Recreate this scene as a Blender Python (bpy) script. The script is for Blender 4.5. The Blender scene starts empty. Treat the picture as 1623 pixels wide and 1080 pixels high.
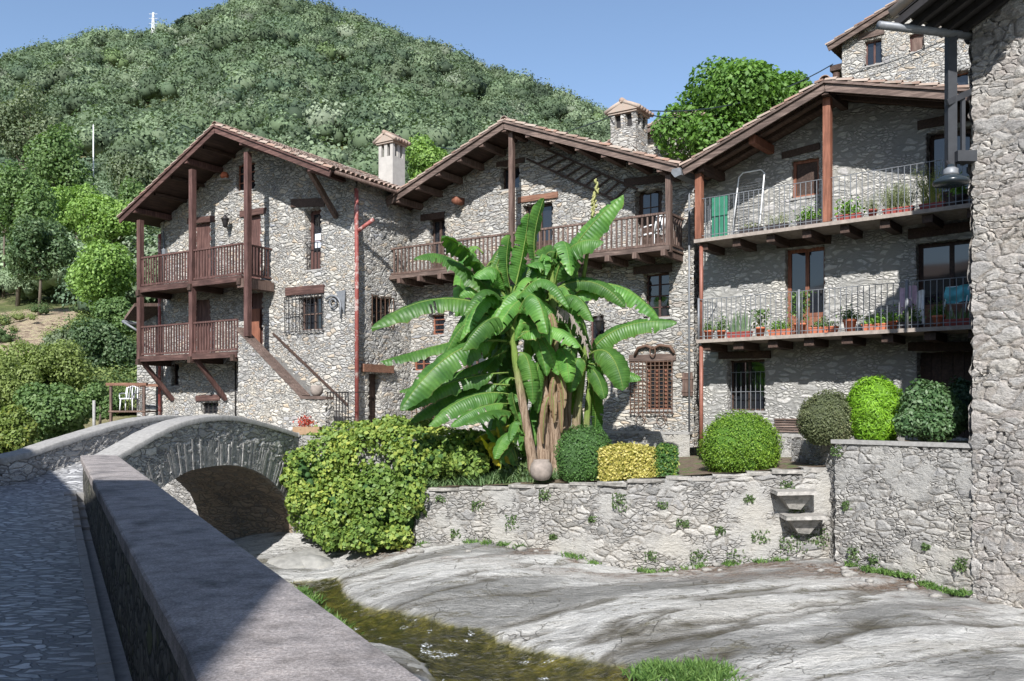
import bpy, bmesh, math, random
import numpy as np
from mathutils import Vector as V, Matrix, noise as mnoise
random.seed(7); RNG = np.random.default_rng(7)
sc = bpy.context.scene
COL = sc.collection
F = 1400.0; CX = 811.5; HY = 650.0; EZ = 1.6          # focal length in photo pixels, centre column, horizon row, eye height

def at(px, py, Y):                                     # point at depth Y on the sight line of a photo pixel
    return V(((px-CX)/F*Y, Y, EZ+(HY-py)/F*Y))

class Frame:                                           # a facade: x along it, y into the house, z up
    def __init__(s, o, d):
        n = math.hypot(*d); s.ex = (d[0]/n, d[1]/n); s.ey = (-d[1]/n, d[0]/n); s.o = o
        s.ang = math.atan2(s.ex[1], s.ex[0])
    def l(s, px, py, off=0):
        a = (px-CX)/F; ox = s.o[0]+s.ey[0]*off; oy = s.o[1]+s.ey[1]*off
        t = (ox*s.ey[0]+oy*s.ey[1])/(a*s.ey[0]+s.ey[1])
        return V(((a*t-s.o[0])*s.ex[0]+(t-s.o[1])*s.ex[1], off, EZ+(HY-py)/F*t))
    def rect(s, x0, y0, x1, y1, off=0):                # photo rectangle -> (x0,x1,z0,z1) on the facade
        a = s.l(x0, (y0+y1)/2, off); b = s.l(x1, (y0+y1)/2, off); m = (x0+x1)/2
        return [a.x, b.x, s.l(m, y1, off).z, s.l(m, y0, off).z]
    def mat(s): return Matrix.Translation((s.o[0], s.o[1], 0)) @ Matrix.Rotation(s.ang, 4, 'Z')
WORLD = Frame((0, 0), (1, 0))

# ------------------------------------------------------------------ materials
def newmat(name):
    m = bpy.data.materials.new(name); m.use_nodes = True
    nt = m.node_tree; nt.nodes.clear()
    out = nt.nodes.new('ShaderNodeOutputMaterial'); b = nt.nodes.new('ShaderNodeBsdfPrincipled')
    nt.links.new(b.outputs[0], out.inputs[0]); b.inputs['Roughness'].default_value = .85
    b.inputs['Specular IOR Level'].default_value = .3
    return m, nt, b, out
class N:                                               # tiny node helper
    def __init__(s, nt): s.nt = nt
    def n(s, t, **k):
        x = s.nt.nodes.new('ShaderNode'+t)
        for a, b in k.items(): setattr(x, a, b)
        return x
    def put(s, sock, v):
        if hasattr(v, 'is_linked') or isinstance(v, bpy.types.NodeSocket): s.nt.links.new(v, sock)
        else: sock.default_value = v
    def coord(s, kind='Object', scale=(1, 1, 1), rot=(0, 0, 0)):
        c = s.n('TexCoord'); m = s.n('Mapping'); s.nt.links.new(c.outputs[kind], m.inputs[0])
        m.inputs['Scale'].default_value = scale; m.inputs['Rotation'].default_value = rot
        return m.outputs[0]
    def noise(s, vec, scale, detail=4, rough=.55, dist=0):
        x = s.n('TexNoise'); s.nt.links.new(vec, x.inputs['Vector']); x.inputs['Scale'].default_value = scale
        x.inputs['Detail'].default_value = detail; x.inputs['Roughness'].default_value = rough; x.inputs['Distortion'].default_value = dist
        return x.outputs['Fac']
    def vor(s, vec, scale, feat='F1', out='Distance', rnd=1):
        x = s.n('TexVoronoi', feature=feat); s.nt.links.new(vec, x.inputs['Vector']); x.inputs['Scale'].default_value = scale
        x.inputs['Randomness'].default_value = rnd
        return x.outputs[out]
    def ramp(s, fac, stops, interp='LINEAR'):
        x = s.n('ValToRGB'); e = x.color_ramp.elements; x.color_ramp.interpolation = interp
        while len(e) > 1: e.remove(e[-1])
        e[0].position = stops[0][0]; e[0].color = col4(stops[0][1])
        for p, c in stops[1:]:
            q = e.new(p); q.color = col4(c)
        s.nt.links.new(fac, x.inputs[0]); return x.outputs[0]
    def math(s, op, a, b=0, clamp=False):
        x = s.n('Math', operation=op, use_clamp=clamp); s.put(x.inputs[0], a); s.put(x.inputs[1], b); return x.outputs[0]
    def mr(s, v, a, b, c=0, d=1, smooth=False):
        x = s.n('MapRange', interpolation_type='SMOOTHSTEP' if smooth else 'LINEAR')
        for i, q in enumerate((v, a, b, c, d)): s.put(x.inputs[i], q)
        return x.outputs[0]
    def mix(s, f, a, b, mode='MIX'):
        x = s.n('Mix', data_type='RGBA', blend_type=mode); s.put(x.inputs[0], f)
        s.put(x.inputs[6], col4(a) if isinstance(a, tuple) else a); s.put(x.inputs[7], col4(b) if isinstance(b, tuple) else b)
        return x.outputs[2]
    def mixf(s, f, a, b):
        x = s.n('Mix', data_type='FLOAT'); s.put(x.inputs[0], f); s.put(x.inputs[2], a); s.put(x.inputs[3], b); return x.outputs[0]
    def bump(s, h, dist=.02, strength=1, normal=None):
        x = s.n('Bump'); s.nt.links.new(h, x.inputs['Height']); x.inputs['Distance'].default_value = dist
        x.inputs['Strength'].default_value = strength
        if normal: s.nt.links.new(normal, x.inputs['Normal'])
        return x.outputs[0]
def col4(c): return (c[0], c[1], c[2], 1) if len(c) == 3 else c
def g(v, w=0): return (v*(1+w), v, v*(1-w))            # a grey, w > 0 warmer

def stone_mat(name, scale=3.2, squash=2.0, stones=None, mortar=(.2, .18, .16), mw=.07, relief=.035, small=.5, patch=None, rough_h=.012, displace=True, seedoff=0, render=0.0):
    m, nt, b, out = newmat(name); k = N(nt)
    P = k.coord('Object', (1, 1, squash)); P0 = k.coord('Object')
    nz = k.n('TexNoise'); nt.links.new(P0, nz.inputs[0]); nz.inputs['Scale'].default_value = 2.3; nz.inputs['Detail'].default_value = 3
    sub = k.n('VectorMath', operation='SUBTRACT'); nt.links.new(nz.outputs['Color'], sub.inputs[0]); sub.inputs[1].default_value = (.5-seedoff, .5, .5)
    sc_ = k.n('VectorMath', operation='SCALE'); nt.links.new(sub.outputs[0], sc_.inputs[0]); sc_.inputs['Scale'].default_value = .42
    ad = k.n('VectorMath', operation='ADD'); nt.links.new(P, ad.inputs[0]); nt.links.new(sc_.outputs[0], ad.inputs[1]); D = ad.outputs[0]
    e1 = k.vor(D, scale, 'DISTANCE_TO_EDGE'); c1 = k.vor(D, scale, 'F1', 'Color')
    e2 = k.vor(D, scale*2.1, 'DISTANCE_TO_EDGE'); c2 = k.vor(D, scale*2.1, 'F1', 'Color')
    sel = k.mr(k.vor(D, scale*.62, 'F1', 'Color'), small-.02, small+.02)      # courses of small packing stones between the big ones
    sx = k.n('SeparateColor'); nt.links.new(k.vor(D, scale*.62, 'F1', 'Color'), sx.inputs[0]); sel = k.math('LESS_THAN', sx.outputs[0], small)
    e = k.mixf(sel, e1, k.math('MULTIPLY', e2, 1.35)); cc = k.mix(sel, c1, c2)
    s2 = k.n('SeparateColor'); nt.links.new(cc, s2.inputs[0]); rnd, rnd2 = s2.outputs[0], s2.outputs[1]
    wob = k.math('MULTIPLY', k.math('SUBTRACT', k.noise(P0, 14, 3), .5), .06)
    e = k.math('ADD', e, wob)
    mask = k.mr(e, mw*(.35 if mw < .2 else .62), mw, smooth=True)
    round_ = k.math('POWER', k.mr(e, mw*.3, mw*3.2), .6)
    stones = stones or [(0, (.30, .28, .255)), (.25, (.42, .395, .36)), (.5, (.36, .35, .34)), (.72, (.50, .47, .43)), (.86, (.40, .33, .25)), (1, (.27, .27, .28))]
    fine = k.noise(P, 18, 6, .7); big = k.noise(P0, .55, 4, .6)
    sc1 = k.ramp(rnd, stones)
    sc1 = k.mix(1, sc1, k.ramp(fine, [(.25, g(.55)), (.55, g(1.0)), (.8, g(1.25))]), 'MULTIPLY')
    c = k.mix(mask, mortar, sc1)
    if render > 0:                                      # patches where old lime render still covers the rubble
        pm = k.mr(k.math('ADD', k.noise(P0, .9, 5, .65), k.math('MULTIPLY', wob, .6)), .62-render*.3, .70-render*.3, smooth=True)
        c = k.mix(k.math('MULTIPLY', pm, .85), c, patch or (.42, .39, .35)); mask = k.math('MULTIPLY', mask, k.math('SUBTRACT', 1, k.math('MULTIPLY', pm, .7)))
        round_ = k.mixf(pm, round_, .8)
    c = k.mix(1, c, k.ramp(big, [(.25, (.72, .73, .75)), (.5, g(1)), (.75, (1.12, 1.08, 1.0))]), 'MULTIPLY')
    nt.links.new(c, b.inputs['Base Color'])
    h = k.math('ADD', k.math('MULTIPLY', round_, relief), k.math('MULTIPLY', rnd2, relief*.8))
    h = k.math('ADD', h, k.math('MULTIPLY', k.noise(P, 9, 8, .72), rough_h*2.2))
    if displace:
        d = k.n('Displacement'); nt.links.new(h, d.inputs['Height']); d.inputs['Midlevel'].default_value = relief; d.inputs['Scale'].default_value = 1
        nt.links.new(d.outputs[0], out.inputs['Displacement']); m.displacement_method = 'BOTH'
    else:
        nt.links.new(k.bump(h, 1.0), b.inputs['Normal'])
    return m

def wood_mat(name, c0, c1, axis='x', scale=1.0, rough=.7):
    m, nt, b, out = newmat(name); k = N(nt)
    s = {'x': (1.2, 16, 16), 'z': (16, 16, 1.2), 'y': (16, 1.2, 16)}[axis]
    P = k.coord('Object', s); n1 = k.noise(P, 1.4*scale, 6, .65, .3); n2 = k.noise(k.coord('Object'), 2.2, 4)
    c = k.ramp(n1, [(.28, tuple(x*.55 for x in c0)), (.5, c0), (.72, c1)])
    isl = k.n('NewGeometry').outputs['Random Per Island']
    c = k.mix(1, c, k.ramp(n2, [(.3, g(.75)), (.7, g(1.2))]), 'MULTIPLY')
    c = k.mix(1, c, k.ramp(isl, [(0, g(.75)), (1, g(1.2))]), 'MULTIPLY')
    nt.links.new(c, b.inputs[0]); b.inputs['Roughness'].default_value = rough
    nt.links.new(k.bump(n1, .006), b.inputs['Normal']); return m

def plain_mat(name, c, rough=.7, metal=0, var=.18, nscale=9, bump=.002, spots=None):
    m, nt, b, out = newmat(name); k = N(nt); P = k.coord('Object')
    n = k.noise(P, nscale, 6, .6)
    cc = k.mix(1, c, k.ramp(n, [(.3, g(1-var)), (.7, g(1+var))]), 'MULTIPLY')
    if spots: cc = k.mix(k.mr(k.noise(P, nscale*.4, 5, .7), .52, .62), cc, spots)
    nt.links.new(cc, b.inputs[0]); b.inputs['Roughness'].default_value = rough; b.inputs['Metallic'].default_value = metal
    if bump: nt.links.new(k.bump(n, bump), b.inputs['Normal'])
    return m

def leaf_mat(name, cols, rough=.55, trans=.35, nscale=1.5, attr=None, isl=.5, gloss=.35):
    m, nt, b, out = newmat(name); k = N(nt)
    r = k.n('NewGeometry').outputs['Random Per Island']
    n = k.noise(k.coord('Object'), nscale, 3)
    f = k.math('ADD', k.math('MULTIPLY', r, isl), k.math('MULTIPLY', k.math('SUBTRACT', n, .5), 1.7*(1-isl)), True)
    f = k.math('ADD', f, .5*(1-isl), True)
    c = k.ramp(f, [(i/(len(cols)-1), q) for i, q in enumerate(cols)])
    if attr:
        a = k.n('Attribute', attribute_name=attr); c = k.mix(1, c, a.outputs['Color'], 'MULTIPLY')
    nt.links.new(c, b.inputs[0]); b.inputs['Roughness'].default_value = rough; b.inputs['Specular IOR Level'].default_value = gloss
    t = k.n('BsdfTranslucent'); nt.links.new(k.mix(1, c, (1.15, 1.25, .6), 'MULTIPLY'), t.inputs[0])
    ms = k.n('MixShader'); ms.inputs[0].default_value = trans
    nt.links.new(b.outputs[0], ms.inputs[1]); nt.links.new(t.outputs[0], ms.inputs[2]); nt.links.new(ms.outputs[0], out.inputs[0])
    return m

M = {}
WARM = [(0, (.25, .24, .225)), (.2, (.41, .39, .355)), (.45, (.34, .335, .32)), (.7, (.48, .46, .42)), (.86, (.41, .34, .26)), (.93, (.27, .275, .29)), (1, (.55, .53, .49))]
M['stone1'] = stone_mat('rubble_stone', 4.1, 2.1, WARM, (.215, .21, .20), .07, .042, .45)
M['stone2'] = stone_mat('slab_rubble_stone', 3.7, 2.9, WARM, (.19, .18, .165), .06, .04, .42, seedoff=.9)
M['stone3'] = stone_mat('rubble_in_grey_mortar', 3.3, 2.2, [(0, (.32, .315, .30)), (.3, (.41, .40, .375)), (.6, (.48, .465, .43)), (.85, (.37, .36, .355)), (1, (.54, .52, .49))], (.25, .245, .23), .22, .03, .5, seedoff=2.2)
M['stone_tower'] = stone_mat('large_tower_stone', 2.3, 1.7, [(0, (.27, .255, .24)), (.3, (.36, .345, .33)), (.6, (.42, .40, .375)), (.85, (.33, .30, .28)), (1, (.46, .44, .41))], (.31, .285, .26), .06, .075, .5, rough_h=.055, seedoff=3.1)
M['stone_river'] = stone_mat('lime_washed_river_wall', 3.2, 2.0, [(0, (.20, .195, .185)), (.35, (.31, .30, .285)), (.7, (.40, .385, .36)), (1, (.25, .245, .24))], (.24, .225, .205), .07, .05, .5, patch=(.34, .33, .31), render=.42, rough_h=.025, seedoff=4.5)
M['stone_bridge'] = stone_mat('bridge_rubble', 3.4, 2.4, [(0, (.30, .29, .28)), (.4, (.42, .41, .395)), (.8, (.54, .52, .49)), (1, (.36, .35, .34))], (.2, .19, .18), .06, .03, .5, seedoff=5.2, rough_h=.02)
M['stone_dark'] = stone_mat('brown_soffit_stone', 3.4, 2.2, [(0, (.24, .185, .135)), (.5, (.34, .265, .195)), (1, (.20, .175, .15))], (.17, .14, .11), .08, .03, .5, displace=False)  # underside of the arch, browner and darker than the bridge faces
M['stone_mossy_shaded'] = stone_mat('shaded_mossy_parapet_stone', 4.2, 1.6, [(0, (.06, .06, .05)), (.4, (.12, .115, .10)), (.8, (.17, .16, .14)), (1, (.09, .10, .05))], (.035, .035, .03), .12, .03, .5, displace=False, seedoff=7)  # mossy stone, its colour also blackened for the shade on this face
M['voussoir'] = stone_mat('arch_slab_stone', 6, 1, [(0, (.22, .215, .205)), (.5, (.32, .31, .295)), (1, (.40, .385, .36))], (.2, .19, .18), .01, .004, .4, displace=False)
M['wood_red'] = wood_mat('red_brown_wood', (.085, .043, .037), (.155, .088, .075), 'z')
M['wood_redx'] = wood_mat('red_brown_beam_wood', (.072, .038, .032), (.14, .08, .067), 'x')
M['wood_dark'] = wood_mat('dark_brown_wood', (.055, .034, .026), (.10, .062, .048), 'y')
M['wood_old'] = wood_mat('weathered_grey_brown_wood', (.105, .068, .055), (.20, .145, .12), 'z')
M['wood_oldx'] = wood_mat('weathered_beam_wood', (.10, .07, .058), (.21, .155, .13), 'x')
M['wood_orange'] = wood_mat('orange_brown_wood', (.19, .075, .045), (.28, .125, .08), 'z')
M['wood_orangex'] = wood_mat('orange_brown_beam', (.17, .085, .055), (.26, .14, .095), 'x')
M['wood_plank'] = wood_mat('plank_soffit_wood', (.13, .085, .065), (.22, .15, .115), 'y')
M['iron'] = plain_mat('black_iron', (.035, .032, .032), .55, .3)
M['rust'] = plain_mat('rusty_iron', (.115, .07, .05), .75, .1)
M['greymetal'] = plain_mat('grey_painted_metal', (.17, .178, .19), .5, .2)
M['white'] = plain_mat('white_paint', (.72, .73, .74), .5)
M['redpipe'] = plain_mat('chipped_red_pipe_paint', (.25, .07, .06), .55, 0, .2, 9, .002, (.45, .33, .30))
M['brownpipe'] = plain_mat('copper_brown_pipe', (.22, .09, .065), .5, .1)
M['concrete'] = plain_mat('grey_concrete', (.27, .262, .25), .9, 0, .22, 14, .004)
M['slab'] = plain_mat('balcony_slab_concrete', (.27, .23, .20), .9, 0, .25, 8, .004)
M['cream'] = plain_mat('cream_render', (.36, .34, .315), .9, 0, .12, 5, .003)
M['terracotta'] = plain_mat('terracotta', (.45, .14, .075), .8, 0, .15)
M['planter_red'] = plain_mat('dark_red_planter_plastic', (.28, .06, .05), .6, 0, .1)
M['planter_dark'] = plain_mat('dark_planter_plastic', (.05, .04, .04), .6, 0, .1)
M['clay'] = plain_mat('old_clay', (.23, .195, .17), .9, 0, .3, 6, .006)
M['soil'] = plain_mat('garden_soil', (.12, .09, .065), .95, 0, .4, 7, .03, (.08, .12, .035))
M['green_paint'] = plain_mat('green_painted_wood', (.03, .16, .10), .6)
M['cyan_cloth'] = plain_mat('turquoise_cloth', (.12, .42, .48), .85)
M['lilac_cloth'] = plain_mat('lilac_cloth', (.46, .33, .42), .85)
M['blackplastic'] = plain_mat('black_gloss', (.02, .028, .035), .25, 0, .05)

def glass():
    m, nt, b, out = newmat('window_glass'); b.inputs['Base Color'].default_value = (.012, .014, .018, 1)
    b.inputs['Roughness'].default_value = .04; b.inputs['Specular IOR Level'].default_value = .9; b.inputs['Metallic'].default_value = 0; return m
M['glass'] = glass()
def curtain():
    m, nt, b, out = newmat('white_curtain'); b.inputs['Base Color'].default_value = (.55, .58, .66, 1); return m
M['curtain'] = curtain()
def tile():
    m, nt, b, out = newmat('clay_roof_tile'); k = N(nt)
    r = k.n('NewGeometry').outputs['Random Per Island']; n = k.noise(k.coord('Object'), 6, 6, .7)
    c = k.ramp(r, [(0, (.17, .105, .08)), (.3, (.27, .195, .155)), (.6, (.33, .265, .22)), (.85, (.26, .15, .11)), (1, (.38, .33, .28))])
    c = k.mix(k.mr(n, .5, .72), c, (.27, .255, .22)); nt.links.new(c, b.inputs[0]); nt.links.new(k.bump(n, .01), b.inputs['Normal']); b.inputs['Roughness'].default_value = .9
    return m
M['tile'] = tile()
def cap():
    m, nt, b, out = newmat('weathered_wall_coping'); k = N(nt); P = k.coord('Object')
    f = k.noise(P, 90, 5, .75); md = k.noise(P, 7, 6, .65); bg = k.noise(P, 1.3, 4)
    c = k.ramp(f, [(.3, (.15, .137, .132)), (.5, (.30, .277, .267)), (.68, (.48, .45, .435)), (.8, (.60, .57, .55))])
    c = k.mix(1, c, k.ramp(md, [(.3, (.58, .57, .56)), (.55, g(1.0)), (.8, (1.25, 1.2, 1.16))]), 'MULTIPLY'); c = k.mix(1, c, k.ramp(k.noise(k.coord('Object', (1, 1, 1)), 2.1, 5, .6, .4), [(.32, (.55, .55, .56)), (.48, (.95, .93, .93)), (.7, (1.12, 1.08, 1.06))]), 'MULTIPLY')
    nt.links.new(c, b.inputs[0]); nt.links.new(k.bump(k.math('ADD', k.math('MULTIPLY', f, .35), md), .02), b.inputs['Normal']); b.inputs['Roughness'].default_value = .85; return m
M['coping'] = cap()
def cobble():
    m, nt, b, out = newmat('cobbled_slab_paving'); k = N(nt)
    P = k.coord('Object', (1.0, 2.3, 1), (0, 0, .0)); P0 = k.coord('Object')
    nz = k.n('TexNoise'); nt.links.new(P0, nz.inputs[0]); nz.inputs['Scale'].default_value = 1.8
    sc_ = k.n('VectorMath', operation='SCALE'); nt.links.new(nz.outputs['Color'], sc_.inputs[0]); sc_.inputs['Scale'].default_value = .45
    ad = k.n('VectorMath', operation='ADD'); nt.links.new(P, ad.inputs[0]); nt.links.new(sc_.outputs[0], ad.inputs[1]); D = ad.outputs[0]
    e = k.vor(D, 5.4, 'DISTANCE_TO_EDGE'); cc = k.vor(D, 5.4, 'F1', 'Color'); s2 = k.n('SeparateColor'); nt.links.new(cc, s2.inputs[0])
    e = k.math('ADD', e, k.math('MULTIPLY', k.math('SUBTRACT', k.noise(P0, 16, 4), .5), .06))
    w = k.math('ADD', .03, k.math('MULTIPLY', s2.outputs[1], .12))
    mask = k.mr(e, w, k.math('ADD', w, .06), smooth=True)
    c = k.ramp(s2.outputs[0], [(0, (.26, .26, .265)), (.5, (.40, .40, .40)), (1, (.60, .60, .60))])
    n = k.noise(P0, 22, 6, .7); c = k.mix(1, c, k.ramp(n, [(.3, g(.7)), (.7, g(1.2))]), 'MULTIPLY')
    mort = k.mix(k.noise(P0, 3, 4), (.13, .13, .135), (.23, .23, .235))
    nt.links.new(k.mix(mask, mort, c), b.inputs[0]); b.inputs['Roughness'].default_value = .6
    nt.links.new(k.bump(k.math('ADD', mask, k.math('MULTIPLY', n, .5)), .022), b.inputs['Normal']); return m
M['cobble'] = cobble()
# ------------------------------------------------------------------ mesh builder
class MB:
    def __init__(s, fr=WORLD): s.v = []; s.f = []; s.fr = fr; s.sm = []
    def add(s, vs, fs, smooth=False):
        o = len(s.v); s.v += [tuple(x) for x in vs]; s.f += [tuple(i+o for i in f) for f in fs]; s.sm += [smooth]*len(fs); return s
    def box(s, x0, x1, y0, y1, z0, z1):
        vs = [(x, y, z) for z in (z0, z1) for y in (y0, y1) for x in (x0, x1)]
        return s.add(vs, [(0, 2, 3, 1), (4, 5, 7, 6), (0, 1, 5, 4), (2, 6, 7, 3), (0, 4, 6, 2), (1, 3, 7, 5)])
    def beam(s, a, b, w, h, up=(0, 0, 1), taper=1, jit=0):
        a = V(a); b = V(b); d = (b-a).normalized(); u = V(up)
        r = d.cross(u)
        if r.length < 1e-4: r = d.cross(V((0, 1, 0)))
        r.normalize(); u = r.cross(d).normalized(); vs = []
        n = 1 if not jit else 6
        for i in range(n+1):
            c = a.lerp(b, i/n); q = 1+(taper-1)*i/n
            jw = 1+random.uniform(-jit, jit); jh = 1+random.uniform(-jit, jit)
            for sx, sy in ((-1, -1), (1, -1), (1, 1), (-1, 1)): vs.append(c+r*sx*w/2*q*jw+u*sy*h/2*q*jh)
        fs = [(3, 2, 1, 0), tuple(4*n+i for i in range(4))]
        for i in range(n):
            for j in range(4): fs.append((4*i+j, 4*i+(j+1) % 4, 4*i+4+(j+1) % 4, 4*i+4+j))
        return s.add(vs, fs)
    def tube(s, pts, r, n=8, cap=True):
        pts = [V(p) for p in pts]; rs = r if isinstance(r, (list, tuple)) else [r]*len(pts); vs = []; fs = []
        d0 = (pts[1]-pts[0]).normalized(); ref = V((0, 0, 1)) if abs(d0.z) < .9 else V((1, 0, 0)); u = d0.cross(ref).normalized()
        for i, p in enumerate(pts):
            d = (pts[min(i+1, len(pts)-1)]-pts[max(i-1, 0)]).normalized(); u = (u-d*u.dot(d)).normalized(); w = d.cross(u)
            for j in range(n):
                a = 2*math.pi*j/n; vs.append(p+(u*math.cos(a)+w*math.sin(a))*rs[i])
        for i in range(len(pts)-1):
            for j in range(n): fs.append((i*n+j, i*n+(j+1) % n, (i+1)*n+(j+1) % n, (i+1)*n+j))
        if cap: fs += [tuple(range(n-1, -1, -1)), tuple((len(pts)-1)*n+j for j in range(n))]
        return s.add(vs, fs, n > 5)
    def lathe(s, prof, c=(0, 0, 0), n=20, sx=1, sy=1):
        vs = []; fs = []
        for r, z in prof:
            for j in range(n): a = 2*math.pi*j/n; vs.append((c[0]+r*math.cos(a)*sx, c[1]+r*math.sin(a)*sy, c[2]+z))
        for i in range(len(prof)-1):
            for j in range(n): fs.append((i*n+j, i*n+(j+1) % n, (i+1)*n+(j+1) % n, (i+1)*n+j))
        fs += [tuple(range(n-1, -1, -1)), tuple((len(prof)-1)*n+j for j in range(n))]
        return s.add(vs, fs, True)
    def poly(s, pts, a, b):                            # polygon in the x-z plane of the frame, from y=a to y=b
        n = len(pts); vs = [(x, a, z) for x, z in pts]+[(x, b, z) for x, z in pts]
        return s.add(vs, [tuple(range(n)), tuple(range(2*n-1, n-1, -1))]+[(i, i+n, (i+1) % n+n, (i+1) % n) for i in range(n)])

def link(o, parent=None):
    COL.objects.link(o)
    if parent: o.parent = parent
    return o
ORIGIN = {}                                            # top-level object name -> its matrix
def root_of(o):
    while o.parent: o = o.parent
    return o
def tomesh(name, verts, faces, mat, parent=None, fr=WORLD, smooth=None, weld=False, colors=None, origin=None):
    P = np.asarray(verts, dtype=np.float64).reshape(-1, 3)
    Mx = fr.mat()
    if parent is not None: Mx = ORIGIN[root_of(parent).name].inverted() @ Mx
    elif origin is not None: Mx = Matrix.Translation(origin).inverted() @ Mx
    A = np.array(Mx); P = P @ A[:3, :3].T + A[:3, 3]
    me = bpy.data.meshes.new(name)
    if isinstance(faces, np.ndarray):
        nf, k = faces.shape; me.vertices.add(len(P)); me.vertices.foreach_set('co', P.astype(np.float32).ravel())
        me.loops.add(nf*k); me.loops.foreach_set('vertex_index', faces.astype(np.int32).ravel())
        me.polygons.add(nf); me.polygons.foreach_set('loop_start', np.arange(0, nf*k, k, dtype=np.int32))
        me.update(calc_edges=True)
    else:
        me.from_pydata([tuple(p) for p in P], [], faces); me.update()
    if smooth is not None:
        if isinstance(smooth, bool): smooth = [smooth]*len(me.polygons)
        me.polygons.foreach_set('use_smooth', smooth)
    if colors is not None:
        a = me.color_attributes.new('tint', 'FLOAT_COLOR', 'POINT'); a.data.foreach_set('color', np.asarray(colors, dtype=np.float32).ravel())
    if weld:
        bm = bmesh.new(); bm.from_mesh(me); bmesh.ops.remove_doubles(bm, verts=bm.verts, dist=.002); bmesh.ops.dissolve_degenerate(bm, edges=bm.edges, dist=.0005); bm.to_mesh(me); bm.free()
    me.materials.append(mat if not isinstance(mat, str) else M[mat])
    o = bpy.data.objects.new(name, me); link(o, parent)
    if parent is None and origin is not None: o.location = origin
    if parent is None: ORIGIN[o.name] = Matrix.Translation(origin or (0, 0, 0))
    return o
def part(name, mb, mat, parent=None, **k):
    return tomesh(name, mb.v, mb.f, mat, parent, mb.fr, mb.sm, **k)
def tag(o, label=None, cat=None, group=None, kind=None):
    if label: o['label'] = label
    if cat: o['category'] = cat
    if group: o['group'] = group
    if kind: o['kind'] = kind
    return o
def thing(name, label, cat, loc=(0, 0, 0), group=None, rz=0):
    o = bpy.data.objects.new(name, None); link(o); o.location = loc; o.rotation_euler = (0, 0, rz); o.empty_display_size = .3
    ORIGIN[o.name] = Matrix.Translation(loc) @ Matrix.Rotation(rz, 4, 'Z')
    return tag(o, label, cat, group)
def setting(name, mb, mat, **k): return tag(part(name, mb, mat, **k), kind='structure')
def copy_tree(o, parent=None):
    c = o.copy(); COL.objects.link(c); c.parent = parent
    if parent is None: ORIGIN[c.name] = ORIGIN[o.name].copy()
    for ch in list(o.children): copy_tree(ch, c)
    return c

# ------------------------------------------------------------------ masonry wall with openings, dense enough to be displaced
def wallgrid(mb, P, u0, u1, z0, z1, step=.06, hf=None, holes=(), flip=False, lf=None):
    def lines(a, b, fixed):
        fixed = sorted(set([round(a, 4), round(b, 4)]+[round(x, 4) for x in fixed if a < x < b])); out = []
        for p, q in zip(fixed, fixed[1:]):
            n = max(1, round((q-p)/step)); out += [p+(q-p)*i/n for i in range(n)]
        return out+[fixed[-1]]
    holes = [h if len(h) > 4 else tuple(h)+(.32,) for h in holes]
    U = lines(u0, u1, [h[0] for h in holes]+[h[1] for h in holes]); Z = lines(z0, z1, [h[2] for h in holes]+[h[3] for h in holes])
    nu, nz = len(U), len(Z); base = len(mb.v)
    for z in Z:
        for u in U:
            zz = min(z, hf(u)) if hf else z
            if lf: zz = max(zz, lf(u))
            mb.v.append(tuple(P(u, 0, zz)))
    ix = lambda i, j: base+j*nu+i
    fs = []
    for j in range(nz-1):
        zc = (Z[j]+Z[j+1])/2
        for i in range(nu-1):
            uc = (U[i]+U[i+1])/2
            if hf and Z[j] >= max(hf(U[i]), hf(U[i+1]))-1e-6: continue
            if lf and Z[j+1] <= min(lf(U[i]), lf(U[i+1]))+1e-6: continue
            if any(h[0] < uc < h[1] and h[2] < zc < h[3] for h in holes): continue
            fs.append((ix(i, j), ix(i+1, j), ix(i+1, j+1), ix(i, j+1)))
    for h in holes:                                     # reveals
        us = [u for u in U if h[0]-1e-5 <= u <= h[1]+1e-5]; zs = [z for z in Z if h[2]-1e-5 <= z <= h[3]+1e-5]
        loop = [(u, h[2]) for u in us]+[(h[1], z) for z in zs[1:]]+[(u, h[3]) for u in us[::-1][1:]]+[(h[0], z) for z in zs[::-1][1:]]
        nd = max(1, round(h[4]/step)); b0 = len(mb.v); nl = len(loop)
        for d in range(nd+1):
            for u, z in loop: mb.v.append(tuple(P(u, h[4]*d/nd, z)))
        for d in range(nd):
            for q in range(nl-1): fs.append((b0+d*nl+q, b0+d*nl+q+1, b0+(d+1)*nl+q+1, b0+(d+1)*nl+q))
    if flip: fs = [f[::-1] for f in fs]
    mb.f += fs; mb.sm += [True]*len(fs)

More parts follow.
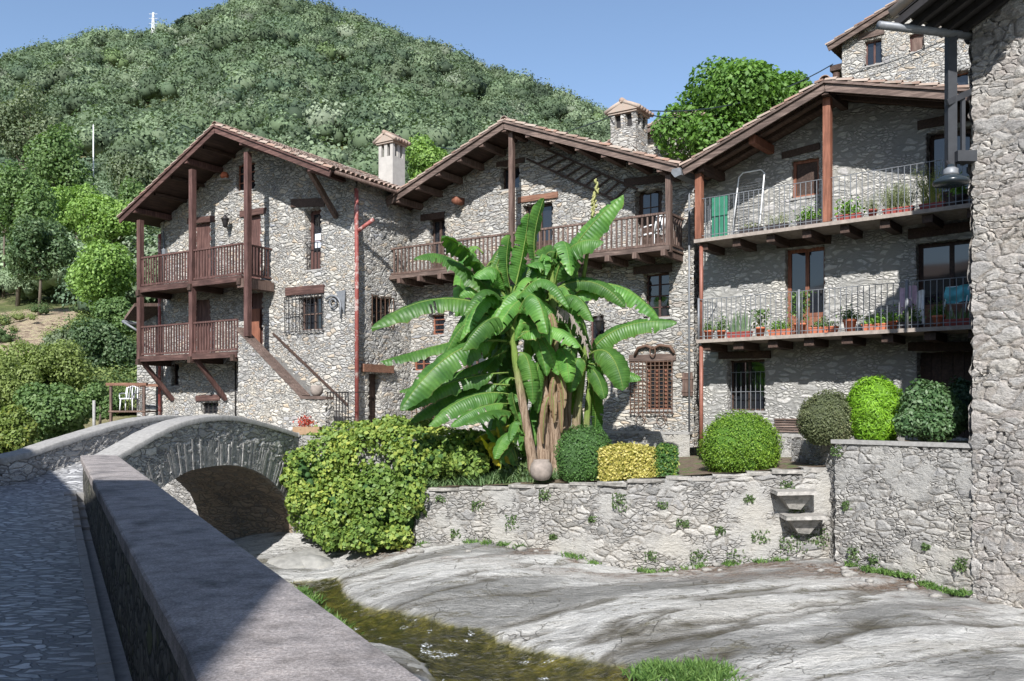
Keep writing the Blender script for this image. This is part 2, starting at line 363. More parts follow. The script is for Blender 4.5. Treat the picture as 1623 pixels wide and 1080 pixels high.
# ------------------------------------------------------------------ leaves
def leafquads(C, Nn, size, asp=.6, rng=RNG, sizevar=.35, tri=False):
    n = len(C); a = rng.normal(size=(n, 3)); t = np.cross(Nn, a); t /= np.linalg.norm(t, axis=1, keepdims=True)+1e-9
    b = np.cross(Nn, t); s = size*(1+rng.uniform(-sizevar, sizevar, (n, 1)))/2
    v = np.stack([C-t*s, C-b*s*asp+Nn*s*.12, C+t*s, C+b*s*asp+Nn*s*.12], 1).reshape(-1, 3)
    return v, np.arange(4*n).reshape(n, 4)
def unit(n, rng=RNG):
    d = rng.normal(size=(n, 3)); return d/np.linalg.norm(d, axis=1, keepdims=True)
def crown_pts(lobes, n, rng=RNG, shell=.22, jit=.55, down=True):
    w = np.array([l[3]*l[4]+l[4]*l[5]+l[3]*l[5] for l in lobes]); k = rng.choice(len(lobes), n, p=w/w.sum()); L = np.array(lobes)[k]
    d = unit(n, rng); r = 1-np.abs(rng.normal(size=(n, 1)))*shell+rng.normal(size=(n, 1))*.03
    C = L[:, :3]+d*L[:, 3:6]*r; Nn = d/L[:, 3:6]; Nn /= np.linalg.norm(Nn, axis=1, keepdims=True)
    Nn = Nn+rng.normal(size=(n, 3))*jit; Nn[:, 2] += .25; Nn /= np.linalg.norm(Nn, axis=1, keepdims=True)
    return C, Nn
def ico(sub=2):
    bm = bmesh.new(); bmesh.ops.create_icosphere(bm, subdivisions=sub, radius=1); v = np.array([x.co[:] for x in bm.verts]); f = np.array([[q.index for q in p.verts] for p in bm.faces]); bm.free(); return v, f
ICO1 = ico(1); ICO2 = ico(2); ICO3 = ico(3)
# ------------------------------------------------------------------ world, sun, camera
W = bpy.data.worlds.new('World'); sc.world = W; W.use_nodes = True
nt = W.node_tree; bg = nt.nodes['Background']; sky = nt.nodes.new('ShaderNodeTexSky'); sky.sky_type = 'NISHITA'; sky.sun_disc = False
ELEV = math.radians(38); SH = V((.2, 1)).normalized()
SUND = V((SH.x*math.cos(ELEV), SH.y*math.cos(ELEV), -math.sin(ELEV)))
sky.sun_elevation = ELEV; sky.sun_rotation = math.atan2(-SH.x, -SH.y); sky.air_density = 1.0; sky.dust_density = 1.0; sky.ozone_density = 1.4; sky.altitude = 700
nt.links.new(sky.outputs[0], bg.inputs[0]); bg.inputs[1].default_value = .108
sl = bpy.data.lights.new('sun', 'SUN'); sl.energy = 5.0; sl.angle = math.radians(.5); sl.color = (1, .98, .95)
so = bpy.data.objects.new('sun', sl); COL.objects.link(so); so.rotation_euler = SUND.to_track_quat('-Z', 'Y').to_euler(); so.location = (-5, -40, 50)
cam = bpy.data.cameras.new('camera'); co = bpy.data.objects.new('camera', cam); COL.objects.link(co); sc.camera = co
co.location = (0, 0, EZ); co.rotation_euler = (math.pi/2, 0, 0); cam.sensor_width = 36; cam.lens = F/1623*36; cam.shift_y = 110/1623; cam.clip_end = 6000; cam.clip_start = .1
sc.view_settings.view_transform = 'Standard'; sc.view_settings.look = 'None'; sc.view_settings.exposure = .76; sc.view_settings.gamma = 1
sc.cycles.max_bounces = 6; sc.cycles.use_denoising = True

# ------------------------------------------------------------------ riverbed
Kp = [(450, 925, 18.1), (450, 832, 22.2), (660, 862, 20), (850, 868, 19), (1000, 905, 18), (1320, 890, 17), (1555, 950, 14.8), (1623, 968, 14.2),
      (700, 930, 16), (1000, 980, 13.6), (1400, 1000, 12.6), (1000, 1070, 12), (1200, 1080, 11.4), (1500, 1080, 10.7), (600, 1035, 12.2), (700, 1075, 12.2), (560, 985, 15.3), (800, 1000, 14.3), (820, 1050, 12.9), (520, 900, 20)]
KP = [at(*k) for k in Kp]+[V((-3, 5, -2.6)), V((3, 4, -2.4)), V((9, 6, -2.0)), V((14, 4, -2)), V((14, 14, -1.4)), V((-9, 24, -2.2)), V((-10, 32, -2.4)), V((-16, 30, -2.2)), V((-4, 34, -1.4)), V((6, 24, -1.2)), V((13, 24, -1.2)), V((-6, 12, -2.3)), V((-12, 14, -2.3))]
KP = np.array([tuple(p) for p in KP])
def tps(X, Y, P):
    d = np.hypot(P[:, None, 0]-P[None, :, 0], P[:, None, 1]-P[None, :, 1]); K = np.where(d > 0, d*d*np.log(d+1e-12), 0)+np.eye(len(P))*.8
    Q = np.c_[np.ones(len(P)), P[:, :2]]; A = np.block([[K, Q], [Q.T, np.zeros((3, 3))]]); w = np.linalg.solve(A, np.r_[P[:, 2], 0, 0, 0])
    r = np.hypot(X[..., None]-P[:, 0], Y[..., None]-P[:, 1]); U = np.where(r > 0, r*r*np.log(r+1e-12), 0)
    return U @ w[:-3]+w[-3]+w[-2]*X+w[-1]*Y
def bed0(x, y): return tps(np.asarray(x, float), np.asarray(y, float), KP)
def onbed(px, py, dz=0):                                # where the sight line of a photo pixel meets the riverbed
    Y = 14.0
    for _ in range(30):
        p = at(px, py, Y); z = float(bed0(p.x, Y))+dz; Y2 = (EZ-z)*F/(py-HY); Y = Y*.5+min(max(Y2, 4), 30)*.5
    return at(px, py, Y)
stream_px = [(455, 917, 532, 913), (478, 930, 542, 930), (498, 955, 555, 947), (512, 975, 600, 963), (545, 1000, 655, 970), (566, 1014, 722, 986), (612, 1019, 764, 992), (645, 1026, 792, 1012), (668, 1042, 836, 1024), (690, 1068, 905, 1036), (705, 1100, 985, 1050), (720, 1150, 1030, 1090), (760, 1230, 1100, 1160)]
SL = [onbed(a, b) for a, b, c, d in stream_px]; SR = [onbed(c, d) for a, b, c, d in stream_px]
poly = np.array([(p.x, p.y) for p in SL+SR[::-1]])
def inside(X, Y):
    c = np.zeros(X.shape, bool); n = len(poly)
    for i in range(n):
        x0, y0 = poly[i]; x1, y1 = poly[(i+1) % n]
        k = ((y0 > Y) != (y1 > Y)) & (X < (x1-x0)*(Y-y0)/(y1-y0+1e-12)+x0); c ^= k
    return c
def edist(X, Y):
    d = np.full(X.shape, 9e9); n = len(poly)
    for i in range(n):
        a = poly[i]; b = poly[(i+1) % n]; ab = b-a; t = np.clip(((X-a[0])*ab[0]+(Y-a[1])*ab[1])/(ab@ab), 0, 1)
        d = np.minimum(d, np.hypot(X-a[0]-t*ab[0], Y-a[1]-t*ab[1]))
    return d
def fbm(X, Y, s, o=4, seed=0.0, Z=None):
    P = np.stack([X.ravel()*s+seed, Y.ravel()*s+seed*1.7], 1); out = np.zeros(len(P)); a = 1; t = 0
    for q in range(o):                                  # cheap value noise
        p = P*2**q+q*17.3; i = np.floor(p).astype(np.int64); f = p-i; f = f*f*(3-2*f)
        def h(a_, b_): z = (a_*374761393+b_*668265263+q*1013) & 0x7fffffff; z = ((z ^ (z >> 13))*1274126177) & 0x7fffffff; return (z & 0xffff)/65535.
        v = (h(i[:, 0], i[:, 1])*(1-f[:, 0])+h(i[:, 0]+1, i[:, 1])*f[:, 0])*(1-f[:, 1])+(h(i[:, 0], i[:, 1]+1)*(1-f[:, 0])+h(i[:, 0]+1, i[:, 1]+1)*f[:, 0])*f[:, 1]
        out += a*v; t += a; a *= .5
    return (out/t).reshape(X.shape)
def gridfaces(nx, ny):
    i, j = np.meshgrid(np.arange(nx-1), np.arange(ny-1)); q = (j*nx+i).ravel(); return np.stack([q, q+1, q+nx+1, q+nx], 1)
WALLPTS = [at(660, 860, 20), at(850, 868, 19), at(1000, 905, 18), at(1320, 890, 17), at(1555, 950, 14.8), at(1700, 950, 13.2)]
xs = np.arange(-14, 13.01, .075); ys = np.concatenate([np.arange(3.5, 22, .075), np.arange(22, 34, .15)]); X, Y = np.meshgrid(xs, ys)
Zb = bed0(X, Y)
# long smooth flow ridges running across the bed (water-worn schist), plus roughness
uu = X*.93+Y*.36; vv = -X*.30+Y*.95
flow = fbm(uu*.35, vv*1.6, 1.0, 4, 3.1); ridge = np.abs(fbm(uu*.28+flow*.5, vv*1.1, 1.0, 3, 9.7)-.5)
ins = inside(X, Y); ed = edist(X, Y); sd = np.where(ins, ed, -ed)
Zb += (flow-.5)*.10+(ridge-.15)*.05+(fbm(X, Y, 2.3, 4, 5.)-.5)*.07+(fbm(uu*2.2, vv*7., 1.0, 4, 51.)-.5)*.05
edw = sd+(fbm(X, Y, 1.4, 3, 2.2)-.5)*.18
Zb -= .16*np.clip((edw+.12)/.3, 0, 1)
moss = np.clip((edw+.07)/.10, 0, 1)
wd = np.full(X.shape, 9.)
for a, b in zip(WALLPTS, WALLPTS[1:]):
    ab = np.array([b.x-a.x, b.y-a.y]); t = np.clip(((X-a.x)*ab[0]+(Y-a.y)*ab[1])/(ab@ab), 0, 1); wd = np.minimum(wd, np.hypot(X-a.x-t*ab[0], Y-a.y-t*ab[1]))
deb = np.clip(1.5-wd/1.2, 0, 1)*np.clip((fbm(X*.5, Y, 1.3, 4, 8.)-.42)*9, 0, 1)
pat = fbm(uu*.30+flow*.7, vv*.85, 1.0, 4, 21.)           # grey polished sheets of rock against bleached ones
crk = np.clip(1-np.abs(fbm(uu*.22+.6*flow, vv*.9, 1.0, 4, 33.)-.5)*20, 0, 1)
Zb -= crk*.05
colr = np.stack([moss, deb, pat, crk], -1).reshape(-1, 4)
def rock_mat():
    m, nt, b, out = newmat('water_worn_rock'); k = N(nt); P = k.coord('Object', (.8, 3.2, 2)); P0 = k.coord('Object')
    a = k.n('Attribute', attribute_name='tint'); s = k.n('SeparateColor'); nt.links.new(a.outputs['Color'], s.inputs[0])
    rot = k.coord('Object', (.9, 2.7, 1), (0, 0, .32)); n1 = k.noise(rot, 1.6, 9, .68, .5); n2 = k.noise(P0, 24, 6, .7); n3 = k.noise(rot, 5, 7, .7)
    pt = k.math('ADD', s.outputs[2], k.math('MULTIPLY', k.math('SUBTRACT', n1, .5), .55))
    c = k.ramp(pt, [(.28, (.24, .237, .225)), (.42, (.32, .315, .30)), (.48, (.44, .43, .41)), (.58, (.62, .61, .585)), (.8, (.56, .54, .50))])
    c = k.mix(1, c, k.ramp(n3, [(.3, g(.66)), (.5, g(.95)), (.75, g(1.15))]), 'MULTIPLY'); c = k.mix(1, c, k.ramp(n2, [(.3, g(.8)), (.7, g(1.15))]), 'MULTIPLY')
    c = k.mix(k.math('MULTIPLY', a.outputs['Alpha'], k.mr(n3, .2, .5)), c, (.07, .06, .04)); c = k.mix(k.math('MULTIPLY', k.mr(n1, .42, .34), .6), c, (.20, .185, .155)); c = k.mix(k.math('MULTIPLY', k.mr(k.noise(rot, .9, 8, .75, 1.2), .56, .60), k.mr(n2, .35, .6)), c, (.13, .12, .085))
    ck = k.coord('Object', (.35, .8, .5), (0, 0, .45)); nz_ = k.n('TexNoise'); nt.links.new(P0, nz_.inputs[0]); nz_.inputs['Scale'].default_value = 1.1; nz_.inputs['Detail'].default_value = 6
    vs_ = k.n('VectorMath', operation='SCALE'); nt.links.new(nz_.outputs['Color'], vs_.inputs[0]); vs_.inputs['Scale'].default_value = .9; va_ = k.n('VectorMath', operation='ADD'); nt.links.new(ck, va_.inputs[0]); nt.links.new(vs_.outputs[0], va_.inputs[1])
    ce = k.vor(va_.outputs[0], 1.5, 'DISTANCE_TO_EDGE'); cl = k.math('MULTIPLY', k.mr(ce, .011, .003), k.mr(k.noise(P0, .8, 3), .42, .52)); c = k.mix(k.math('MULTIPLY', cl, .6), c, (.10, .09, .07))
    debc = k.ramp(n2, [(.35, (.07, .045, .03)), (.5, (.16, .105, .075)), (.65, (.30, .23, .17))])
    c = k.mix(k.math('MULTIPLY', s.outputs[1], k.mr(n3, .38, .56)), c, debc)
    ms = k.ramp(k.noise(P0, 3.2, 8, .74), [(.34, (.03, .032, .012)), (.46, (.10, .095, .025)), (.58, (.24, .21, .055)), (.72, (.40, .35, .14))])
    c = k.mix(s.outputs[0], c, ms); nt.links.new(c, b.inputs[0])
    nt.links.new(k.mixf(s.outputs[0], .8, .45), b.inputs['Roughness'])
    nt.links.new(k.bump(k.math('ADD', k.math('MULTIPLY', n3, 1.2), k.math('SUBTRACT', k.math('ADD', k.math('MULTIPLY', n2, .7), n1), k.math('MULTIPLY', cl, .5))), .09), b.inputs['Normal']); return m
M['rock'] = rock_mat()
def bedz(x, y):
    i = np.clip(np.searchsorted(xs, x), 0, len(xs)-1); j = np.clip(np.searchsorted(ys, y), 0, len(ys)-1); return float(Zb[j, i])
tag(tomesh('riverbed', np.stack([X, Y, Zb], -1).reshape(-1, 3), gridfaces(len(xs), len(ys)), M['rock'], smooth=True, colors=colr), kind='structure')
# water: follows the channel in little steps
mk = ins & (ed > -.01) | (edw > -.02)
Zw = bed0(X, Y); Zw = Zw-.055+(flow-.5)*.09+(ridge-.15)*.04+(fbm(X, Y, 3., 3, 15.)-.5)*.05
Zw = np.where(np.abs(X) < 99, np.maximum(Zw, Zb+.012), Zw)
gf = gridfaces(len(xs), len(ys)); mkf = mk.ravel()[gf].all(1); gf = gf[mkf]
us_, inv = np.unique(gf, return_inverse=True); gf = inv.reshape(gf.shape); PW = np.stack([X, Y, Zw], -1).reshape(-1, 3)[us_]
def water_mat():
    m, nt, b, out = newmat('clear_shallow_water'); k = N(nt); P = k.coord('Object', (1, 1, 1)); n = k.noise(P, 7, 5, .6, .8); n2 = k.noise(P, 2.0, 4, .6)
    gl = k.n('BsdfGlossy'); gl.inputs['Roughness'].default_value = .04; tr = k.n('BsdfTransparent'); tr.inputs[0].default_value = (.88, .87, .68, 1)
    bp = k.bump(n, .05); nt.links.new(bp, gl.inputs['Normal']); fr_ = k.n('Fresnel'); fr_.inputs[0].default_value = 1.33; nt.links.new(bp, fr_.inputs['Normal'])
    mx = k.n('MixShader'); nt.links.new(fr_.outputs[0], mx.inputs[0]); nt.links.new(tr.outputs[0], mx.inputs[1]); nt.links.new(gl.outputs[0], mx.inputs[2])
    df = k.n('BsdfDiffuse'); df.inputs[0].default_value = (.75, .78, .8, 1); mx2 = k.n('MixShader')   # foam where it tumbles
    foam = k.math('MULTIPLY', k.mr(n2, .60, .66), k.mr(k.noise(P, 26, 4, .7), .5, .6)); nt.links.new(foam, mx2.inputs[0])
    nt.links.new(mx.outputs[0], mx2.inputs[1]); nt.links.new(df.outputs[0], mx2.inputs[2]); nt.links.new(mx2.outputs[0], out.inputs[0]); return m
tag(tomesh('water', PW, gf, water_mat(), smooth=True), kind='structure')

# ------------------------------------------------------------------ base ground and the wooded hill
def ground_mat(bank=False):
    m, nt, b, out = newmat('dry_grass_ground'); k = N(nt); P = k.coord('Object'); n = k.noise(P, .12, 7, .65); n2 = k.noise(P, 2.2, 6, .7)
    c = k.ramp(n, [(.3, (.055, .085, .025)), (.48, (.11, .125, .045)), (.6, (.24, .19, .125)), (.75, (.33, .26, .19))])
    if bank: a = k.n('Attribute', attribute_name='tint'); c = k.mix(k.mr(k.math('ADD', a.outputs['Fac'], k.math('MULTIPLY', n2, .6)), .5, .75), c, k.ramp(n2, [(.35, (.16, .11, .075)), (.5, (.36, .28, .20)), (.65, (.30, .29, .15))]))
    c = k.mix(1, c, k.ramp(n2, [(.3, g(.55)), (.7, g(1.25))]), 'MULTIPLY'); nt.links.new(c, b.inputs[0]); nt.links.new(k.bump(n2, .3), b.inputs['Normal']); b.inputs['Roughness'].default_value = .95; return m
M['ground'] = ground_mat(); M['hillground'] = ground_mat(True)
mb = MB(); mb.add([(-2500, -2500, -4), (2500, -2500, -4), (2500, 3000, -4), (-2500, 3000, -4)], [(0, 1, 2, 3)]); setting('ground', mb, 'ground')
skx = [-1500, -800, -300, 0, 60, 150, 230, 290, 330, 360, 400, 440, 480, 520, 600, 700, 800, 900, 970, 1060, 1300, 1700, 2400]
sky_ = [330, 240, 160, 106, 90, 72, 66, 50, 36, 18, 8, 9, 20, 33, 58, 92, 132, 168, 198, 235, 320, 420, 520]
gY = [36, 48, 56, 66, 80, 105, 150, 220, 320, 430, 520, 700]; gg = [0, .10, .20, .29, .36, .46, .58, .74, .90, 1.0, .97, .80]
def hillz(px, Y):
    sk = np.interp(px, skx, sky_)+6; gg_ = np.interp(Y, gY, gg); py = 664+(sk-664)*gg_
    left = np.clip((420-px)/250., 0, 1)
    z = EZ+(HY-py)/F*Y; a = (px-CX)/F*Y
    z = z+(fbm(a, Y, .018, 4, 4.4)-.5)*np.clip((Y-60)/200, 0, 1)*22*np.clip((430-Y)/80, 0.15, 1)+(fbm(a, Y, .09, 3, 1.4)-.5)*np.clip((Y-38)/30, 0, 1)*2.2
    return z
hp = np.arange(-1500, 2401, 18.); hY = np.array([34, 36, 38, 41, 44, 47, 50, 53, 56, 60, 64, 68, 73, 78, 84, 90, 98, 106, 116, 128, 140, 155, 170, 188, 206, 226, 246, 268, 290, 312, 335, 358, 382, 405, 425, 445, 470, 520, 600, 700.])
HP, HYY = np.meshgrid(hp, hY); HZ = hillz(HP, HYY); HZ[0] = -4.5
bank = np.clip(1.4-np.abs(HYY-62)/8, 0, 1)*np.clip((150-HP)/50, 0, 1); tag(tomesh('hill', np.stack([(HP-CX)/F*HYY, HYY, HZ], -1).reshape(-1, 3), gridfaces(len(hp), len(hY)), M['hillground'], smooth=True, colors=np.stack([bank]*4, -1).reshape(-1, 4)), kind='structure')

def crowns_mesh(name, pos, rad, tint, mat, nleaf, leaf, parent=None, rng=RNG, core=.72, flat=.85, ic=ICO1, shrink=.84):
    """many small crowns in one mesh: each a knobbly core wrapped in leaf-clump faces"""
    n = len(pos); Vs = []; Fs = []; Cs = []; off = 0
    cv, cf = ic; tot = []
    kk = 6                                               # lobes per crown
    lob = unit(n*kk, rng).reshape(n, kk, 3)*rad[:, None, None]*.48; lob[..., 2] = np.abs(lob[..., 2])*flat
    C0 = pos[:, None, :]+lob
    # core blobs
    R = rad[:, None]*rng.uniform(.45, .68, (n, kk))*core/.72
    CV = C0[:, :, None, :]+cv[None, None]*R[:, :, None, None]*shrink*np.array([1, 1, .9]); m_ = n*kk
    Vs.append(CV.reshape(-1, 3)); F_ = (cf[None]+np.arange(m_)[:, None, None]*len(cv)).reshape(-1, 3); Fq = np.c_[F_, F_[:, 2]]
    Cs.append(np.repeat(tint, kk*len(cv), 0)*.8)
    d = unit(n*kk*nleaf, rng).reshape(n, kk, nleaf, 3); d[..., 2] = np.abs(d[..., 2])*.9+d[..., 2]*.25
    rr = R[:, :, None, None]*rng.uniform(1.0, 1.22, (n, kk, nleaf, 1)); LC = (C0[:, :, None, :]+d*rr).reshape(-1, 3)
    Nn = d.reshape(-1, 3)+rng.normal(size=(n*kk*nleaf, 3))*.38; Nn /= np.linalg.norm(Nn, axis=1, keepdims=True)
    sz = np.repeat(rad*leaf, kk*nleaf)[:, None]
    lv, lf = leafquads(LC, Nn, 1.0, .7, rng); lc = np.repeat(LC, 4, 0); lv = lc+(lv-lc)*np.repeat(sz, 4, 0)
    b0 = len(Vs[0]); Vs.append(lv); Cs.append(np.repeat(tint, kk*nleaf*4, 0)*np.repeat(rng.uniform(.88, 1.14, (n*kk*nleaf, 1)), 4, 0))
    Vv = np.concatenate(Vs); Cc = np.concatenate(Cs); Cc = np.c_[Cc, np.ones(len(Cc))]
    # triangles as 3-corner polygons, leaves as quads
    me = bpy.data.meshes.new(name)
    A = np.eye(4)
    if parent is not None: A = np.array(ORIGIN[root_of(parent).name].inverted())
    Vv = Vv @ A[:3, :3].T+A[:3, 3]
    loops = np.concatenate([F_.ravel(), (lf+b0).ravel()]); starts = np.concatenate([np.arange(len(F_))*3, len(F_)*3+np.arange(len(lf))*4])
    me.vertices.add(len(Vv)); me.vertices.foreach_set('co', Vv.astype(np.float32).ravel()); me.loops.add(len(loops)); me.loops.foreach_set('vertex_index', loops.astype(np.int32))
    me.polygons.add(len(starts)); me.polygons.foreach_set('loop_start', starts.astype(np.int32)); me.update(calc_edges=True)
    a = me.color_attributes.new('tint', 'FLOAT_COLOR', 'POINT'); a.data.foreach_set('color', Cc.astype(np.float32).ravel())
    me.materials.append(mat); o = bpy.data.objects.new(name, me); link(o, parent); return o
def tint_mat(name, trans=.25, rough=.7):
    m, nt, b, out = newmat(name); k = N(nt); a = k.n('Attribute', attribute_name='tint')
    nt.links.new(a.outputs['Color'], b.inputs[0]); b.inputs['Roughness'].default_value = rough; b.inputs['Specular IOR Level'].default_value = .2
    t = k.n('BsdfTranslucent'); nt.links.new(k.mix(1, a.outputs['Color'], (1.1, 1.25, .6), 'MULTIPLY'), t.inputs[0]); ms = k.n('MixShader'); ms.inputs[0].default_value = trans
    nt.links.new(b.outputs[0], ms.inputs[1]); nt.links.new(t.outputs[0], ms.inputs[2]); nt.links.new(ms.outputs[0], out.inputs[0]); return m
M['forest'] = tint_mat('forest_foliage', .22)
rf = np.random.default_rng(11); P_ = []; R_ = []; T_ = []
pal = np.array([(.090, .130, .075), (.115, .160, .090), (.145, .190, .115), (.070, .105, .064), (.180, .215, .150), (.130, .185, .080)])  # grey-green oak tones, greyed and lightened to paint in the distance haze
Yc = 62.0
while Yc < 450:
    r0 = 2.6+2.3*min(1, Yc/300); stepY = r0*1.25; dpx = r0*1.35/Yc*F
    for px in np.arange(-260, 1360, dpx):
        if px > 640 and Yc < 150: continue
        if px < 150 and Yc < 72: continue
        if px > 1120 and Yc < 300: continue
        p = px+rf.uniform(-.5, .5)*dpx; y = Yc+rf.uniform(-.6, .6)*stepY
        P_.append((p, y)); R_.append(r0*rf.uniform(.5, 1.5))
    Yc += stepY
P_ = np.array(P_); R_ = np.array(R_); xw = (P_[:, 0]-CX)/F*P_[:, 1]; zz = hillz(P_[:, 0], P_[:, 1])
pn = fbm(xw, P_[:, 1], .03, 3, 6.); idx = np.clip((pn-.2)*6+rf.normal(size=len(pn))*1.1, 0, 5.99).astype(int); T_ = pal[idx]*rf.uniform(.7, 1.35, (len(pn), 1))
near = np.clip((150-P_[:, 1])/80, 0, 1)[:, None]; T_ = T_*(1+near*.25)
POS = np.c_[xw, P_[:, 1], zz+R_*.35]
print('forest crowns', len(POS))
nr = POS[:, 1] < 150
tag(crowns_mesh('forest', POS[~nr], R_[~nr], T_[~nr], M['forest'], 60, .15), 'mass of grey green woodland covering the whole hillside', 'woodland', kind='stuff')
tag(crowns_mesh('forest', POS[nr], R_[nr], T_[nr]*1.15, M['forest'], 420, .075, shrink=.5), 'nearer belt of woodland on the lower left slope of the hill', 'woodland', kind='stuff')

# ------------------------------------------------------------------ individual trees
M['bark'] = wood_mat('tree_bark', (.10, .08, .06), (.2, .17, .14), 'z')
def tree(name, label, px, py, rx, ry, Y, cols, leaf=.16, n=5000, group=None, seed=1, base=None, cat='tree', trans=.35, nl=10, trunk=True):
    rng = np.random.default_rng(seed); c = at(px, py, Y); RX = rx/F*Y; RZ = ry/F*Y
    gz = float(hillz(np.array([px]), np.array([Y]))[0]) if base is None else base
    gz = min(gz, c.z-RZ*.8); t = thing(name, label, cat, (c.x, c.y, gz), group); lobes = []
    for i in range(nl):
        d = unit(1, rng)[0]; q = rng.uniform(.35, .72); s = rng.uniform(.38, .56)
        lobes.append((c.x+d[0]*RX*q, c.y+d[1]*RX*q*.9, c.z+d[2]*RZ*q, RX*s, RX*s*.9, RZ*s))
    if trunk:
        tb = MB(); top = V((c.x, c.y, c.z+RZ*.2)); bot = V((c.x, c.y, gz-.3)); mid = bot.lerp(top, .5)+V((RX*.05, 0, 0)); r0 = max(.06, RX*.06)
        tb.tube([bot, mid, top], [r0, r0*.75, r0*.35], 8)
        for l in lobes: tb.tube([mid.lerp(top, rng.uniform(0, .7)), V(l[:3])*.55+mid*.45+V((0, 0, .1)), V(l[:3])], [r0*.45, r0*.25, r0*.1], 5)
        part('trunk', tb, 'bark', t)
    C, Nn = crown_pts(lobes, int(n*1.7), rng, .24, .6); v, f = leafquads(C, Nn, leaf*1.12, .62, rng)
    tomesh('crown', v, f, leaf_mat('foliage', cols, trans=trans, nscale=.9/RX*2), t); return t
YG = [(.07, .13, .03), (.14, .245, .055), (.23, .36, .085), (.31, .44, .13)]
MG = [(.050, .095, .034), (.095, .165, .055), (.15, .235, .08), (.21, .30, .12)]
DG = [(.035, .065, .030), (.065, .115, .05), (.11, .17, .075), (.16, .22, .11)]
GG = [(.06, .09, .05), (.11, .15, .08), (.18, .22, .13), (.26, .30, .20)]
G1 = 'trees on the slope left of the houses'
TL = [('broadleaf_tree', 'tall grey green tree at the upper left edge of the slope', 38, 195, 62, 62, 105, GG, .34, 4200),
      ('broadleaf_tree', 'mid green tree beside the white pole on the left slope', 100, 268, 55, 68, 92, MG, .32, 4200),
      ('broadleaf_tree', 'dark full tree at the left edge above the dry bank', 28, 335, 62, 80, 74, MG, .27, 5200),
      ('broadleaf_tree', 'dark green tree just above the dry earth bank', 62, 398, 48, 55, 66, DG, .24, 4200),
      ('broadleaf_tree', 'bright yellow green tree left of the first house roof', 172, 352, 58, 52, 64, YG, .22, 5600),
      ('broadleaf_tree', 'bright yellow green tree right beside the upper wooden balcony', 158, 440, 66, 66, 56, YG, .19, 7600),
      ('broadleaf_tree', 'pale tree high on the left below the white pole', 205, 285, 40, 42, 98, GG, .30, 3000),
      ('broadleaf_tree', 'bright small tree at the far left above the dry bank', 5, 300, 38, 30, 78, YG, .26, 2400),
      ('broadleaf_tree', 'dark green tree behind the lower wooden balcony of the first house', 160, 548, 56, 58, 44, DG, .15, 6500),
      ('broadleaf_tree', 'grey green tree between the dry bank and the dark tree', 92, 560, 34, 50, 49, GG, .16, 3200),
      ('shrub', 'loose yellow green shrub below the dry earth bank', 75, 590, 66, 52, 38, [(.07, .10, .03), (.14, .19, .05), (.23, .29, .09), (.30, .36, .13)], .12, 7500),
      ('shrub', 'large leafy green shrub behind the far parapet of the bridge', 82, 655, 54, 46, 31, MG, .13, 6500),
      ('shrub', 'yellow flecked green bush at the left end of the far parapet', 14, 690, 44, 48, 27, [(.06, .09, .02), (.13, .19, .04), (.20, .26, .07), (.42, .36, .06)], .11, 4600),
      ('shrub', 'mid green bush between the white chair deck and the far parapet', 158, 640, 34, 32, 34, MG, .11, 3600),
      ('broadleaf_tree', 'bright green tree directly above the bright one beside the gallery', 120, 330, 46, 42, 82, YG, .25, 3600),
      ('broadleaf_tree', 'pale green slender tree on the slope between the two bright trees', 215, 330, 34, 50, 80, MG, .24, 3200),
      ('broadleaf_tree', 'mid green bushy tree under the bright tree, just above the dark one', 190, 500, 44, 38, 50, MG, .17, 4200),
      ('shrub', 'feathery yellow green shrub at the left edge just under the dry bank', 22, 610, 48, 46, 36, [(.07, .10, .03), (.14, .19, .05), (.23, .29, .09), (.30, .36, .13)], .11, 5200),
      ('broadleaf_tree', 'bright green tree behind the cream chimney', 668, 268, 46, 48, 48, YG, .17, 4600),
      ('plane_tree', 'bright green maple leaved tree standing above the roofs', 1150, 190, 100, 90, 30.8, [(.04, .09, .018), (.075, .16, .03), (.12, .235, .04), (.17, .30, .06)], .155, 13000)]
for i, a in enumerate(TL): tree(*a[:9], n=a[9], seed=50+i, group=G1 if i < 18 else None, cat='shrub' if a[0] == 'shrub' else 'tree', nl=16 if i == 19 else 11, base=1. if i == 19 else None)
tree('plane_tree', 'bright green tree branch rising at the right of the tree above the roofs', 1222, 142, 62, 52, 31.2, [(.04, .09, .018), (.075, .16, .03), (.12, .235, .04), (.17, .30, .06)], .155, 6000, seed=90, base=1.)
tree('conifer', 'dark lone conifer on the skyline beside the pylon', 292, 36, 17, 13, 420, [(.02, .04, .03), (.03, .055, .04), (.045, .075, .05), (.05, .08, .06)], 1.5, 500, seed=91)
# undergrowth on the left bank
bush = []
rb = np.random.default_rng(5)
for _ in range(900):
    px = rb.uniform(-60, 330); Y = rb.uniform(37, 66); z = float(hillz(np.array([px]), np.array([Y]))[0])
    if 49 < Y < 74 and px < 135 and rb.uniform() < .9: continue
    bush.append(((px-CX)/F*Y, Y, z+.2, rb.uniform(.4, 1.3)))
bush = np.array(bush); tn = np.array([(.07, .10, .03), (.12, .15, .05), (.05, .08, .03)])[rb.integers(0, 3, len(bush))]
tag(crowns_mesh('undergrowth', bush[:, :3], bush[:, 3], tn*1.5, M['forest'], 90, .11, shrink=.5), 'low scrub and brambles covering the bank beyond the bridge', 'scrub', kind='stuff')
